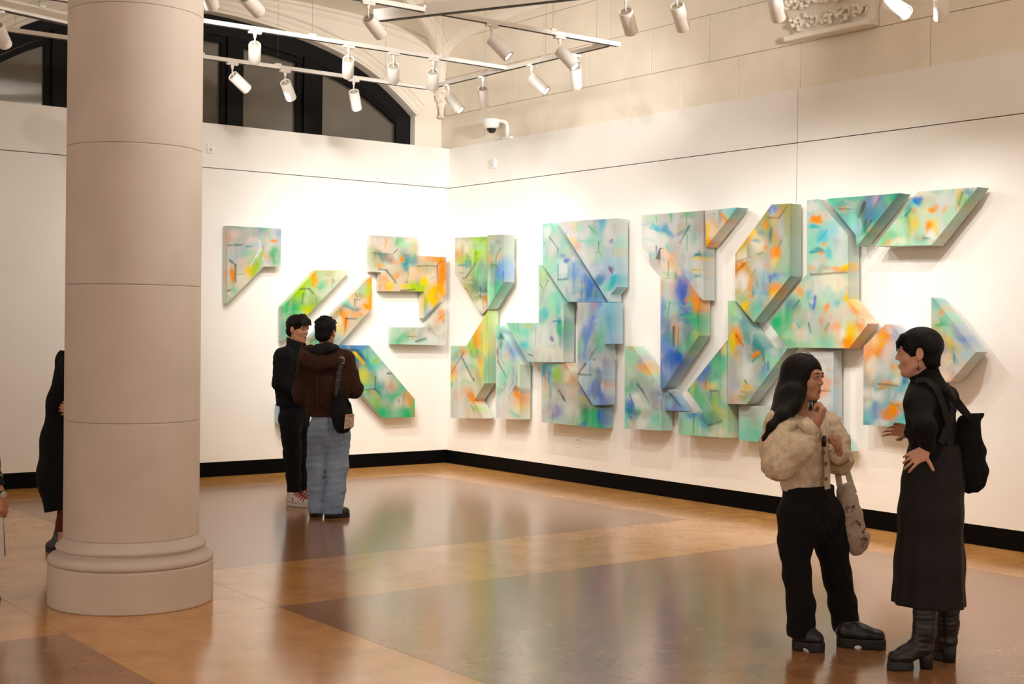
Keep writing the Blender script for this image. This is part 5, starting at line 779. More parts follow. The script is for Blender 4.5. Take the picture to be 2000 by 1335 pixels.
def art_piece(wall, off, th, poly, base, blobs, strokes, label, seed, h=0.0088):
    fn = (lambda u, v, d: (u, -d, v)) if wall == 'l' else (lambda u, v, d: (-d, u, v))
    us = [p[0] for p in poly]; vs_ = [p[1] for p in poly]
    # on the right wall u falls towards the right of the picture
    if wall == 'l': bbox = (min(us), max(us), min(vs_), max(vs_))
    else: bbox = (max(us), min(us), min(vs_), max(vs_))
    nu = int((max(us)-min(us))/h)+1; nv = int((max(vs_)-min(vs_))/h)+1
    gu = np.linspace(min(us), max(us), nu+1); gv = np.linspace(min(vs_), max(vs_), nv+1)
    GU, GV = np.meshgrid(gu, gv, indexing='ij')
    ins = in_poly(GU.ravel()+1e-7, GV.ravel()+1e-7, poly).reshape(GU.shape)
    # cells touched by an outline edge are clipped, the rest kept or dropped whole
    edge = np.zeros((nu, nv), bool)
    for i in range(len(poly)):
        (x1, y1), (x2, y2) = poly[i], poly[(i+1) % len(poly)]
        k = int(max(abs(x2-x1), abs(y2-y1))/h*4)+2
        for t in np.linspace(0, 1, k):
            a = int(np.clip((x1+(x2-x1)*t-gu[0])/(gu[1]-gu[0]), 0, nu-1)); b = int(np.clip((y1+(y2-y1)*t-gv[0])/(gv[1]-gv[0]), 0, nv-1))
            edge[max(0, a-1):a+2, max(0, b-1):b+2] = True
    UV, F = list(zip(GU.ravel(), GV.ravel())), []
    for a in range(nu):
        for b in range(nv):
            if edge[a, b]:
                c = clip_cell(poly, gu[a], gu[a+1], gv[b], gv[b+1])
                if len(c) >= 3:
                    n0 = len(UV); UV += c; F.append(tuple(range(n0, n0+len(c))))
            elif ins[a, b]:
                i0 = a*(nv+1)+b
                F.append((i0, i0+nv+1, i0+nv+2, i0+1))
    UV = np.array(UV)
    used = sorted({i for f in F for i in f}); mp = {i: k for k, i in enumerate(used)}
    F = [tuple(mp[i] for i in f) for f in F]; UV = UV[used]
    sgn = 1
    V3 = [fn(u, v, off) for u, v in UV]
    col = paint(UV[:, 0], UV[:, 1], bbox, base, blobs, strokes, seed)
    # sides of the block, washed-out continuation of the paint
    cen = np.mean(poly, 0)
    SV, SF, SC = [], [], []
    pale = np.array([lin(232), lin(242), lin(236)])
    EP = []
    for i in range(len(poly)):
        p, q = np.array(poly[i]), np.array(poly[(i+1) % len(poly)])
        k = max(1, int(np.linalg.norm(q-p)/.03))
        for t in range(k):
            a, b = p+(q-p)*t/k, p+(q-p)*(t+1)/k
            n0 = len(SV)
            SV += [fn(a[0], a[1], off), fn(b[0], b[1], off), fn(b[0], b[1], off-th), fn(a[0], a[1], off-th)]
            EP += [a+(cen-a)*.10, b+(cen-b)*.10]
            SF.append((n0, n0+1, n0+2, n0+3))
    EP = np.array(EP)
    cc = paint(EP[:, 0], EP[:, 1], bbox, base, blobs, [], seed)*.92+pale*.08
    for i in range(0, len(EP), 2):
        SC += [cc[i], cc[i+1], cc[i+1]*.72+pale*.28, cc[i]*.72+pale*.28]
    nb = len(V3)
    back = [fn(u, v, off-th) for u, v in poly]
    o = empty('resin_panel', fn(float(cen[0]), float(cen[1]), off-th))
    tag(o, label, 'art panel', 'painted resin panels of the wall relief')
    def make(nm, V, F, cols):
        me = bpy.data.meshes.new(nm)
        me.from_pydata([tuple(Vector(v)-o.location) for v in V], [], F)
        ca = me.color_attributes.new('paint', 'FLOAT_COLOR', 'POINT')
        ca.data.foreach_set('color', np.concatenate([np.asarray(cols), np.ones((len(V), 1))], 1).astype(np.float32).ravel())
        bm = bmesh.new(); bm.from_mesh(me)
        bmesh.ops.recalc_face_normals(bm, faces=bm.faces[:]); bm.to_mesh(me); bm.free()
        return link(nm, me, RESIN, o)
    make('painted_face', V3, F, col)
    n0 = len(SV)
    make('side_walls', SV+back, SF+[tuple(range(n0, n0+len(back)))], SC+[pale]*len(back))
    # cleat that holds the block off the wall
    g = off-th
    if g > 0.012:
        hu, hv = .06, .05
        c = cen
        for t in (0, .15, .3, .45):
            c = cen*(1-t)+np.mean(poly[:3], 0)*t
            if in_poly(np.array([c[0]]), np.array([c[1]]), poly)[0]: break
        a = [fn(c[0]+su*hu, c[1]+sv*hv, d) for su in (-1, 1) for sv in (-1, 1) for d in (0.0, g)]
        xs, ys, zs = zip(*a)
        L = o.location
        box('cleat', min(xs)-L.x, max(xs)-L.x, min(ys)-L.y, max(ys)-L.y, min(zs)-L.z, max(zs)-L.z, WHITE, o)
    return o
for i_, a_ in enumerate(ART):
    art_piece(*a_, seed=100+i_)

# ================================================================ track lighting
TRACKW = mat('white_powder_coat', rgb(250, 245, 236), 0.4, var=0.03)
DARK = mat('track_slot_dark', rgb(38, 30, 26), 0.6)
LENS = bpy.data.materials.new('lit_lens'); LENS.use_nodes = True
_b = LENS.node_tree.nodes['Principled BSDF']
_b.inputs['Base Color'].default_value = (.9, .9, .9, 1)
_b.inputs['Emission Color'].default_value = (1, .95, .88, 1); _b.inputs['Emission Strength'].default_value = 6.0
STEEL = mat('thin_steel_wire', rgb(150, 140, 128), 0.35, metal=0.8)

def track(a, b, label, w=.034, h=.036, z=4.08, wires=()):
    a, b = Vector(a), Vector(b)
    d = (b-a); L = d.length; an = math.atan2(d.y, d.x)
    o = empty('lighting_track', (a.x, a.y, z), an)
    tag(o, label, 'lighting track', 'white lighting tracks under the vault')
    box('rail', 0, L, -w/2, w/2, 0, h, TRACKW, o, bevel=.002)
    box('slot', .04, L-.04, -w*.34, w*.34, -.004, .0, DARK, o)
    for s in wires:
        p = a+d*s
        zt = vault_z(min(p.x, .0), min(p.y, .2))-z
        wq = tube('wire', [(L*s, 0, h), (L*s, 0, zt)], .0011, STEEL, o, seg=5)
        box('wire_clip', L*s-.03, L*s+.03, -w*.7, w*.7, h-.01, h+.014, TRACKW, o, bevel=.003)
    return o
track((-6.9, -3.53), (-1.77, -3.53), 'long white track between column and corner, middle of three parallel ones', wires=(.12, .33, .60, .86))
track((-6.9, -2.16), (-1.735, -2.16), 'white track nearest the arched window', wires=(.2, .52, .67, .9))
track((-1.75, -2.16), (-1.75, -5.0), 'white track running toward the right wall that joins the three parallel ones', wires=(.05, .35, .68, .93))
track((-6.9, -5.0), (-1.66, -5.0), 'white track nearest the viewer of the three parallel ones', wires=(.2, .62, .86))
track((-3.83, -4.57), (-1.55, -9.45), 'deep white beam track crossing the top of the picture at a slant', w=.07, h=.09, z=4.055, wires=(.25, .7))
track((-7.6, -3.46), (-5.2, -2.71), 'deep white beam track behind the top of the column', w=.07, h=.09, z=4.055, wires=(.3, .7))
track((-1.62, -7.55), (-1.62, -14.0), 'white track along the near part of the right wall', wires=(.2, .5, .8))

LAMP_LABELS = [
 'white spotlight hanging upright left of all on the middle track', 'white spotlight on the middle track above the arch moulding', 'white spotlight hanging straight on the middle track, second from its right end', 'rightmost white spotlight of the middle track, above the corner corbel',
 'white spotlight on the window track tilted hard right, nearest the column', 'white spotlight tilted right in front of the window, middle of its track', 'rightmost white spotlight of the track nearest the window',
 'lit white spotlight left of all on the joining track, over the security camera', 'unlit-looking white spotlight above the security camera', 'lit white spotlight with bright lens in the middle of the joining track', 'white spotlight half hidden behind the lit one at the track end',
 'white spotlight with bright rim under the nearest parallel track, left of its end', 'lit white spotlight at the end of the nearest parallel track', 'white spotlight cut by the top edge just right of the column', 'white spotlight cut by the top edge tilted right over the window', 'white spotlight under the left end of the slanting beam',
 'leftmost of the white spotlights along the top edge over the right wall', 'second white spotlight along the top edge over the right wall', 'white spotlight partly covering the carved stone', 'white spotlight at the left picture edge',
 'white spotlight facing the viewer with lit lens right of the carved stone', 'rightmost white spotlight at the top edge']
CYL_L, CYL_R = .205, .051
def spotlight(T, A, power, label, drop=.115, blend=1.0, size=80, soft=.016):
    T, A = Vector(T), Vector(A)
    o = empty('spotlight', T)
    tag(o, label, 'spotlight', 'white track spotlights')
    hd = Vector((A.x-T.x, A.y-T.y, 0))
    rz = math.atan2(hd.y, hd.x)
    back = Vector((0, 0, -drop))
    ax = (A-T-back).normalized()
    box('adapter', -.055, .055, -.019, .019, -.022, -.001, TRACKW, o, bevel=.003)
    o2 = tube('stem', [(0, 0, -.02), (0, 0, -.05), (0, 0, -.062)], [.016, .012, .007], TRACKW, o)
    side = ax.cross(Vector((0, 0, 1)))
    side = side.normalized() if side.length > .05 else Vector((1, 0, 0))
    tube('yoke', [(0, 0, -.06), back*.8, back+ax*.03], [.007, .007, .007], TRACKW, o, seg=8)
    # cylinder body, open recessed back and front
    prof_ = [(.040, .012), (.046, .0), (CYL_R, .004), (CYL_R, CYL_L-.004), (CYL_R-.002, CYL_L), (.043, CYL_L), (.041, CYL_L-.02)]
    rot = ax.to_track_quat('Z', 'Y').to_matrix().to_4x4()
    def place(ob):
        ob.matrix_local = Matrix.Translation(back) @ rot
        return ob
    place(link('housing', lathe_mesh('housing', prof_, 40, False), TRACKW, o, True))
    place(link('back_cap', lathe_mesh('back_cap', [(0, .011), (.041, .012), (.041, .016), (0, .017)], 32), mat('grey_vent_cap', rgb(190, 178, 160), .6, bump=.4, bscale=200), o, True))
    place(link('lens_ring', lathe_mesh('lens_ring', [(.036, CYL_L-.012), (.0445, CYL_L-.012), (.0445, CYL_L+.003), (.041, CYL_L+.003)], 40, False), DARK, o, True))
    place(link('lens', lathe_mesh('lens', [(0, CYL_L-.012), (.037, CYL_L-.010), (0, CYL_L-.006)], 32), LENS, o, True))
    ld = bpy.data.lights.new('spot_beam', 'SPOT')
    ld.energy = LAMP_POWER*power
    ld.color = LAMP_COLOR
    ld.spot_size = math.radians(size); ld.spot_blend = blend
    ld.shadow_soft_size = soft
    lo = bpy.data.objects.new('spot_beam', ld); C.objects.link(lo)
    lo.parent = o
    lo.matrix_local = Matrix.Translation(back+ax*(CYL_L+.02)) @ (-ax).to_track_quat('Z', 'Y').to_matrix().to_4x4()
    return o
for (tr_, T_, A_, pw_), lb_ in zip(LAMPS, LAMP_LABELS):
    spotlight(T_, A_, pw_, lb_)
# unseen track lamps; the two aimed at the vault corner are added fill
spotlight((-2.20, -8.06, 4.05), (0.05, -2.05, 4.12), 6.0, 'white spotlight on the slanting beam aimed high at the stone blocks', size=26, blend=1, soft=.08)
spotlight((-1.95, -8.60, 4.05), (-0.2, -0.6, 4.75), 8.0, 'added fill spotlight on the slanting beam aimed at the corner of the vault', size=52, blend=1, soft=.12)
spotlight((-5.75, -5.0, 4.08), (0.05, -1.6, 4.95), 2.2, 'added fill spotlight hidden behind the column, aimed at the corner of the vault', size=60, blend=1, soft=.12)
# unseen lamps added as fill, turned up to brighten the hall by reflection
for T_, A_, lb_ in (((-1.62, -10.2, 4.08), (-3.2, -8.6, 5.4), 'added fill spotlight on the near wall track turned up at the vault'),
                    ((-1.62, -12.6, 4.08), (-4.0, -11.0, 5.4), 'last added fill spotlight on the near wall track turned up at the vault'),
                    ((-1.66, -9.2, 4.05), (-4.8, -8.0, 5.4), 'last added fill spotlight on the slanting beam turned up at the vault')):
    spotlight(T_, A_, 4.0, lb_, size=130, blend=1)

# ================================================================ people
RZ = -0.6469          # local x runs to the right of the picture, y away from it
def V3(p): return np.array(p, float)
def nrm(v):
    v = V3(v); return v/np.linalg.norm(v)
def skin(name, r, g, b): return mat(name, rgb(r, g, b), 0.55, var=0.10, vscale=18, spec=0.35)
def cloth(name, r, g, b, rough=.85, var=.25, vscale=9, bump=.35, bscale=260, sheen=.0): return mat(name, rgb(r, g, b), rough, var=var, vscale=vscale, bump=bump, bscale=bscale, spec=.25, sheen=sheen)
HAIR = mat('black_hair', rgb(20, 15, 13), 0.6, var=.4, vscale=14, bump=.4, bscale=90, stretch=(1, 1, .1), spec=.18)
HAIR2 = mat('blue_black_hair', rgb(10, 10, 15), 0.6, var=.4, vscale=14, bump=.4, bscale=70, stretch=(.3, 1, .3), spec=.18)
HAIR3 = mat('dark_brown_hair', rgb(26, 18, 14), 0.6, var=.4, vscale=14, bump=.5, bscale=60, spec=.18)
EYE_W = mat('eye_white', rgb(214, 204, 196), .25)
EYE_D = mat('eye_iris', rgb(26, 18, 14), .15)
LIPM = mat('lips', rgb(150, 72, 66), .45)

def frame(f, up=(0, 0, 1)):
    """axes of a head or torso: columns right, forward, up"""
    f = nrm(f); r = nrm(np.cross(f, up)); u = np.cross(r, f)
    return np.stack([r, f, u], 1)

def head(F, c, R, s=1.0, ears=(1, 1)):
    c = V3(c)
    w = lambda x, y, z: c+R @ (V3((x, y, z))*s)
    F.ell(w(0, -.014, .028), V3((.073, .092, .084))*s, R, k=.01)
    F.ell(w(0, .020, -.034), V3((.058, .066, .084))*s, R, k=.03)
    F.ell(w(0, .062, -.098), V3((.024, .021, .019))*s, R, k=.025)
    for q in (-1, 1):
        F.ell(w(q*.036, .052, -.028), V3((.024, .024, .026))*s, R, k=.02)
        F.cap(w(q*.054, .0, -.055), w(q*.026, .052, -.096), .014*s, .014*s, k=.03)
        F.ell(w(q*.030, .094, .011), V3((.017, .013, .010))*s, R, k=.010, sub=True)
        F.ell(w(q*.030, .077, .010), V3((.0135, .0125, .0115))*s, R, k=.004)
        if ears[0 if q < 0 else 1]:
            F.ell(w(q*.078, -.008, .000), V3((.010, .020, .033))*s, R, k=.008)
            F.ell(w(q*.087, -.004, .002), V3((.006, .011, .020))*s, R, k=.005, sub=True)
            F.ell(w(q*.075, -.002, -.028), V3((.008, .011, .010))*s, R, k=.006)
    F.cap(w(-.034, .078, .030), w(.034, .078, .030), .012*s, .012*s, k=.018)
    F.cap(w(0, .083, .022), w(0, .100, -.022), .0065*s, .0095*s, k=.012)
    for q in (-1, 1): F.ell(w(q*.010, .092, -.027), V3((.0075, .009, .007))*s, R, k=.007)
    F.cap(w(-.015, .082, -.0575), w(.015, .082, -.0575), .0075*s, k=.008)
    F.cap(w(-.012, .080, -.071), w(.012, .080, -.071), .0085*s, k=.008)
    return w
def face_parts(o, w, R, s=1.0, lips=LIPM, brow=HAIR, iris=True):
    for q in (-1, 1):
        e = link('eye', lathe_mesh('eye', [(0, -.0118*s), (.006*s, -.010*s), (.0105*s, -.005*s), (.0118*s, 0), (.0105*s, .005*s), (.006*s, .010*s), (0, .0118*s)], 16), EYE_W, o, True)
        e.location = w(q*.030, .0805, .0095); e.scale = (1, 1, .52)
        ir = link('iris', lathe_mesh('iris', [(0, -.0058*s), (.0052*s, -.003*s), (.006*s, 0), (.0052*s, .003*s), (0, .0058*s)], 12), EYE_D, e, True)
        ir.location = R @ V3((0, .0078, 0))*s
        tube('eyebrow', [w(q*.013, .0915, .0285), w(q*.022, .0925, .0305), w(q*.032, .0900, .0320), w(q*.041, .0845, .0305), w(q*.048, .0775, .0270)], [.0024*s, .0032*s, .0032*s, .0028*s, .0015*s], brow, o, seg=6)
        tube('eyelid', [w(q*.0185, .0865, .0105), w(q*.024, .0912, .0143), w(q*.030, .0925, .0156), w(q*.037, .0895, .0143), w(q*.0425, .0840, .0110)], [.0010*s, .0018*s, .0020*s, .0018*s, .0010*s], brow, o, seg=6)
    tube('upper_lip', [w(-.021, .082, -.064), w(-.008, .0915, -.0595), (w(0, .0925, -.0605)), w(.008, .0915, -.0595), w(.021, .082, -.064)], [.001, .0032*s, .0028*s, .0032*s, .001], lips, o, seg=8)
    tube('lower_lip', [w(-.019, .081, -.0655), w(-.008, .0895, -.0700), w(.008, .0895, -.0700), w(.019, .081, -.0655)], [.001, .0038*s, .0038*s, .001], lips, o, seg=8)

def hand(F, wrist, fwd, pn, curls=(35, 45, 30), spread=6.0, thumb=None, side=1, s=1.0, fr=.0082, k=.006, nails=None):
    """palm and five fingers; fwd wrist->knuckles, pn the way the palm faces, side = which side the thumb is on (+ = fwd x pn)"""
    w = V3(wrist); f = nrm(fwd); pn = V3(pn); pn = nrm(pn-f*(pn@f)); lat = np.cross(f, pn)*side
    offs = [.030, .010, -.011, -.030]; L = [.070, .078, .072, .057]; base = [.086, .090, .086, .077]
    tips = []
    F.cap(w-f*.02*s, w+f*.03*s, .022*s, .024*s, k=.012, sq=(pn, .75))
    for i in range(4):
        kn = w+f*base[i]*s+lat*offs[i]*s
        F.cap(w+f*.022*s+lat*offs[i]*.55*s, kn, .0145*s, .0105*s, k=.012)
        a = math.radians(spread*(1.5-i)); d0 = f*math.cos(a)+lat*math.sin(a)
        cu = curls[i] if hasattr(curls[0], '__len__') else curls
        p = kn; ang = 0
        for j, (fr_, ln) in enumerate(((1.0, .46), (.92, .30), (.84, .24))):
            ang += math.radians(cu[j])
            d = d0*math.cos(ang)+pn*math.sin(ang)
            q = p+d*L[i]*ln*s
            F.cap(p, q, fr*fr_*s, fr*(fr_-.07)*s, k=.003)
            p = q
        tips.append((p, d))
    tb = w+f*.028*s+lat*.024*s
    t = thumb or ((.75, .55, .25), (.9, .2, .45))
    for (tf, tl, tp), ln, r in zip(t, (.045, .034), (.0115, .0095)):
        d = nrm(f*tf+lat*tl+pn*tp)
        q = tb+d*ln*s
        F.cap(tb, q, r*s, (r-.0012)*s, k=.008 if ln > .04 else .003)
        tb = q
    F.cap(w+f*.02*s+lat*.018*s, w+f*.05*s+lat*.03*s, .014*s, .012*s, k=.014)
    tips.append((tb, d))
    return tips

def torso(F, pel, chest, neck, f, sh, hips, wd=.15, dp=.105, k=.05):
    f = nrm(f)
    F.cap(pel, (V3(pel)+V3(chest))/2, wd*.95, wd*.80, k=k, sq=(f, dp/wd))
    F.cap((V3(pel)+V3(chest))/2, chest, wd*.80, wd*.98, k=k, sq=(f, dp/wd))
    for q in sh: F.cap(chest, q, .075, .05, k=.05)
    F.cap(V3(chest)*.25+V3(neck)*.75-f*.01, neck, .07, .052, k=.05)
    for q in hips: F.cap(pel, q, .075, .07, k=.04)

def limb(F, pts, rads, k=.02): F.chain([V3(p) for p in pts], rads, k)

def shoe_mesh(heel, toe, w=.044, hgt=.10, z0=.024, fat=1.0, ank=None, h=.005):
    heel, toe = V3(heel), V3(toe); d = nrm((toe-heel)*V3((1, 1, 0)))
    lo = np.minimum(heel, toe)-.09; hi = np.maximum(heel, toe)+.09; lo[2] = -.01; hi[2] = hgt+.12
    F = Field(lo, hi, h)
    a = heel+d*.035; b = heel+(toe-heel)*.55; c = toe-d*.042
    F.cap((a[0], a[1], z0+.025), (b[0], b[1], z0+.02), .036*fat, w*fat, k=.02)
    F.cap((b[0], b[1], z0+.02), (c[0], c[1], z0+.014), w*fat, w*.86*fat, k=.02)
    F.cap((a[0], a[1], z0+.03), tuple(V3((a[0], a[1], hgt))+d*.012), .036*fat, .042*fat, k=.03)
    F.cap((b[0], b[1], z0+.03), tuple(V3((a[0], a[1], hgt))+d*.03), .034*fat, .03*fat, k=.03)
    F.cut((0, 0, z0), (0, 0, -1)); F.cut((0, 0, hgt+.01), (0, 0, 1))
    return F.mesh('shoe', 1)
def sole_mesh(heel, toe, w=.05, z0=0.0, z1=.026, heel_z=None, h=.005):
    heel, toe = V3(heel), V3(toe); d = nrm((toe-heel)*V3((1, 1, 0)))
    lo = np.minimum(heel, toe)-.09; hi = np.maximum(heel, toe)+.09; lo[2] = -.012; hi[2] = z1+.03
    F = Field(lo, hi, h)
    a = heel+d*.038; b = heel+(toe-heel)*.6; c = toe-d*.045
    for p, q, r0, r1 in ((a, b, .040, w), (b, c, w, w*.9)):
        F.cap((p[0], p[1], z1*.5), (q[0], q[1], z1*.5), r0, r1, k=.01, sq=((0, 0, 1), 3.0))
    F.cut((0, 0, z0), (0, 0, -1)); F.cut((0, 0, z1), (0, 0, 1))
    if heel_z:      # arch between heel block and platform
        m = heel+(toe-heel)*.44; nn = np.cross(d, (0, 0, 1))
        F.cap((m[0]-nn[0]*.1, m[1]-nn[1]*.1, -.005), (m[0]+nn[0]*.1, m[1]+nn[1]*.1, -.005), heel_z, k=.006, sub=True)
    return F.mesh('sole', 1)

def person(F, label, m, name='person'):
    o = link(name, F.mesh('body', 1), m)
    o.location = ORG; o.rotation_euler = (0, 0, RZ)
    tag(o, label, 'person')
    return o
def part(o, name, F, m, relax=1):
    return link(name, F.mesh(name, relax), m, o)

# ---------------------------------------------------------------- woman in the cream cardigan
ORG = (-3.681, -9.050, 0.0)
f_ = nrm((.75, -.66, 0)); Rh = frame((.74, -.67, -.02))
hc = V3((-0.159, 0.016, 1.425))
F = Field((-.62, -.55, -.02), (.42, .40, 1.62), .0052)
wf = head(F, hc, Rh, .98)
pel, che, nec = (-0.132, 0.009, 0.754), (-0.169, 0.013, 1.107), (-0.163, 0.024, 1.256)
shR, shL = (-0.303, -0.096, 1.181), (-0.022, 0.134, 1.179)
hpR, hpL = (-0.209, -0.052, 0.707), (-0.025, 0.068, 0.693)
torso(F, pel, che, nec, f_, (shR, shL), (hpR, hpL), .13, .095)
F.cap(nec, tuple(wf(0, -.02, -.05)), .050, .046, k=.03)
elR, wrR = (-0.325, -0.208, 1.010), (-0.168, -0.246, 1.188)
elL, wrL = (0.046, -0.009, 0.984), (-0.014, -0.138, 1.049)
limb(F, [shR, elR, wrR], [.045, .036, .024]); limb(F, [shL, elL, wrL], [.045, .036, .024])
knR, anR = (-0.205, -0.056, 0.392), (-0.180, -0.049, 0.077)
knL, anL = (0.032, 0.054, 0.374), (0.087, 0.061, 0.088)
limb(F, [hpR, knR, anR], [.075, .05, .034]); limb(F, [hpL, knL, anL], [.075, .05, .034])
hand(F, V3(wrR)+V3((.010, 0, .006)), (.42, .05, .90), (-.75, .45, .35), curls=((70, 75, 40), (62, 80, 45), (55, 85, 45), (50, 85, 45)), spread=2, thumb=((.8, .35, .5), (.85, -.1, .5)), side=-1, s=1.06)
tipsL = hand(F, V3(wrL)+V3((-.003, -.02, .012)), (-.25, -.35, .90), (-.80, .45, -.1), curls=((75, 80, 40), (75, 85, 40), (75, 85, 40), (70, 85, 40)), spread=2, thumb=((.85, .3, .4), (.8, -.3, .6)), side=1, s=.9)
w1 = person(F, 'woman with long black hair, cream cable-knit cardigan and black trousers, hand raised to chin', skin('skin_tan', 196, 142, 112))
face_parts(w1, wf, Rh, .98)
# cardigan
F = Field((-.62, -.55, .75), (.42, .42, 1.40), .007)
F.cap((-0.160, 0.010, 0.876), (-0.163, 0.012, 1.066), .165, .175, k=.05, sq=(f_, .72))
F.cap((-0.163, 0.012, 1.066), (-0.156, 0.024, 1.180), .175, .12, k=.05, sq=(f_, .75))
F.cap((-0.169, 0.013, 1.134), V3(shR), .11, .082, k=.05); F.cap((-0.169, 0.013, 1.134), V3(shL), .11, .08, k=.05)
limb(F, [shR, (-0.335, -0.158, 1.084), (-0.334, -0.204, 0.991), ], [.082, .086, .088], k=.04)
limb(F, [(-0.334, -0.204, 0.991), (-0.245, -0.248, 1.083), (-0.166, -0.251, 1.178)], [.088, .072, .046], k=.03)
limb(F, [shL, (0.025, 0.072, 1.085), (0.024, -0.009, 0.989)], [.070, .066, .066], k=.04)
limb(F, [(0.024, -0.009, 0.989), (-0.009, -0.118, 1.031)], [.066, .044], k=.03)
F.wrinkle(.008, 64, 3, (1, 1, 1.6)); F.wrinkle(.0035, 142, 4)
F.cut((-0.160, 0.009, 0.816), (-.06, 0, -1)); F.cut(V3((-0.159, 0.014, 1.240)), (.25, -.30, .92))
F.cut(V3(wrR)+nrm((.42, 0, .9))*.012, (.55, .1, .83)) if False else None
def ribs(X, Y, Z):
    z0 = (-0.161, 0.011, 0.917)[2]
    th = np.arctan2(Y-0.0, X-(-0.161, 0.011, 0.917)[0])
    m_ = np.clip((z0-Z)/.03, 0, 1)
    return m_*(.012-.005*np.abs(np.sin(th*20)))+(1-m_)*0
F.bump(ribs)
KNIT = mat('cream_cable_knit', rgb(232, 212, 182), .95, var=.22, vscale=34, bump=1.0, bscale=110, spec=.15, stretch=(1, 1, .6))
cg = part(w1, 'cardigan', F, KNIT)
link('cuff', tube_mesh('cuff', [V3(wrR)-V3((.05, 0, -.0))*1.0+V3((.0, 0, -.035)), V3(wrR)+V3((.0, 0, .008))], [.060, .054], 24), KNIT, cg, True)
link('cuff', tube_mesh('cuff', [V3(wrL)+V3((.012, .05, -.03)), V3(wrL)+V3((0, -.005, .0))], [.056, .046], 24), KNIT, cg, True)
link('placket', tube_mesh('placket', [(-0.105, -0.086, 1.204), (-0.086, -0.122, 1.132), (-0.074, -0.123, 1.052), (-0.066, -0.119, 0.932), (-0.062, -0.108, 0.853)], 1.0, prof=[(-.016, -.006), (-.016, .006), (.016, .006), (.016, -.006)], up=(.6, -.8, 0)), KNIT, cg)
BTN = mat('brown_button', rgb(120, 92, 70), .35)
for p in ((-0.096, -0.148, 1.044), (-0.084, -0.149, 0.988), (-0.079, -0.142, 0.908)):
    b_ = link('button', lathe_mesh('button', [(0, 0), (.009, 0), (.011, .002), (.010, .005), (.006, .004), (0, .004)], 16), BTN, cg, True)
    b_.location = p; b_.rotation_euler = (math.radians(90), 0, .35)
# trousers
BLK = cloth('black_trouser_cloth', 14, 12, 12)
F = Field((-.40, -.34, .03), (.32, .32, .90), .007)
F.cap((-0.138, 0.010, 0.849), (-0.131, 0.008, 0.713), .165, .19, k=.04, sq=(f_, .72))
limb(F, [(-0.206, -0.052, 0.707), (-0.216, -0.059, 0.559), (-0.206, -0.060, 0.398), (-0.181, -0.057, 0.236), (-0.175, -0.049, 0.072)], [.105, .086, .070, .072, .075], k=.03)
limb(F, [(-0.030, 0.068, 0.692), (0.005, 0.066, 0.542), (0.036, 0.059, 0.365), (0.066, 0.063, 0.228), (0.090, 0.061, 0.099)], [.105, .088, .074, .072, .075], k=.03)
F.wrinkle(.005, 57, 7, (1, 1, 1.5)); F.cut((-0.150, 0.001, 0.066), (0, 0, -1)); F.cut((-0.138, 0.010, 0.860), (0, 0, 1))
part(w1, 'trousers', F, BLK)
# shoes
LEA = mat('black_leather', rgb(24, 20, 18), .35, var=.3, vscale=8, bump=.2, bscale=90)
for hl, te in (((-0.222, -0.050, 0.012), (-0.066, -0.110, 0.012)), ((0.031, 0.030, 0.021), (0.277, -0.030, 0.029))):
    sh = link('shoe', shoe_mesh(hl, te, .046, .13, .05), LEA, w1)
    link('sole', sole_mesh(hl, te, .053, 0, .052, .024), mat('black_rubber', rgb(26, 22, 20), .6), sh)
# hair
F = Field((-.62, -.36, 1.0), (.10, .26, 1.64), .0055)
F.ell(wf(0, -.022, .034), V3((.092, .108, .100)), Rh, k=.02)
F.ell(wf(0, .10, -.045), V3((.064, .075, .088)), Rh, k=.012, sub=True)
F.ell(wf(.02, .105, .012), V3((.05, .055, .05)), Rh, k=.012, sub=True)
F.chain([wf(0, -.05, .02), (-0.239, 0.045, 1.335), (-0.282, 0.014, 1.241), (-0.333, -0.047, 1.172), (-0.381, -0.107, 1.095)], [.085, .066, .050, .032, .010], k=.04)
F.chain([wf(-.058, -.03, .03), (-0.232, -0.064, 1.352), (-0.249, -0.100, 1.289), (-0.315, -0.156, 1.238), (-0.377, -0.191, 1.182), (-0.409, -0.197, 1.121), (-0.417, -0.188, 1.086)], [.052, .048, .040, .030, .020, .010, .004], k=.03)
F.chain([wf(-.050, -.05, .03), (-0.251, -0.015, 1.311), (-0.300, -0.066, 1.238), (-0.357, -0.117, 1.161)], [.07, .060, .044, .022], k=.05)
F.chain([wf(.066, .02, .055), wf(.084, .012, .01), wf(.084, .0, -.06)], [.02, .016, .010], k=.02)
hw = part(w1, 'hair', F, HAIR, 2)
tube('loose_strand', [(-0.118, -0.002, 1.537), (-0.151, -0.002, 1.564), (-0.162, -0.002, 1.556)], .0022, HAIR, hw, seg=6)
# dark tassel necklace at the collar
nk = empty('tassel_necklace', ORG, RZ); tag(nk, 'dark tassel necklace under the long-haired woman\'s chin', 'necklace')
for q in range(14):
    p = V3((-0.169, -0.115, 1.299))+V3((.0035*q, .005*math.sin(q*2), .0))
    tube('strand', [p+V3((0, .02, .012)), p+V3((.004, 0, -.01)), p+V3((-.002+.001*q, .0, -.030-.006*(q % 3)))], .0032, mat('necklace_black', rgb(18, 16, 16), .3) if q % 5 else mat('necklace_silver', rgb(170, 168, 160), .25, metal=.6), nk, seg=6)
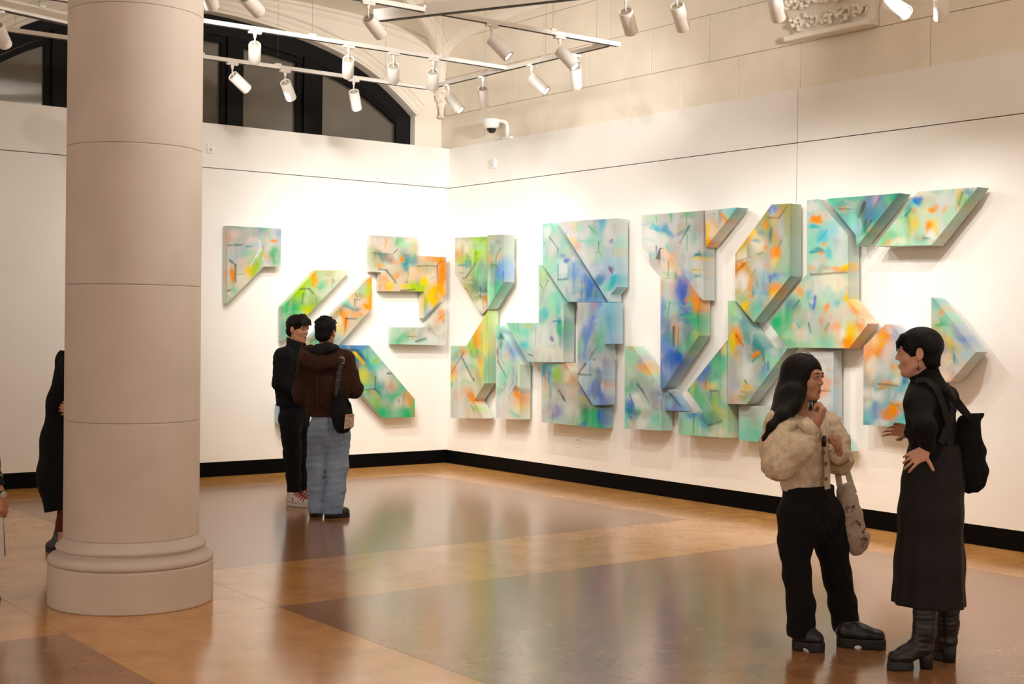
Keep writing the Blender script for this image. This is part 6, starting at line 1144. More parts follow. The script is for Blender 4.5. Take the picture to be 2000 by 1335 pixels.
# small clear vial with black cap in her lower hand, and its wand in the raised hand
GLASS = mat('clear_glass', (.92, .94, .93, 1), .05)
GLASS.node_tree.nodes['Principled BSDF'].inputs['Alpha'].default_value = .32
vi = empty('vial', ORG, RZ); tag(vi, 'slim clear vial with black cap held in the long-haired woman\'s lower hand', 'vial')
a = V3((-0.090, -0.222, 1.093)); b = V3((-0.100, -0.221, 1.256))
link('glass_tube', tube_mesh('glass_tube', [a+(b-a)*.25, a+(b-a)*.9, b], [.011, .011, .009], 20), GLASS, vi, True)
link('cap', tube_mesh('cap', [(-0.118, -0.253, 1.085), (-0.116, -0.252, 1.127), (-0.113, -0.252, 1.142)], [.011, .011, .008], 16), mat('black_plastic', rgb(14, 13, 13), .3), vi, True)
# cotton tote hanging from her far shoulder
#   (top-level: it can be put down)
tb_ = empty('tote_bag', ORG, RZ); tag(tb_, 'cream cotton tote with small dark drawings hanging behind the cardigan', 'bag')
COT = mat('printed_cotton', rgb(188, 172, 152), .9, var=.10, vscale=12, bump=.3, bscale=200)
F = Field((.0, -.20, .42), (.26, .28, .98), .006)
F.chain([(0.073, 0.069, 0.817), (0.100, 0.063, 0.695), (0.128, 0.057, 0.573), (0.139, 0.056, 0.529)], [.042, .066, .072, .050], k=.02, sq=((0, 1, 0), .75))
F.cap((0.078, 0.070, 0.858), (0.087, 0.069, 0.776), .035, .05, k=.02)
F.wrinkle(.007, 72, 11, (1.4, 1, .5)); F.cut((0.078, 0.070, 0.861), (-.3, 0, 1))
part(tb_, 'bag_body', F, COT)
tube('handle', [(0.038, 0.040, 0.848), (0.024, 0.071, 0.981), (0.004, 0.154, 1.208), (0.074, 0.202, 1.052), (0.115, 0.110, 0.854), (0.125, 0.079, 0.811)], 1.0, COT, tb_, prof=[(-.016, -.002), (-.016, .002), (.016, .002), (.016, -.002)], up=(0, 1, .2), smooth=False)
INK = mat('black_print_ink', rgb(38, 33, 32), .8); RED = mat('red_print_ink', rgb(140, 44, 36), .8)
random.seed(5)
def surf(px_, z_):   # front surface of the bag body at local x, z
    cxs = [((0.073, 0.069, 0.817), .042), ((0.100, 0.063, 0.695), .066), ((0.128, 0.057, 0.573), .072), ((0.139, 0.056, 0.529), .050)]
    for (p, r), (q, r2) in zip(cxs[:-1], cxs[1:]):
        if q[2] <= z_ <= p[2]:
            t = (p[2]-z_)/(p[2]-q[2]); c = V3(p)*(1-t)+V3(q)*t; rr = r*(1-t)+r2*t
            dx = max(-.95, min(.95, (px_-c[0])/rr))
            return c[1]-rr*.75*math.sqrt(1-dx*dx)-.006, c[0], rr
    return None
for n_ in range(26):
    z_ = random.uniform((-4.423, 0.006, 0.481)[2]+.02, (-4.426, 0.009, 0.764)[2]-.01)
    g_ = surf(0, z_)
    if not g_: continue
    x_ = g_[1]+random.uniform(-.75, .75)*g_[2]
    y_ = surf(x_, z_)[0]
    pts = []
    for t in range(6):
        xx = x_+.012*math.sin(t*1.1+n_)*(1+.3*t/5); zz = z_+.006*(t-2.5)+.006*math.cos(t*1.7+n_*2)
        s_ = surf(xx, zz)
        if s_: pts.append((xx, s_[0], zz))
    if len(pts) >= 3:
        tube('printed_mark', pts, random.choice([.0012, .0014, .003]), RED if n_ % 7 == 3 else INK, tb_, seg=5)

# ---------------------------------------------------------------- woman in black with the cropped hair
ORG = (-3.615, -9.581, 0.0)
f_ = nrm((-.80, .60, 0)); Rh = frame((-.97, .24, -.03))
hc = V3((-0.053, 0.018, 1.569))
F = Field((-.30, -.42, -.02), (.36, .40, 1.72), .0052)
wf = head(F, hc, Rh, 1.0)
pel, che, nec = (0.032, 0.011, 0.965), (0.010, 0.015, 1.287), (-0.015, 0.016, 1.420)
shN, shF = (-0.089, -0.125, 1.324), (0.125, 0.145, 1.338)
hpN, hpF = (0.013, -0.019, 0.930), (0.076, 0.051, 0.923)
torso(F, pel, che, nec, f_, (shN, shF), (hpN, hpF), .125, .09)
F.cap(nec, tuple(wf(0, -.025, -.05)), .050, .046, k=.03)
elN, wrN = (-0.094, -0.256, 1.215), (-0.064, -0.202, 1.110)
elF, wrF = (0.065, 0.214, 1.174), (-0.064, 0.073, 1.173)
limb(F, [shN, elN, wrN], [.042, .034, .023]); limb(F, [shF, elF, wrF], [.042, .034, .023])
knN, anN = (-0.014, -0.044, 0.523), (-0.016, -0.054, 0.111)
knF, anF = (0.129, 0.066, 0.506), (0.158, 0.086, 0.090)
limb(F, [hpN, knN, anN], [.058, .036, .024]); limb(F, [hpF, knF, anF], [.058, .036, .024])
hand(F, V3(wrN)+V3((-.006, -.012, -.004)), (-.80, -.12, -.50), (-.25, .80, -.55), curls=((18, 28, 18), (22, 32, 18), (30, 34, 20), (24, 40, 20)), spread=8, thumb=((.05, 1.0, .15), (.15, 1.0, .2)), side=1, s=.94)
hand(F, V3(wrF), (-.96, -.05, .14), (.05, -.8, -.35), curls=((8, 14, 10), (14, 18, 12), (20, 22, 14), (26, 26, 16)), spread=7, thumb=((.6, .35, .75), (.8, -.1, .6)), side=-1, s=.95)
w2 = person(F, 'woman with cropped black hair in black turtleneck and long dark skirt, hand on hip', skin('skin_fair', 214, 160, 134))
face_parts(w2, wf, Rh, 1.0, brow=HAIR2)
NAIL = mat('dark_red_nail', rgb(70, 20, 22), .25)
JET = cloth('black_jersey', 12, 11, 12, var=.3, bump=.25)
F = Field((-.26, -.40, .92), (.34, .40, 1.52), .0065)
F.cap((0.031, 0.012, 1.017), (0.021, 0.014, 1.210), .128, .138, k=.04, sq=(f_, .78))
F.cap((0.021, 0.014, 1.210), (0.007, 0.015, 1.299), .138, .13, k=.04, sq=(f_, .78))
F.cap((0.002, 0.015, 1.312), V3(shN), .100, .060, k=.06); F.cap((0.012, 0.015, 1.318), V3(shF), .100, .060, k=.06); F.cap((-0.004, 0.016, 1.389), V3(shN), .06, .05, k=.06); F.cap((0.001, 0.016, 1.389), V3(shF), .06, .05, k=.06)
limb(F, [shN, elN, V3(wrN)+V3((0, 0, .012))], [.060, .052, .040], k=.03)
limb(F, [shF, elF, wrF], [.064, .052, .038], k=.03)
F.cap((0.001, 0.016, 1.377), (-0.016, 0.017, 1.508), .072, .064, k=.035)
F.wrinkle(.003, 64, 21); F.cut(V3((-0.016, 0.017, 1.502)), (-.50, 0, .87)); F.cut((0.031, 0.012, 1.030), (0, 0, -1))
tn = part(w2, 'turtleneck', F, JET)
link('collar_fold', tube_mesh('collar_fold', [V3((-0.016, 0.017, 1.482))+V3((.068*math.cos(a), .066*math.sin(a), .036*math.cos(a))) for a in np.linspace(0, 2*math.pi, 28, endpoint=False)], .010, 8, closed=True), JET, tn, True)
SK = cloth('brown_black_skirt_cloth', 26, 21, 19, rough=.6, var=.3, vscale=5, bump=.2)
F = Field((-.24, -.32, .24), (.30, .32, 1.16), .007)
F.chain([(0.033, 0.013, 1.102), (0.034, 0.012, 1.042), (0.032, 0.011, 0.927), (0.024, 0.009, 0.772), (0.019, 0.006, 0.515), (0.017, 0.003, 0.283)], [.118, .130, .148, .156, .168, .182], k=.03, sq=((.6, .8, 0), .85))
F.bump(lambda X, Y, Z: .006*np.clip((.95-Z)/.6, 0, 1)*np.sin(np.arctan2(Y, X-.03)*9))
F.wrinkle(.003, 49, 22, (1, 1, .4)); F.cut((0.017, 0.004, 0.309), (0, 0, -1)); F.cut((0.033, 0.013, 1.117), (0, 0, 1))
sk = part(w2, 'skirt', F, SK)
def strap(pts, w=.017):
    return tube('strap', pts, 1.0, SK, sk, prof=[(-w, -.0025), (-w, .0025), (w, .0025), (w, -.0025)], up=(.1, -.9, .4), smooth=False)
strap([(-0.087, -0.068, 1.438), (-0.041, -0.118, 1.441), (-0.006, -0.139, 1.402), (0.028, -0.145, 1.322), (0.059, -0.141, 1.221), (0.069, -0.137, 1.125)])
strap([(0.085, 0.006, 1.422), (0.097, -0.054, 1.368), (0.090, -0.110, 1.295), (0.051, -0.141, 1.209), (0.019, -0.152, 1.134)])
link('waist_button', lathe_mesh('waist_button', [(0, 0), (.012, 0), (.012, .006), (0, .008)], 12), mat('dark_button', rgb(30, 26, 24), .4), sk).location = (-0.080, 0.013, 1.095)
# boots
for hl, te, sh_, ft in (((0.031, -0.040, -0.005), (-0.211, -0.085, 0.003), (knN, anN), -.05), ((0.172, 0.060, -0.018), (0.110, 0.180, -0.017), (knF, anF), .07)):
    hl, te = V3(hl), V3(te); hl[2] = te[2] = 0
    d = nrm(te-hl)
    F = Field((-.28, -.22, -.01), (.24, .34, .46), .0055)
    a = hl+d*.045
    q_ = (.42-sh_[1][2])/(sh_[0][2]-sh_[1][2]); top = V3(sh_[1])*(1-q_)+V3(sh_[0])*q_
    mid = V3((a[0]+d[0]*.004, a[1]+d[1]*.004, .19))
    F.cap((a[0], a[1], .115), mid, .044, .052, k=.02); F.cap(mid, tuple(top), .056, .062, k=.02)
    b = hl+d*.15; c = te-d*.045
    F.cap((a[0], a[1], .10), (b[0], b[1], .070), .036, .040, k=.03); F.cap((b[0], b[1], .07), (c[0], c[1], .058), .041, .038, k=.02)
    F.cap((a[0]+d[0]*.03, a[1]+d[1]*.03, .14), (b[0], b[1], .075), .036, .034, k=.03)
    F.wrinkle(.003, 85, 5, (1, 1, 2)); F.cut((0, 0, .035), (0, 0, -1))
    bo = part(w2, 'boot', F, LEA)
    F = Field((-.28, -.22, -.01), (.24, .34, .14), .005)
    F.cap((b[0], b[1], .0), (c[0], c[1], .0), .043, .043, k=0, sq=((0, 0, 1), 2)); F.cut((0, 0, .045), (0, 0, 1)); F.cut((0, 0, 0), (0, 0, -1))
    part(bo, 'platform', F, mat('black_rubber', rgb(26, 22, 20), .6))
    hb = hl+d*.035
    link('block_heel', tube_mesh('block_heel', [(hb[0], hb[1], 0), (hb[0]+d[0]*.004, hb[1]+d[1]*.004, .095)], [.031, .037], 16), mat('black_rubber', rgb(26, 22, 20), .6), bo, True)
# hair
F = Field((-.26, -.20, 1.36), (.20, .22, 1.72), .005)
F.ell(wf(0, -.020, .040), V3((.090, .110, .095)), Rh, k=.02)
F.chain([wf(-.045, -.06, .02), wf(-.042, -.066, -.040), wf(-.03, -.060, -.078)], [.05, .034, .014], k=.03)
F.chain([wf(.045, -.06, .02), wf(.042, -.066, -.040), wf(.03, -.060, -.078)], [.05, .034, .014], k=.03)
F.ell(wf(0, .088, -.052), V3((.085, .082, .078)), Rh, k=.008, sub=True)
for q in (-1, 1):
    F.ell(wf(q*.092, -.006, -.010), V3((.030, .026, .044)), Rh, k=.006, sub=True)
    F.ell(wf(q*.085, .018, -.060), V3((.04, .05, .05)), Rh, k=.01, sub=True)
    F.cap(wf(q*.070, .036, .04), wf(q*.070, .034, -.012), .016, .006, k=.01)
for q, l in ((-.052, .006), (-.040, -.004), (-.026, .004), (-.012, -.006), (.002, .002), (.016, -.004), (.030, .004), (.044, -.002)):
    F.cap(wf(q, .070, .086), wf(q, .094, .055), .014, .009, k=.012); F.cap(wf(q, .094, .055), wf(q*1.05, .101, .012+l), .009, .002, k=.005)
part(w2, 'hair', F, HAIR2, 1)
er = empty('earring', ORG, RZ); tag(er, 'dark star drop earring of the cropped-haired woman', 'earring')
GOLD = mat('dull_gold', rgb(150, 110, 60), .3, metal=.9)
ep = wf(-.080, .0, -.036)
tube('hook', [ep, ep+V3((0, -.003, -.012)), ep+V3((0, -.003, -.024))], .0014, GOLD, er, seg=6)
st_ = [(.014*(1 if k % 2 == 0 else .42)*math.sin(k*math.pi/5), .014*(1 if k % 2 == 0 else .42)*math.cos(k*math.pi/5)) for k in range(10)]
link('star', prism_mesh('star', st_, lambda u, v, d: tuple(ep+V3((u, -.003+d, -.038+v))), -.002, .002), mat('black_plastic', rgb(14, 13, 13), .3), er)
# black canvas tote on her back
bg = empty('shoulder_bag', ORG, RZ); tag(bg, 'slack black canvas bag hanging on the cropped-haired woman\'s back', 'bag')
CAN = cloth('black_canvas', 8, 8, 9, rough=.9, var=.2, bump=.4)
F = Field((.02, -.26, .82), (.36, .22, 1.34), .006)
F.chain([(0.205, -0.006, 1.224), (0.214, -0.008, 1.085), (0.221, -0.009, 0.970), (0.226, -0.009, 0.936)], [.055, .066, .074, .060], k=.02, sq=((0, 1, 0), .62))
F.cap((0.162, -0.007, 1.161), (0.185, -0.009, 0.944), .04, .045, k=.03, sq=((0, 1, 0), .6))
F.cap((0.232, -0.006, 1.260), (0.258, -0.005, 1.270), .034, .024, k=.02, sq=((0, 1, 0), .6))
F.wrinkle(.006, 57, 31, (1.3, 1, .6)); F.cut((0.229, 0.015, 1.274), (-.05, 0, 1))
part(bg, 'bag_body', F, CAN)
tube('strap', [(0.187, -0.036, 1.254), (0.110, -0.125, 1.309), (0.055, -0.104, 1.391), (0.088, 0.016, 1.411), (0.180, 0.135, 1.347), (0.229, 0.044, 1.249)], 1.0, CAN, bg, prof=[(-.014, -.003), (-.014, .003), (.014, .003), (.014, -.003)], up=(.2, -.8, .4), smooth=False)

# ---------------------------------------------------------------- man in the dark denim jacket
def simple_man(J, label, skin_m, hs, ears=(1, 1), h=.006, hands=True):
    lo = np.min([V3(v) for v in J.values()], 0)-.16; hi = np.max([V3(v) for v in J.values()], 0)+.16
    lo[2] = -.02
    F = Field(lo, hi, h)
    return F
ORG = (-3.356, -2.474, 0.0)
f_ = nrm((.80, -.45, 0)); Rh = frame((.84, -.54, -.06))
hc = V3((-0.006, 0.019, 1.627))
F = Field((-.36, -.36, -.02), (.36, .36, 1.82), .006)
wf = head(F, hc, Rh, 1.02)
pel, che, nec = (-0.035, 0.010, 0.878), (-0.063, 0.015, 1.283), (-0.032, 0.017, 1.469)
shN, shF = (-0.122, -0.124, 1.371), (0.038, 0.156, 1.381)
hpN, hpF = (-0.064, -0.071, 0.825), (0.008, 0.079, 0.816)
torso(F, pel, che, nec, f_, (shN, shF), (hpN, hpF), .14, .10)
F.cap(nec, tuple(wf(0, -.02, -.05)), .056, .052, k=.03)
elN, wrN = (-0.135, -0.147, 1.131), (0.042, -0.188, 1.055)
elF, wrF = (0.092, 0.133, 1.122), (0.147, -0.038, 1.064)
limb(F, [shN, elN, wrN], [.05, .04, .027]); limb(F, [shF, elF, wrF], [.05, .04, .027])
knN, anN = (-0.036, -0.074, 0.479), (-0.014, -0.069, 0.099)
knF, anF = (0.023, 0.065, 0.467), (0.025, 0.081, 0.095)
limb(F, [hpN, knN, anN], [.085, .055, .038]); limb(F, [hpF, knF, anF], [.085, .055, .038])
hand(F, wrN, (.9, -.1, -.1), (0, .6, -.8), curls=(40, 50, 30), side=1)
hand(F, wrF, (.8, -.4, -.2), (0, .3, -.9), curls=(40, 50, 30), side=-1)
m1 = person(F, 'man with wavy dark hair, dark jacket with raised collar and white red-laced sneakers', skin('skin_olive', 196, 140, 106))
face_parts(m1, wf, Rh, 1.02, brow=HAIR3)
NAVY = cloth('dark_navy_denim', 16, 18, 24, var=.35, vscale=7, bump=.3)
F = Field((-.36, -.36, .80), (.34, .36, 1.62), .0075)
F.cap((-0.055, 0.011, 0.963), (-0.067, 0.014, 1.211), .178, .185, k=.05, sq=(f_, .74)); F.cap((-0.063, 0.014, 1.211), (-0.051, 0.016, 1.393), .172, .12, k=.05, sq=(f_, .76))
F.cap((-0.059, 0.015, 1.331), V3(shN), .115, .082, k=.05); F.cap((-0.059, 0.015, 1.331), V3(shF), .115, .080, k=.05)
limb(F, [shN, elN, wrN], [.090, .078, .056], k=.03); limb(F, [shF, elF, wrF], [.08, .066, .05], k=.03)
F.cap((-0.027, 0.016, 1.393), (-0.023, 0.017, 1.479), .085, .074, k=.03); F.cap((-0.027, 0.016, 1.403), V3((-0.019, 0.018, 1.546))+V3((.02, 0, .03)), .045, .060, k=0, sub=True) if False else None
F.wrinkle(.006, 45, 41, (1, 1, 1.4)); F.cut((-0.049, 0.011, 0.916), (0, 0, -1)); F.cut(V3((-0.023, 0.017, 1.489)), (.4, -.15, .9))
jk = part(m1, 'jacket', F, NAVY)
col_ = []
cN = V3((-0.023, 0.017, 1.465))
for a in np.linspace(.5, 2*math.pi-.9, 26): col_.append(cN+V3((.088*math.cos(a), .080*math.sin(a), .014-.030*math.cos(a))))
link('collar', tube_mesh('collar', col_, 1.0, prof=[(-.008, -.045), (-.010, .04), (.004, .045), (.008, -.045)], up=(0, 0, 1)), cloth('navy_knit_collar', 20, 21, 26), jk, True)
F = Field((-.26, -.30, .04), (.26, .30, 1.0), .0075)
F.cap((-0.040, 0.011, 0.916), (-0.034, 0.009, 0.820), .150, .155, k=.04, sq=(f_, .76))
limb(F, [(-0.064, -0.071, 0.811), (-0.035, -0.079, 0.480), (-0.019, -0.077, 0.243), (-0.014, -0.069, 0.094)], [.105, .082, .066, .066], k=.03)
limb(F, [(-0.002, 0.079, 0.802), (0.018, 0.065, 0.467), (0.020, 0.073, 0.226), (0.020, 0.081, 0.095)], [.100, .080, .066, .066], k=.03)
F.wrinkle(.006, 49, 42, (1, 1, 1.5)); F.cut((-0.025, 0.001, 0.081), (0, 0, -1)); F.cut((-0.040, 0.011, 0.935), (0, 0, 1))
part(m1, 'trousers', F, cloth('dark_indigo_denim', 14, 16, 22, var=.4, vscale=6))
SNK = mat('white_sneaker_leather', rgb(226, 214, 206), .5, var=.08); REDL = mat('red_lace', rgb(178, 28, 34), .7)
for hl, te in (((-0.074, -0.070, 0.008), (0.133, -0.220, 0.030)), ((-0.024, 0.090, 0.007), (0.157, -0.030, 0.025))):
    sh = link('sneaker', shoe_mesh(hl, te, .047, .115, .026, 1.05), SNK, m1)
    link('sole', sole_mesh(hl, te, .053, 0, .028), mat('white_rubber', rgb(222, 212, 204), .6), sh)
    a, b = V3(hl), V3(te); d = nrm((b-a)*V3((1, 1, 0))); n = np.cross(d, (0, 0, 1))
    for k in range(5):
        c = a+d*(.115+.028*k); c[2] = .126-.012*k
        tube('lace', [c+n*.036+V3((0, 0, -.022)), c+n*.018, c-n*.018+d*.012, c-n*.036+d*.012+V3((0, 0, -.022))], .0058, REDL, sh, seg=6)
    tube('heel_tab', [a+d*.006+V3((0, 0, .05)), a+d*.004+V3((0, 0, .10))], .014, REDL, sh, seg=8)
    tube('side_stripe', [a+d*.12+n*.050+V3((0, 0, .035)), a+d*.10+n*.046+V3((0, 0, .075))], .006, REDL, sh, seg=6)
F = Field((-.20, -.22, 1.48), (.24, .24, 1.86), .006)
F.ell(wf(0, -.022, .048), V3((.092, .108, .090))*1.02, Rh, k=.02)
F.ell(wf(0, -.06, -.02), V3((.080, .060, .060))*1.02, Rh, k=.02)
F.ell(wf(0, .092, -.055), V3((.088, .088, .082)), Rh, k=.01, sub=True)
for q in (-1, 1): F.ell(wf(q*.092, -.004, -.012), V3((.028, .026, .042)), Rh, k=.006, sub=True)
random.seed(9)
for k in range(26):
    a = random.uniform(-1.3, 1.3); e = random.uniform(.0, 1.2)
    p = wf(.088*math.sin(a)*math.cos(e), .02+.09*math.cos(a)*math.cos(e)*.8-.02, .055+.085*math.sin(e))
    F.ell(p, V3((.022, .026, .015)), Rh, k=.008)
for q in (-.05, -.02, .01, .04, .06): F.cap(wf(q, .075, .085), wf(q+.012, .108, .050), .020, .010, k=.012)
F.bump(lambda X, Y, Z: .0016*np.sin(X*260+Z*200)+.0012*np.sin(Y*300-Z*240))
part(m1, 'hair', F, HAIR3, 0)

# ---------------------------------------------------------------- man in the brown hooded jacket, seen from behind
ORG = (-3.511, -3.375, 0.0)
f_ = nrm((.22, .97, 0)); Rh = frame((.36, .93, -.04))
hc = V3((-0.056, 0.019, 1.611))
F = Field((-.40, -.32, -.02), (.36, .44, 1.80), .006)
wf = head(F, hc, Rh, 1.0)
pel, che, nec = (-0.023, 0.009, 0.777), (-0.051, 0.014, 1.223), (-0.054, 0.017, 1.459)
shL, shR = (-0.200, 0.016, 1.355), (0.095, 0.016, 1.381)
hpL, hpR = (-0.094, 0.008, 0.709), (0.052, -0.012, 0.712)
torso(F, pel, che, nec, f_, (shL, shR), (hpL, hpR), .145, .10)
F.cap(nec, tuple(wf(0, -.02, -.05)), .054, .050, k=.03)
elL, wrL = (-0.268, 0.072, 1.070), (-0.220, 0.292, 1.060)
elR, wrR = (0.181, 0.063, 1.121), (0.099, 0.294, 1.182)
limb(F, [shL, elL, wrL], [.05, .04, .027]); limb(F, [shR, elR, wrR], [.05, .04, .027])
knL, anL = (-0.117, 0.005, 0.396), (-0.126, 0.001, 0.083)
knR, anR = (0.053, -0.026, 0.379), (0.025, -0.029, 0.067)
limb(F, [hpL, knL, anL], [.085, .055, .038]); limb(F, [hpR, knR, anR], [.085, .055, .038])
hand(F, wrL, (.2, .95, .2), (.3, 0, .9), curls=(40, 50, 30), side=1)
hand(F, wrR, (-.1, .95, .25), (-.5, 0, .8), curls=(40, 50, 30), side=-1)
m2 = person(F, 'man seen from behind in dark brown hooded jacket and faded blue jeans', skin('skin_warm', 200, 142, 112))
face_parts(m2, wf, Rh, 1.0)
tube('glasses_frame', [wf(.078, -.005, .012), wf(.070, .06, .012), wf(.050, .100, .010), wf(.014, .106, .006), wf(0, .108, .008)], .0022, mat('thin_steel_wire', rgb(150, 140, 128), .35, metal=.8), m2, seg=6)
BRN = mat('dark_brown_suede', rgb(72, 47, 37), .9, var=.45, vscale=5, bump=.5, bscale=120, spec=.15)
F = Field((-.42, -.36, .78), (.36, .40, 1.60), .0075)
F.cap((-0.043, 0.011, 0.955), (-0.055, 0.014, 1.178), .185, .195, k=.05, sq=(f_, .74)); F.cap((-0.055, 0.014, 1.178), (-0.052, 0.016, 1.357), .195, .13, k=.05, sq=(f_, .78))
F.cap((-0.052, 0.015, 1.312), V3(shL), .12, .095, k=.05); F.cap((-0.052, 0.015, 1.312), V3(shR), .12, .090, k=.05)
limb(F, [shL, elL, wrL], [.098, .084, .055], k=.04); limb(F, [shR, elR, wrR], [.092, .080, .055], k=.04)
F.cap((-0.047, 0.010, 0.906), (-0.047, 0.010, 0.879), .160, .152, k=.03, sq=(f_, .76))
F.wrinkle(.009, 38, 51, (1, 1, 1.3)); F.wrinkle(.004, 83, 52)
F.cut((-0.046, 0.010, 0.875), (0, 0, -1)); F.cut(V3((-0.053, 0.017, 1.442)), (.0, .35, .93))
jk = part(m2, 'jacket', F, BRN)
# hood lying on the back: a thick roll with a sagging pouch
F = Field((-.34, -.36, 1.18), (.28, .22, 1.58), .0065)
F.chain([(0.023, 0.077, 1.459), (0.083, -0.034, 1.418), (0.027, -0.145, 1.349), (-0.104, -0.155, 1.330), (-0.217, -0.104, 1.380), (-0.237, 0.017, 1.439), (-0.195, 0.097, 1.465)], [.035, .045, .055, .062, .058, .048, .036], k=.03)
F.ell(V3((-0.105, -0.084, 1.354)), V3((.15, .085, .070)), None, k=.03)
F.ell(V3((-0.082, -0.004, 1.424)), V3((.12, .085, .060)), None, k=.02, sub=True)
F.wrinkle(.006, 57, 53, (1, 1, 1.4))
part(jk, 'hood', F, BRN)
F = Field((-.26, -.22, 1.34), (.22, .20, 1.62), .006)
F.chain([(-0.180, -0.004, 1.423), (-0.106, -0.083, 1.452), (-0.027, -0.083, 1.475), (0.032, -0.023, 1.470)], [.045, .050, .046, .036], k=.03)
F.cap((-0.076, 0.016, 1.423), (-0.054, 0.017, 1.486), .085, .066, k=.03)
F.cut(V3((-0.054, 0.017, 1.518)), (0, .25, .97))
part(jk, 'inner_collar', F, cloth('charcoal_jersey', 34, 33, 36))
tube('back_seam', [V3((-0.108, -0.150, 1.312)), V3((-0.108, -0.145, 1.162)), V3((-0.098, -0.134, 0.941))], .004, mat('brown_seam_thread', rgb(84, 52, 36), .9), jk, seg=6)
JEAN = mat('faded_blue_jeans', rgb(156, 176, 204), .85, var=.35, vscale=3.2, vcol=rgb(118, 134, 160), bump=.3, bscale=220)
F = Field((-.28, -.28, .03), (.26, .26, .95), .0075)
F.cap((-0.024, 0.010, 0.879), (-0.022, 0.008, 0.732), .160, .175, k=.04, sq=(f_, .76))
limb(F, [(-0.102, 0.008, 0.709), (-0.126, 0.005, 0.441), (-0.124, 0.003, 0.240), (-0.126, 0.001, 0.074)], [.108, .084, .074, .070], k=.03)
limb(F, [(0.061, -0.012, 0.712), (0.061, -0.025, 0.446), (0.046, -0.027, 0.245), (0.017, -0.029, 0.045)], [.110, .092, .086, .094], k=.03)
F.wrinkle(.007, 45, 55, (1, 1, 1.6)); F.cut((-0.023, 0.000, 0.035), (0, 0, -1)); F.cut((-0.025, 0.010, 0.906), (0, 0, 1))
jn = part(m2, 'jeans', F, JEAN)
for c in ((-0.079, -0.124, 0.720), (0.077, -0.142, 0.732)):
    c = V3(c)
    tube('pocket_seam', [c+V3((-.055, .01, .07)), c+V3((-.052, .005, -.04)), c+V3((0, -.004, -.075)), c+V3((.052, .01, -.04)), c+V3((.05, .015, .07))], .0020, mat('pocket_thread', rgb(112, 126, 148), .9), jn, seg=5)
tube('centre_seam', [(-0.011, -0.120, 0.875), (-0.008, -0.127, 0.721), (-0.016, -0.093, 0.607)], .0035, mat('pocket_thread', rgb(92, 104, 124), .9), jn, seg=5)
for hl, te in (((-0.159, 0.020, 0.013), (-0.122, 0.200, 0.002)), ((-0.042, -0.050, 0.002), (0.158, 0.060, 0.007))):
    sh = link('shoe', shoe_mesh(hl, te, .047, .10, .028, 1.05), LEA, m2)
    link('sole', sole_mesh(hl, te, .053, 0, .030), mat('black_rubber', rgb(26, 22, 20), .6), sh)
F = Field((-.22, -.18, 1.48), (.18, .22, 1.82), .006)
F.ell(wf(0, -.016, .040), V3((.090, .110, .096)), Rh, k=.02)
F.ell(wf(0, -.058, -.030), V3((.074, .055, .060)), Rh, k=.02)
F.ell(wf(0, .096, -.050), V3((.088, .080, .086)), Rh, k=.01, sub=True)
for q in (-1, 1): F.ell(wf(q*.094, -.004, -.014), V3((.028, .026, .042)), Rh, k=.006, sub=True)
random.seed(19)
for k in range(22):
    a = random.uniform(0, 6.28); e = random.uniform(.3, 1.4)
    F.ell(wf(.082*math.cos(a)*math.cos(e), -.016+.10*math.sin(a)*math.cos(e), .045+.088*math.sin(e)), V3((.022, .022, .014)), Rh, k=.008)
for q in (-.07, -.05, .04): F.cap(wf(q, .03, .10), wf(q*1.35, .085, .085), .018, .008, k=.012)
F.bump(lambda X, Y, Z: .0014*np.sin(X*300+Z*240)+.001*np.sin(Y*320-Z*260))
part(m2, 'hair', F, HAIR, 0)
# cross-body bag with studded strap
cb = empty('crossbody_bag', ORG, RZ); tag(cb, 'black cloth bag with printed white patch on the hooded man\'s hip', 'bag')
BAGM = cloth('black_bag_nylon', 12, 11, 11, rough=.7)
F = Field((.0, -.34, .72), (.26, .02, 1.18), .006)
F.chain([(0.112, -0.158, 1.011), (0.116, -0.180, 0.894), (0.121, -0.181, 0.823)], [.060, .088, .080], k=.02, sq=((0, 1, 0), .55))
F.cap((0.084, -0.157, 1.099), (0.094, -0.158, 1.011), .03, .055, k=.03, sq=((0, 1, 0), .6))
F.wrinkle(.006, 60, 57, (1.2, 1, .8))
part(cb, 'bag_body', F, BAGM)
SP = [(0.088, -0.004, 1.421), (0.102, -0.114, 1.397), (0.090, -0.150, 1.297), (0.075, -0.161, 1.200), (0.068, -0.172, 1.121), (0.069, -0.178, 1.069)]
sp = tube('strap', SP, 1.0, mat('black_strap_leather', rgb(20, 17, 16), .4), cb, prof=[(-.020, -.003), (-.020, .003), (.020, .003), (.020, -.003)], up=(.1, -1, .1), smooth=False)
tube('strap', [(0.131, -0.178, 1.078), (0.185, -0.179, 0.991), (0.202, -0.170, 0.881)], .010, BAGM, cb, seg=8)
CHR = mat('chrome', rgb(215, 210, 200), .15, metal=1.0)
bk = V3((0.097, -0.140, 1.367))
tube('buckle', [bk+V3((-.026, 0, -.024)), bk+V3((.026, 0, -.024)), bk+V3((.026, 0, .024)), bk+V3((-.026, 0, .024))], .0042, CHR, sp, seg=6, closed=True)
for p in ((0.086, -0.155, 1.323), (0.078, -0.162, 1.262), (0.071, -0.168, 1.200), (0.099, -0.124, 1.406)):
    for e in (-.009, .009):
        s_ = link('stud', lathe_mesh('stud', [(0, -.004), (.004, -.002), (.005, 0), (.004, .002), (0, .004)], 10), CHR, sp, True)
        s_.location = V3(p)+V3((e, -.003, 0))
pc = V3((0.180, -0.237, 0.850))
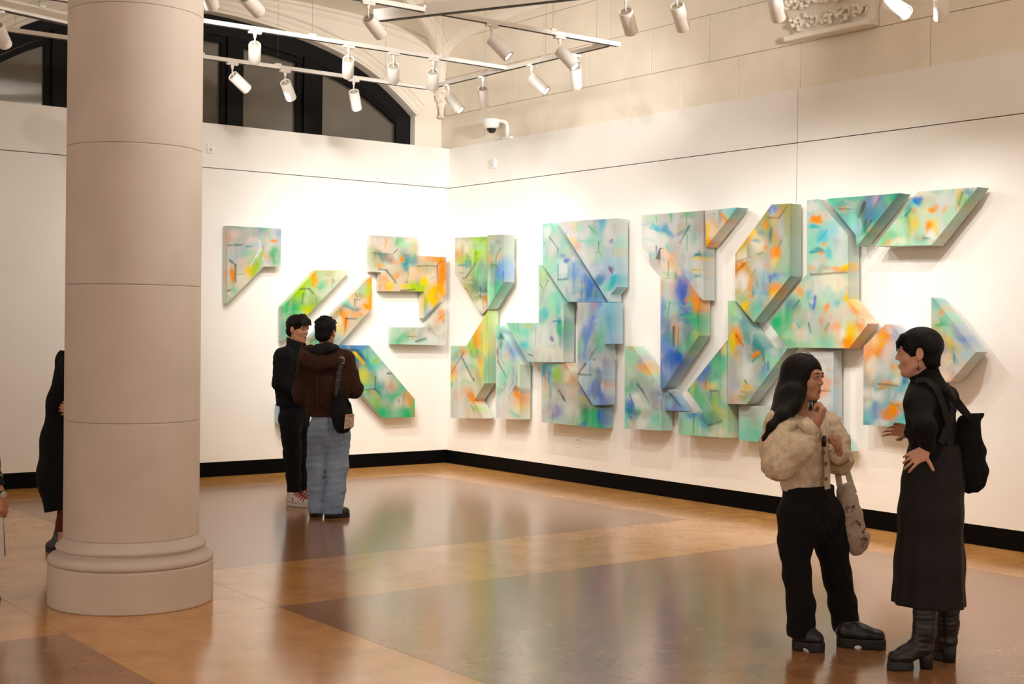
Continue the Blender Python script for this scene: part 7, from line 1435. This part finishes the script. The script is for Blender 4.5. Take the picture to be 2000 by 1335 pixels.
pa = link('patch', prism_mesh('patch', [(-.036, -.062), (.040, -.050), (.044, .066), (-.026, .062)], lambda u, v, d: tuple(pc+V3((u, d+u*.75, v))), -.003, .003), mat('cream_patch', rgb(206, 184, 166), .8, var=.08), cb)
def letters(parent, txt, c, size, m, slope=.75):
    """little block lettering laid on the patch"""
    G = {'F': ['111', '100', '110', '100', '100'], 'R': ['110', '101', '110', '101', '101'], 'E': ['111', '100', '110', '100', '111'], 'I': ['1', '1', '1', '1', '1'], 'T': ['111', '010', '010', '010', '010'], 'A': ['010', '101', '111', '101', '101'], 'G': ['111', '100', '101', '101', '111'], 'S': ['111', '100', '111', '001', '111']}
    x = 0; V_, F_ = [], []
    for ch in txt:
        g = G[ch]
        for r_, row in enumerate(g):
            for q, bit in enumerate(row):
                if bit == '1':
                    n0 = len(V_)
                    for (a, b) in ((0, 0), (1, 0), (1, 1), (0, 1)):
                        u = (x+q+a)*size; v = -(r_+b)*size*1.2
                        V_.append(tuple(c+V3((u, u*slope-.0045, v))))
                    F_.append((n0, n0+1, n0+2, n0+3))
        x += len(g[0])+1
    return link('lettering', pydata('lettering', V_, F_), m, parent)
letters(pa, 'FREIE', pc+V3((-.010, -.0075, .055)), .0026, RED)
for k in range(4):
    letters(pa, 'IIIIII'[:5-k % 2], pc+V3((-.018+.022*(k % 2), -.0135+.0165*(k % 2), .014-.020*k)), .0019, INK)
# phone in his right hand
ph = link('phone', box_mesh('phone', -.035, .035, -.004, .004, -.07, .07, .004, 2), mat('pale_phone', rgb(210, 210, 206), .25))
ph.location = tuple(V3(ORG)+np.array(Matrix.Rotation(RZ, 3, 'Z') @ Vector((0.159, 0.355, 1.273)))); ph.rotation_euler = (.5, 0, RZ)
tag(ph, 'pale phone held out in front by the hooded man', 'phone')

# ---------------------------------------------------------------- person in the long black coat behind the column
ORG = (-5.973, -3.931, 0.0)
f_ = nrm((-.95, -.3, 0)); Rh = frame((-.9, .4, -.1))
hc = V3((0.048, 0.018, 1.541))
F = Field((-.40, -.36, -.02), (.44, .36, 1.72), .008)
wf = head(F, hc, Rh, .98)
pel, che, nec = (0.020, 0.010, 0.845), (0.022, 0.014, 1.256), (0.039, 0.016, 1.398)
shN, shF = (0.054, -0.135, 1.329), (-0.019, 0.165, 1.318)
hpN, hpF = (0.035, -0.061, 0.795), (0.005, 0.079, 0.783)
torso(F, pel, che, nec, f_, (shN, shF), (hpN, hpF), .13, .10)
F.cap(nec, tuple(wf(0, -.02, -.05)), .05, .046, k=.03)
elN, wrN = (0.075, -0.168, 1.080), (0.093, -0.248, 1.049)
elF, wrF = (-0.040, 0.212, 1.057), (-0.061, 0.232, 1.017)
limb(F, [shN, elN, wrN], [.045, .036, .025]); limb(F, [shF, elF, wrF], [.045, .036, .025])
limb(F, [hpN, (-0.019, -0.066, 0.368), (-0.048, -0.059, 0.084)], [.075, .05, .035]); limb(F, [hpF, (0.011, 0.074, 0.350), (0.049, 0.081, 0.063)], [.075, .05, .035])
hand(F, wrN, (-.9, 0, .2), (0, 1, 0), curls=(40, 50, 30)); hand(F, wrF, (-.9, 0, .2), (0, -1, 0), curls=(40, 50, 30))
p5 = person(F, 'person in long black coat almost hidden behind the column', skin('skin_tan', 196, 142, 112))
COAT = cloth('black_wool_coat', 12, 11, 11, rough=.95)
F = Field((-.46, -.38, .26), (.44, .38, 1.56), .009)
F.chain([(0.021, 0.015, 1.331), (-0.013, 0.012, 1.069), (-0.040, 0.009, 0.807), (-0.052, 0.006, 0.545), (-0.034, 0.004, 0.340)], [.15, .175, .185, .195, .17], k=.04, sq=((0, 1, 0), .95))
F.cap((0.021, 0.015, 1.312), V3(shN), .11, .085, k=.04); F.cap((0.021, 0.015, 1.312), V3(shF), .11, .085, k=.04)
limb(F, [shN, elN, wrN], [.08, .068, .05]); limb(F, [shF, elF, wrF], [.08, .068, .05])
F.cap((-0.017, 0.016, 1.360), (-0.055, 0.016, 1.405), .09, .075, k=.04)
F.wrinkle(.008, 34, 61, (1, 1, .5)); F.cut((-0.041, 0.004, 0.321), (.25, 0, -1)); F.cut((0.020, 0.017, 1.443), (.2, 0, 1))
part(p5, 'coat', F, COAT)
F = Field((-.30, -.26, .12), (.30, .26, .5), .008)
limb(F, [(-0.012, -0.065, 0.442), (-0.042, -0.058, 0.158)], [.06, .056]); limb(F, [(0.010, 0.075, 0.425), (0.040, 0.081, 0.123)], [.06, .056])
F.cut((-0.062, 0.002, 0.156), (0, 0, -1))
part(p5, 'trousers', F, cloth('rust_brown_trousers', 96, 42, 26))
for hl, te in (((0.001, -0.050, 0.005), (-0.180, -0.020, 0.005)), ((0.076, 0.090, -0.003), (-0.096, 0.110, -0.001))):
    hl, te = V3(hl), V3(te); hl[2] = te[2] = 0
    sh = link('boot', shoe_mesh(hl, te, .046, .235, .026, 1.12), LEA, p5)
    link('sole', sole_mesh(hl, te, .05, 0, .028), mat('black_rubber', rgb(26, 22, 20), .6), sh)
F = Field((-.36, -.26, 1.25), (.40, .26, 1.72), .007)
F.ell(wf(0, -.022, .034), V3((.092, .108, .100)), Rh, k=.02); F.ell(wf(0, .10, -.045), V3((.064, .075, .088)), Rh, k=.012, sub=True)
F.chain([wf(0, -.06, .0), (0.027, -0.004, 1.388), (-0.013, -0.064, 1.363), (-0.036, -0.084, 1.389)], [.08, .075, .06, .03], k=.03)
part(p5, 'hair', F, HAIR, 0)

# ---------------------------------------------------------------- passer-by at the left picture edge, only the arm in view
ORG = (-7.054, -5.343, 0.0)
f_ = nrm((.6, -.8, 0)); Rh = frame((.6, -.8, -.1))
hc = V3((-0.029, 0.018, 1.601))
F = Field((-.42, -.46, -.02), (.38, .40, 1.78), .007)
wf = head(F, hc, Rh, 1.0)
pel, che, nec = (-0.023, 0.010, 0.865), (-0.064, 0.044, 1.215), (-0.036, 0.017, 1.447)
shN, shF = (-0.034, 0.075, 1.316), (-0.185, -0.065, 1.320)
hpN, hpF = (0.027, 0.039, 0.816), (-0.047, -0.021, 0.821)
torso(F, pel, che, nec, f_, (shN, shF), (hpN, hpF), .095, .08)
F.cap(nec, tuple(wf(0, -.02, -.05)), .054, .05, k=.03)
elN, wrN = (0.012, 0.061, 0.947), (0.173, -0.033, 0.639)
elF, wrF = (-0.133, -0.109, 0.965), (-0.064, -0.212, 0.676)
limb(F, [shN, elN, wrN], [.048, .04, .027]); limb(F, [shF, elF, wrF], [.048, .04, .027])
limb(F, [hpN, (0.050, 0.005, 0.436), (0.028, 0.101, 0.079)], [.08, .055, .038]); limb(F, [hpF, (-0.008, -0.095, 0.450), (0.020, -0.159, 0.099)], [.08, .055, .038])
hand(F, V3(wrN)+V3((.004, 0, -.01)), (.20, -.12, -.95), (-.85, .2, -.2), curls=((28, 40, 25), (32, 45, 25), (36, 45, 25), (40, 45, 25)), spread=3, thumb=((.9, .3, .4), (.95, -.1, .5)), side=1, s=1.02)
hand(F, wrF, (.1, -.2, -.95), (.8, .2, 0), curls=(40, 50, 30))
p6 = person(F, 'passer-by cut off by the left edge with striped dark sleeve and wristwatch', skin('skin_warm', 200, 142, 112))
SWT = cloth('dark_navy_sweater', 22, 22, 30)
F = Field((-.44, -.48, .70), (.40, .42, 1.56), .008)
F.cap((-0.035, 0.010, 0.834), (-0.045, 0.013, 1.140), .145, .145, k=.05, sq=(f_, .74)); F.cap((-0.045, 0.013, 1.140), (-0.047, 0.016, 1.355), .15, .125, k=.05, sq=(f_, .85))
F.cap((-0.047, 0.015, 1.309), V3(shN), .10, .070, k=.05); F.cap((-0.047, 0.015, 1.309), V3(shF), .10, .070, k=.05)
limb(F, [shN, elN, V3(wrN)+V3((-.004, 0, .02))], [.070, .056, .038]); limb(F, [shF, elF, wrF], [.075, .062, .042])
F.wrinkle(.004, 49, 71); F.cut((-0.009, 0.009, 0.757), (0, 0, -1)) if False else None
sw = part(p6, 'sweater', F, SWT)
for t in (.55, .63, .70):
    c = V3(elN)*(1-t)+V3(wrN)*t; r_ = .062*(1-t)+.040*t+.003; ax_ = nrm(V3(wrN)-V3(elN))
    link('sleeve_stripe', tube_mesh('sleeve_stripe', [c-ax_*.004, c+ax_*.004], [r_, r_-.001], 24), mat('green_stripe', rgb(150, 170, 90), .9), sw, True)
F = Field((-.30, -.34, .08), (.30, .34, .98), .009)
F.cap((-0.010, 0.010, 0.849), (-0.010, 0.009, 0.788), .15, .155, k=.04, sq=(f_, .76))
limb(F, [hpN, (0.050, 0.005, 0.436), (0.028, 0.101, 0.064)], [.10, .075, .07]); limb(F, [hpF, (-0.008, -0.095, 0.450), (0.020, -0.159, 0.099)], [.10, .075, .07])
F.cut((0, 0, .10), (0, 0, -1))
part(p6, 'trousers', F, cloth('black_trouser_cloth', 14, 12, 12))
for hl, te in (((-0.023, 0.120, -0.003), (0.157, -0.060, 0.035)), ((-0.025, -0.120, 0.024), (0.124, -0.299, 0.062))):
    hl, te = V3(hl), V3(te); hl[2] = te[2] = 0
    sh = link('shoe', shoe_mesh(hl, te, .046, .11, .026), LEA, p6)
    link('sole', sole_mesh(hl, te, .052, 0, .028), mat('black_rubber', rgb(26, 22, 20), .6), sh)
F = Field((-.24, -.24, 1.48), (.24, .24, 1.80), .008)
F.ell(wf(0, -.020, .040), V3((.090, .110, .094)), Rh, k=.02); F.ell(wf(0, .09, -.05), V3((.085, .082, .082)), Rh, k=.01, sub=True)
part(p6, 'hair', F, HAIR3, 0)
wt = empty('wristwatch', ORG, RZ); tag(wt, 'wristwatch with pale dial at the left picture edge', 'watch')
wc = V3(wrN)+V3((.002, 0, .004)); ax_ = nrm(V3(wrN)-V3(elN))
link('strap', tube_mesh('strap', [wc-ax_*.009, wc+ax_*.009], [.032, .032], 24), mat('black_strap_leather', rgb(20, 17, 16), .4), wt, True)
di = link('dial', lathe_mesh('dial', [(0, 0), (.019, 0), (.021, .004), (.018, .009), (0, .009)], 24), mat('pale_watch_dial', rgb(190, 178, 160), .3), wt, True)
di.location = wc+V3((.022, -.024, 0)); di.rotation_euler = (math.radians(90), 0, math.radians(40))
pp = empty('folded_paper', ORG, RZ); tag(pp, 'white folded paper dangling from the passer-by\'s hand', 'paper')
link('sheet', prism_mesh('sheet', [(-.09, .0), (.005, .0), (.018, -.24), (-.075, -.23)], lambda u, v, d: tuple(V3((0.193, -0.066, 0.509))+V3((u, d-u*.3, v))), -.002, .002), mat('white_paper', rgb(226, 216, 206), .8), pp)
link('sheet', prism_mesh('back_sheet', [(-.09, .0), (.008, .0), (.026, -.22), (-.07, -.22)], lambda u, v, d: tuple(V3((0.190, -0.058, 0.502))+V3((u, d-u*.3, v))), -.001, .001), mat('grey_print', rgb(120, 112, 106), .8), pp)

# ================================================================ fittings and carved stone
PLAS = mat('white_plastic', rgb(240, 238, 234), .4)
cc = empty('security_camera', (0.02, -1.16, TOP)); tag(cc, 'white dome security camera on a bent arm above the wall top', 'camera')
box('mount_plate', -.02, .03, -.08, .08, 0, .03, PLAS, cc, bevel=.006)
tube('arm', [(0, 0, .02), (0, 0, .15), (-.004, .012, .185), (-.02, .05, .21), (-.05, .10, .218), (-.09, .16, .218)], [.024, .024, .024, .023, .022, .022], PLAS, cc, seg=14)
hs_ = link('housing', lathe_mesh('housing', [(0, .055), (.095, .052), (.102, .044), (.102, .024), (.096, .012), (.092, -.030), (.070, -.052), (.060, -.056), (.0, -.056)], 40), PLAS, cc, True); hs_.location = (-.10, .175, .188)
dm = link('dome', lathe_mesh('dome', [(0, -.054), (.056, -.054), (.054, -.075), (.040, -.098), (.022, -.109), (0, -.112)], 32), mat('smoked_dome', rgb(20, 16, 14), .08, spec=.8), cc, True); dm.location = (-.10, .175, .188)

def sensor(loc, rot, label):
    o = empty('wall_sensor', loc, rot); tag(o, label, 'sensor', 'white wall sensors')
    box('case', -.034, .034, -.03, .0, -.055, .055, PLAS, o, bevel=.010, seg=2)
    link('window', lathe_mesh('window', [(0, -.002), (.016, -.001), (.018, .004), (0, .008)], 20), mat('frosted_lens', rgb(214, 208, 200), .25), o, True).matrix_local = Matrix.Translation((0, -.030, -.015)) @ Matrix.Rotation(math.pi/2, 4, 'X')
sensor((-3.142, 0, 3.566), 0, 'small white motion sensor high on the left wall beside the column')
sensor((0, -.955, 3.578), -math.pi/2, 'small white motion sensor high on the right wall near the corner')
ou = empty('power_outlet', (0, -2.519, .447), -math.pi/2); tag(ou, 'white power outlet low on the right wall under the relief', 'outlet')
box('plate', -.036, .036, -.006, 0, -.058, .058, PLAS, ou, bevel=.003)
for z in (-.022, .022):
    box('socket', -.017, .017, -.009, -.005, z-.014, z+.014, PLAS, ou, bevel=.003)
    for x in (-.006, .006): box('slot', x-.0015, x+.0015, -.0095, -.0085, z-.004, z+.006, DARK, ou)

# carved foliage capital on the stone wall
CARV = mat('carved_limestone', rgb(244, 234, 218), .85, var=.06, vscale=9, bump=.1, bscale=50)
cp = empty('carved_capital', (SX, -5.90, 4.27)); tag(cp, 'carved stone capital with curling leaves on the upper right wall', 'carving')
me_ = bpy.data.meshes.new('sill')
box('sill', -.13, 0, -.48, .48, 0, .05, CARV, cp, bevel=.012, seg=2)
F = Field((-.22, -.50, .03), (.02, .50, .42), .0075)
for k in range(14):
    t = k/13; z = .05+.31*t; dpt = .055+.075*t**2.2
    F.cap((0, -.40-.03*t, z), (0, .40+.03*t, z), dpt, k=.015)
random.seed(3)
for g in range(5):
    yc = -.36+.18*g
    for a in np.linspace(0, 4.6, 16):       # curling stem
        r = .075-.010*a
        F.ell((-.075-.01*math.sin(a), yc+r*math.cos(a+.4), .14+r*math.sin(a+.4)), (.014, .013, .013), None, k=.006)
    for k in range(11):                     # leaf lobes at its heart
        F.ell((-.100-random.uniform(0, .03), yc+random.uniform(-.055, .055), .13+random.uniform(-.05, .07)), (.022, random.uniform(.014, .026), random.uniform(.012, .022)), None, k=.004)
for k in range(46):                         # hanging garland along the top
    y = -.46+.92*k/45
    F.ell((-.135-random.uniform(0, .03), y, .29+random.uniform(-.035, .05)), (.026, random.uniform(.018, .030), random.uniform(.016, .028)), None, k=.004)
for k in range(30):
    F.ell((-.16, random.uniform(-.46, .46), .24+random.uniform(-.06, .12)), (.02, .010, .010), None, k=.004, sub=True)
F.cut((0.004, 0, 0), (1, 0, 0))
part(cp, 'foliage', F, CARV)
box('abacus', -.19, 0, -.53, .53, .405, .47, CARV, cp, bevel=.01, seg=2)
box('abacus_roll', -.22, 0, -.56, .56, .47, .53, CARV, cp, bevel=.02, seg=3)

# small leaf corbel in the corner
kb = empty('leaf_corbel', (0.01, .19, 4.24)); tag(kb, 'small carved leaf corbel under the rib in the corner', 'carving')
F = Field((-.16, -.16, -.02), (.12, .12, .36), .006)
F.cap((0, 0, .02), (0, 0, .16), .030, .034, k=.01); F.ell((0, 0, .012), (.05, .05, .022), None, k=.01)
random.seed(8)
for k in range(34):
    a = random.uniform(0, 6.28); z = random.uniform(.13, .30); r = .035+.30*(z-.13)
    F.ell((r*math.cos(a), r*math.sin(a), z), (.020, .020, .017), None, k=.004)
F.cap((0, 0, .15), (0, 0, .29), .04, .075, k=.02)
part(kb, 'leaves', F, CARV)
link('cap_slab', lathe_mesh('cap_slab', [(.07, .30), (.10, .305), (.10, .33), (.085, .34)], 8), CARV, kb)
